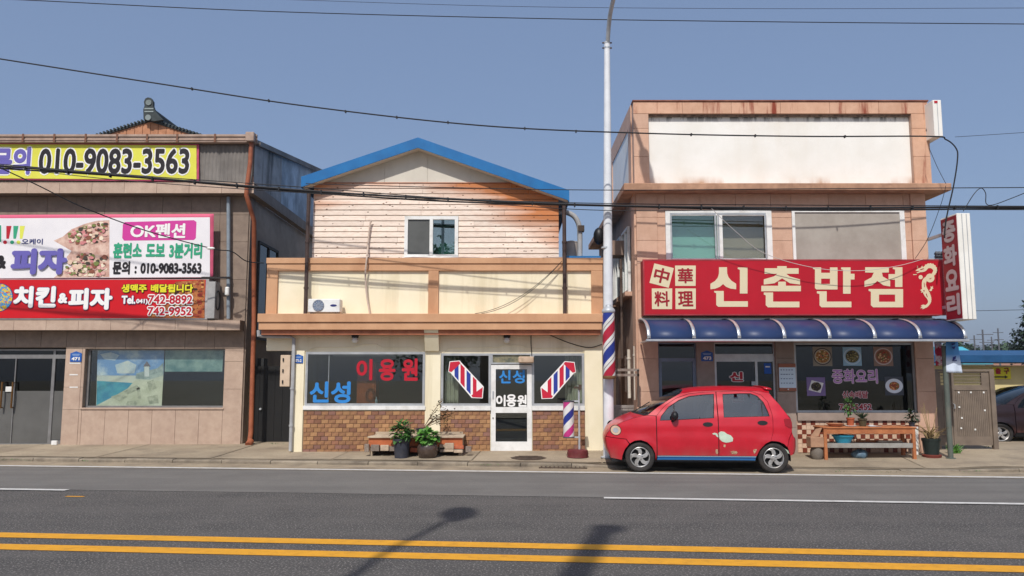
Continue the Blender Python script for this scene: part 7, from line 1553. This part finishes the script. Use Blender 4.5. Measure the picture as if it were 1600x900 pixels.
# courtyard concrete and distance
def far_house(px0, px1, py0, py1, Y, wc, rc_, label):
    a = R(px0, py0, px1, py1, Y); h = a[3]; t_ = thing('far_house', label, 'house', ((a[0] + a[1]) / 2, Y, 0)); rz = (h - 1.69) * .3 + .6
    MB().box(a[0] + .3, a[1] - .3, Y, Y + 8, 0, h - rz).build('wall', mat('far_wall', wc, tint_pair(wc, .9), scale=1, rough=.9), t_)
    MB().prism([(Y - .6, h - rz), (Y + 3.5, h), (Y + 8.6, h - rz), (Y + 8.6, h - rz - .15), (Y - .6, h - rz - .15)], 0, 1, fn=lambda u_, v, w_: (a[0] + (a[1] - a[0]) * v, u_, w_)).build('roof', mat('far_roof', rc_, tint_pair(rc_, .9), scale=1, rough=.7), t_)
    for k in range(3): xw = a[0] + (a[1] - a[0]) * (.2 + .28 * k); MB().box(xw, xw + 1.1, Y - .03, Y - .001, h - rz - 1.6, h - rz - .5).build('window', plain('far_window', s3(60, 70, 80), .3), t_)
far_house(1498, 1545, 539, 600, 62, s3(220, 215, 205), s3(80, 170, 190), 'far house with turquoise roof behind the yellow house')
far_house(1552, 1640, 553, 600, 90, s3(200, 190, 175), s3(150, 110, 90), 'far house with brown roof right of the turquoise one')
far_house(1440, 1500, 545, 600, 110, s3(205, 200, 190), s3(110, 120, 130), 'far grey-roofed house behind the awning end')
utm = plain('far_pole', s3(90, 92, 98), .8)
for i, (px, p1, Y, lab) in enumerate(((1535, 515, 70, 'far utility pole with crossarms left of the lamp-like one'), (1559, 513, 80, 'far utility pole right of centre above the yellow house'), (1522, 524, 85, 'short far pole leftmost above the yellow house'), (1549, 526, 95, 'short far pole between the two taller far poles'))):
    b_ = U(px, p1, Y); t = thing('utility_pole', lab, 'utility pole', (b_[0], Y, 0), group='far utility poles'); MB().tube([(b_[0], Y, 0), (b_[0], Y, b_[1])], .10, 8, r2=.07).build('pole', utm, t)
    for k in range(2): MB().box(b_[0] - (.5 if k == 0 else .3) , b_[0] + (.9 if i % 2 == 0 else .5), Y - .06, Y + .06, b_[1] - .46 - k * .7, b_[1] - .4 - k * .7).build('crossarm', utm, t)
hillm = mat('wooded_hill', s3(70, 92, 70), s3(54, 74, 56), scale=.05, rough=1)
mb = MB(); mb.grid(lambda u_, v: (-900 + 2200 * u_, 520 + 260 * v + 40 * math.sin(u_ * 9), (8 + 13 * (1 + math.sin(u_ * 23 + .6) * .5 + math.sin(u_ * 51) * .25)) * math.sin(min(1, v * 1.2) * 1.5708) - .5), 160, 10); struct(mb.build('hills', hillm, None, 'all'))
# tree with layered boughs at the right edge
def tree(name, label, x, y, h, cr, m, n_cl, leaf_ln, trunk_h=.35, seed=1, flat=.6):
    rd = random.Random(seed); t_ = thing(name, label, 'tree', (x, y, 0)); tk = MB(); tk.tube([(x, y, 0), (x + .1, y, h * .4), (x - .05, y, h * .75), (x, y, h * .95)], [.22 * h / 8, .17 * h / 8, .1 * h / 8, .03], 8); fo = MB()
    for k in range(n_cl):
        f_ = rd.uniform(trunk_h, 1.0); a = rd.uniform(0, 6.28); rr = cr * (1.05 - f_) ** .6 * rd.uniform(.35, 1); c = Vector((x + rr * math.cos(a), y + rr * math.sin(a), h * f_ + rd.uniform(-.2, .2)))
        if k % 3 == 0: tk.tube([(x, y, h * f_ - rr * .35), c], .035 * h / 8, 5)
        for j in range(42):
            p_ = c + Vector((rd.gauss(0, .38), rd.gauss(0, .38), rd.gauss(0, .38 * flat))) * (cr / 3.0); leaf(fo, p_, Vector((rd.uniform(-1, 1), rd.uniform(-1, 1), rd.uniform(-.6, .6))), Vector((0, 0, 1)), leaf_ln * rd.uniform(.6, 1.2), leaf_ln * .6)
    tk.build('trunk', stemm, t_, 'all'); stuff(fo.build('crown', m, t_))
pinem = mat('pine_green', s3(52, 70, 50), s3(36, 52, 38), scale=2, rough=.8)
q = U(1622, 600, 46); tree('pine_tree', 'dark pine tree rising at the right edge behind the yellow house', q[0], 46, zz(478, 46, 1600), 1.6, pinem, 46, .26, .3, 3, .35)
for i, (px, py, Y) in enumerate(((1490, 541, 120), (1512, 543, 150), (1570, 541, 140), (1588, 544, 130), (1545, 545, 160))):
    q = U(px, py, Y); tree('far_tree', ['rounded far tree just right of the awning end', 'far tree above the turquoise roof', 'far tree beside the right far pole', 'far tree below the pine boughs', 'far tree between the far poles'][i], q[0], Y, q[1], 4.5, mat('far_leaf', s3(72, 92, 66), s3(54, 74, 52), scale=1, rough=.9), 26, 1.0, .15, 10 + i, .8)
# ---------------------------------------------------------------- overhead lines
def wire(label, pts, r, name='overhead_wire', ext=True, group=None):
    P = [Vector(P3(*p)) for p in pts]
    if ext and pts[0][0] <= 60: P = [P[0] + (P[0] - P[1]) * 1.0] + P
    if ext and pts[-1][0] >= 1590: P = P + [P[-1] + (P[-1] - P[-2]) * .6]
    o = MB().tube(smoothpts(P, 10), r, 6).build(name, wirem, None, True); tag(o, label, 'wire', group); return o
wire('topmost dark overhead wire crossing the sky', [(40, 0, 19), (400, 17, 19), (800, 28, 19), (1200, 34, 19), (1600, 37.5, 19)], .011)
wire('faint thin wire above the topmost dark one', [(440, -1, 22), (800, 10, 22), (1200, 13.5, 22), (1600, 12.5, 22)], .006)
w3_ = wire('black cable sagging across the sky and dropping beside the restaurant', [(0, 92, 15.2), (250, 131, 15.2), (480, 166, 15.2), (750, 196, 15.2), (1000, 208, 15.2), (1250, 213, 15.2), (1450, 213, 15.3), (1478, 218, 15.4), (1494, 232, 15.4), (1496, 250, 15.4), (1490, 290, 15.4), (1481, 330, 15.4), (1477, 352, 15.4), (1476, 372, 15.4)], .014)
bpts = [(0, 259, 15.75), (200, 275, 15.75), (480, 298, 15.75), (700, 311, 15.75), (948, 321, 15.75), (1250, 325, 15.6), (1600, 323, 15.4)]
for k, (dy, dd, r_) in enumerate(((0, 0, .021), (2.4, .05, .017), (-3.0, .03, .009), (4.6, -.02, .008))):
    w_o = wire(['thickest cable of the black bundle running past all three buildings', 'second cable of the black bundle, just below the thickest', 'thin cable on top of the black bundle', 'thin lowest cable of the black bundle'][k], [(a_, b_ + dy * (1 + .7 * math.sin(i * 2.3 + k * 1.7)), c_ + dd) for i, (a_, b_, c_) in enumerate(bpts)], r_, group='bundled overhead cables')
    if k == 0: BUNDLE = w_o
wire('thin wire just above the black bundle at the right', [(478, 287, 16.0), (700, 293, 15.8), (948, 297, 15.6), (1250, 295, 15.4), (1600, 293, 15.2)], .009)
wire('service wire slanting down across the pizza banner', [(0, 262, 15.2), (60, 290, 15.6), (130, 324, 16.2), (230, 361, 16.8), (330, 388, 17.3), (362, 393, 17.5), (385, 408, 17.7), (412, 411, 17.9)], .012)
palew = plain('pale_wire', s3(190, 184, 178), .6)
o = wire('pale thin wire drooping over the top of the red restaurant sign', [(1112, 326, 15.4), (1150, 362, 15.6), (1195, 396, 15.8), (1270, 418, 15.85), (1340, 423, 15.85), (1400, 416, 15.9), (1442, 405, 16.0)], .006, ext=False); o.data.materials[0] = palew
wire('thin wire from the parapet corner box to the slab edge', [(1452, 232, 16.1), (1465, 262, 16.05), (1478, 287, 16.0)], .006, ext=False)
wire('thin wire hanging from the slab edge to the sign top', [(1478, 290, 16.0), (1470, 320, 16.0), (1450, 372, 16.0), (1430, 404, 16.1)], .006, ext=False)
wire('faint wire leaving the restaurant corner to the right', [(1492, 214, 16.0), (1540, 211, 15.8), (1600, 207, 15.6)], .005)
wire('looping thin wire right of the projecting sign', [(1505, 330, 15.4), (1522, 303, 15.4), (1533, 294, 15.4), (1540, 302, 15.4), (1541, 318, 15.4), (1552, 320, 15.3), (1580, 310, 15.2), (1600, 302, 15.1)], .008)
wire('low far wire above the distant houses', [(1450, 486, 40), (1530, 485.5, 40), (1600, 484, 40)], .014)
for px in range(40, 1600, 66):
    if 930 < px < 965: continue
    i_ = max(k for k in range(len(bpts)) if bpts[k][0] <= px); i_ = min(i_, len(bpts) - 2); a_, b_ = bpts[i_], bpts[i_ + 1]; f_ = (px - a_[0]) / (b_[0] - a_[0]); q = P3(px, a_[1] + (b_[1] - a_[1]) * f_ + .8, a_[2] + (b_[2] - a_[2]) * f_)
    MB().box(q[0] - .012, q[0] + .012, q[1] - .03, q[1] + .05, q[2] - .045, q[2] + .04).build('cable_tie', wirem, BUNDLE)
cl = [(300, 139), (420, 157.5), (540, 174.5), (620, 183.5), (700, 191.5), (820, 201), (900, 205.5), (1080, 210.5), (1180, 212.3), (1320, 213.6)]
for px, py in cl: q = P3(px, py, 15.2); MB().box(q[0] - .012, q[0] + .012, 15.17, 15.23, q[2] - .022, q[2] + .025).build('cable_clip', wirem, w3_)
q = P3(329, 388, 17.25); o = MB().lathe([(.012, -.09), (.03, -.05), (.03, .05), (.012, .09)], q, 10, axis='x').build('insulator', plain('white_porcelain', s3(225, 222, 216), .3), None, True); tag(o, 'white porcelain insulator on the service wire over the banner', 'insulator')
# antenna post at the right building side
q = U(1468, 400, 16.4); t = thing('transformer_bracket', 'grey insulator bracket behind the upper end of the red sign', 'bracket', (q[0], 16.4, q[1]))
MB().box(xR - .05, q[0] + .12, 16.4, 16.45, q[1] - .1, q[1] - .05).build('arm', steel, t)
for k in range(3): MB().lathe([(.02, 0), (.05, .03), (.03, .07), (.05, .1), (.02, .15)], (q[0] - .05 + .06 * k, 16.42, q[1] - .05), 10).build('insulator', utm, t, True)
# ---------------------------------------------------------------- street side behind the viewer (their shadows and reflections are in view)
hx, hy = -2.6, 1.8
t = thing('street_lamp', 'street lamp on the near side whose shadow slants across the road', 'street lamp', (hx - .45, hy - 2.0, .05))
MB().tube([(hx - .45, hy - 2.0, .05), (hx - .45, hy - 2.0, 9.1)], .1, 12, r2=.06).build('post', steel, t, True)
MB().tube(smoothpts([(hx - .45, hy - 2.0, 9.0), (hx - .42, hy - 1.6, 9.6), (hx - .2, hy - .8, 9.9), (hx, hy, 10.0)], 6), .05, 10).build('arm', steel, t, True)
MB().lathe([(.05, -.5), (.2, -.2), (.24, .1), (.15, .42), (.03, .5)], (hx + .05, hy + .2, 10.0), 16, axis='y').build('lamp_head', steel, t, True)
ux_, uy_ = -1.2, -.47
t = thing('utility_pole', 'thick concrete utility pole on the near side whose shadow crosses the yellow lines', 'utility pole', (ux_, uy_, .05))
MB().tube([(ux_, uy_, .05), (ux_, uy_, 12.0)], .2, 16, r2=.13).build('pole', conc, t, True); MB().box(ux_ - .13, ux_ + .22, uy_ - .12, uy_ + .12, 11.7, 11.95).build('crossarm', steel, t)
tree('street_tree', 'broad green tree across the street mirrored in the upper windows', -4.4, -15, 9.6, 3.6, mat('street_leaf', s3(70, 104, 50), s3(50, 82, 38), scale=2, rough=.7), 120, .34, .25, 5, .8)

# weeds along walls and kerb
def weeds(label, spots, n_, hgt):
    mb = MB()
    for px, py in spots:
        x, y = G(px, py, .1)
        for k in range(n_): xx_, yy_ = x + random.gauss(0, .07), y + random.gauss(0, .03); leaf(mb, Vector((xx_, yy_, walk_z(xx_, yy_) + .005)), Vector((random.uniform(-.7, .7), random.uniform(-.7, .7), 1)), Vector((0, 0, 1)), random.uniform(.4, 1) * hgt, .012, .4)
    o = stuff(mb.build('weeds', leaf_g)); o['label'] = label
weeds('sparse weeds along the foot of the house fronts', [(430, 700), (462, 704), (556, 705), (912, 705), (925, 705), (1246, 712), (1275, 711), (1545, 706), (250, 696), (372, 697)], 10, .07)
weeds('dry weeds in the kerb joint', [(6, 717), (22, 717), (45, 718), (130, 719), (1310, 730), (1390, 731), (1520, 732), (760, 725)], 8, .05)
# summer haze over the plain: far roofs and hills fade
hm = bpy.data.materials.new('haze_air'); hm.use_nodes = True; n = hm.node_tree.nodes; n.remove(n['Principled BSDF'])
pv = n.new('ShaderNodeVolumePrincipled'); pv.inputs['Color'].default_value = (.80, .86, .95, 1); pv.inputs['Density'].default_value = .0005; pv.inputs['Anisotropy'].default_value = .2
hm.node_tree.links.new(pv.outputs[0], n['Material Output'].inputs['Volume'])
stuff(MB().box(-1600, 1600, -500, 3100, -1.1, 46).build('haze', hm))
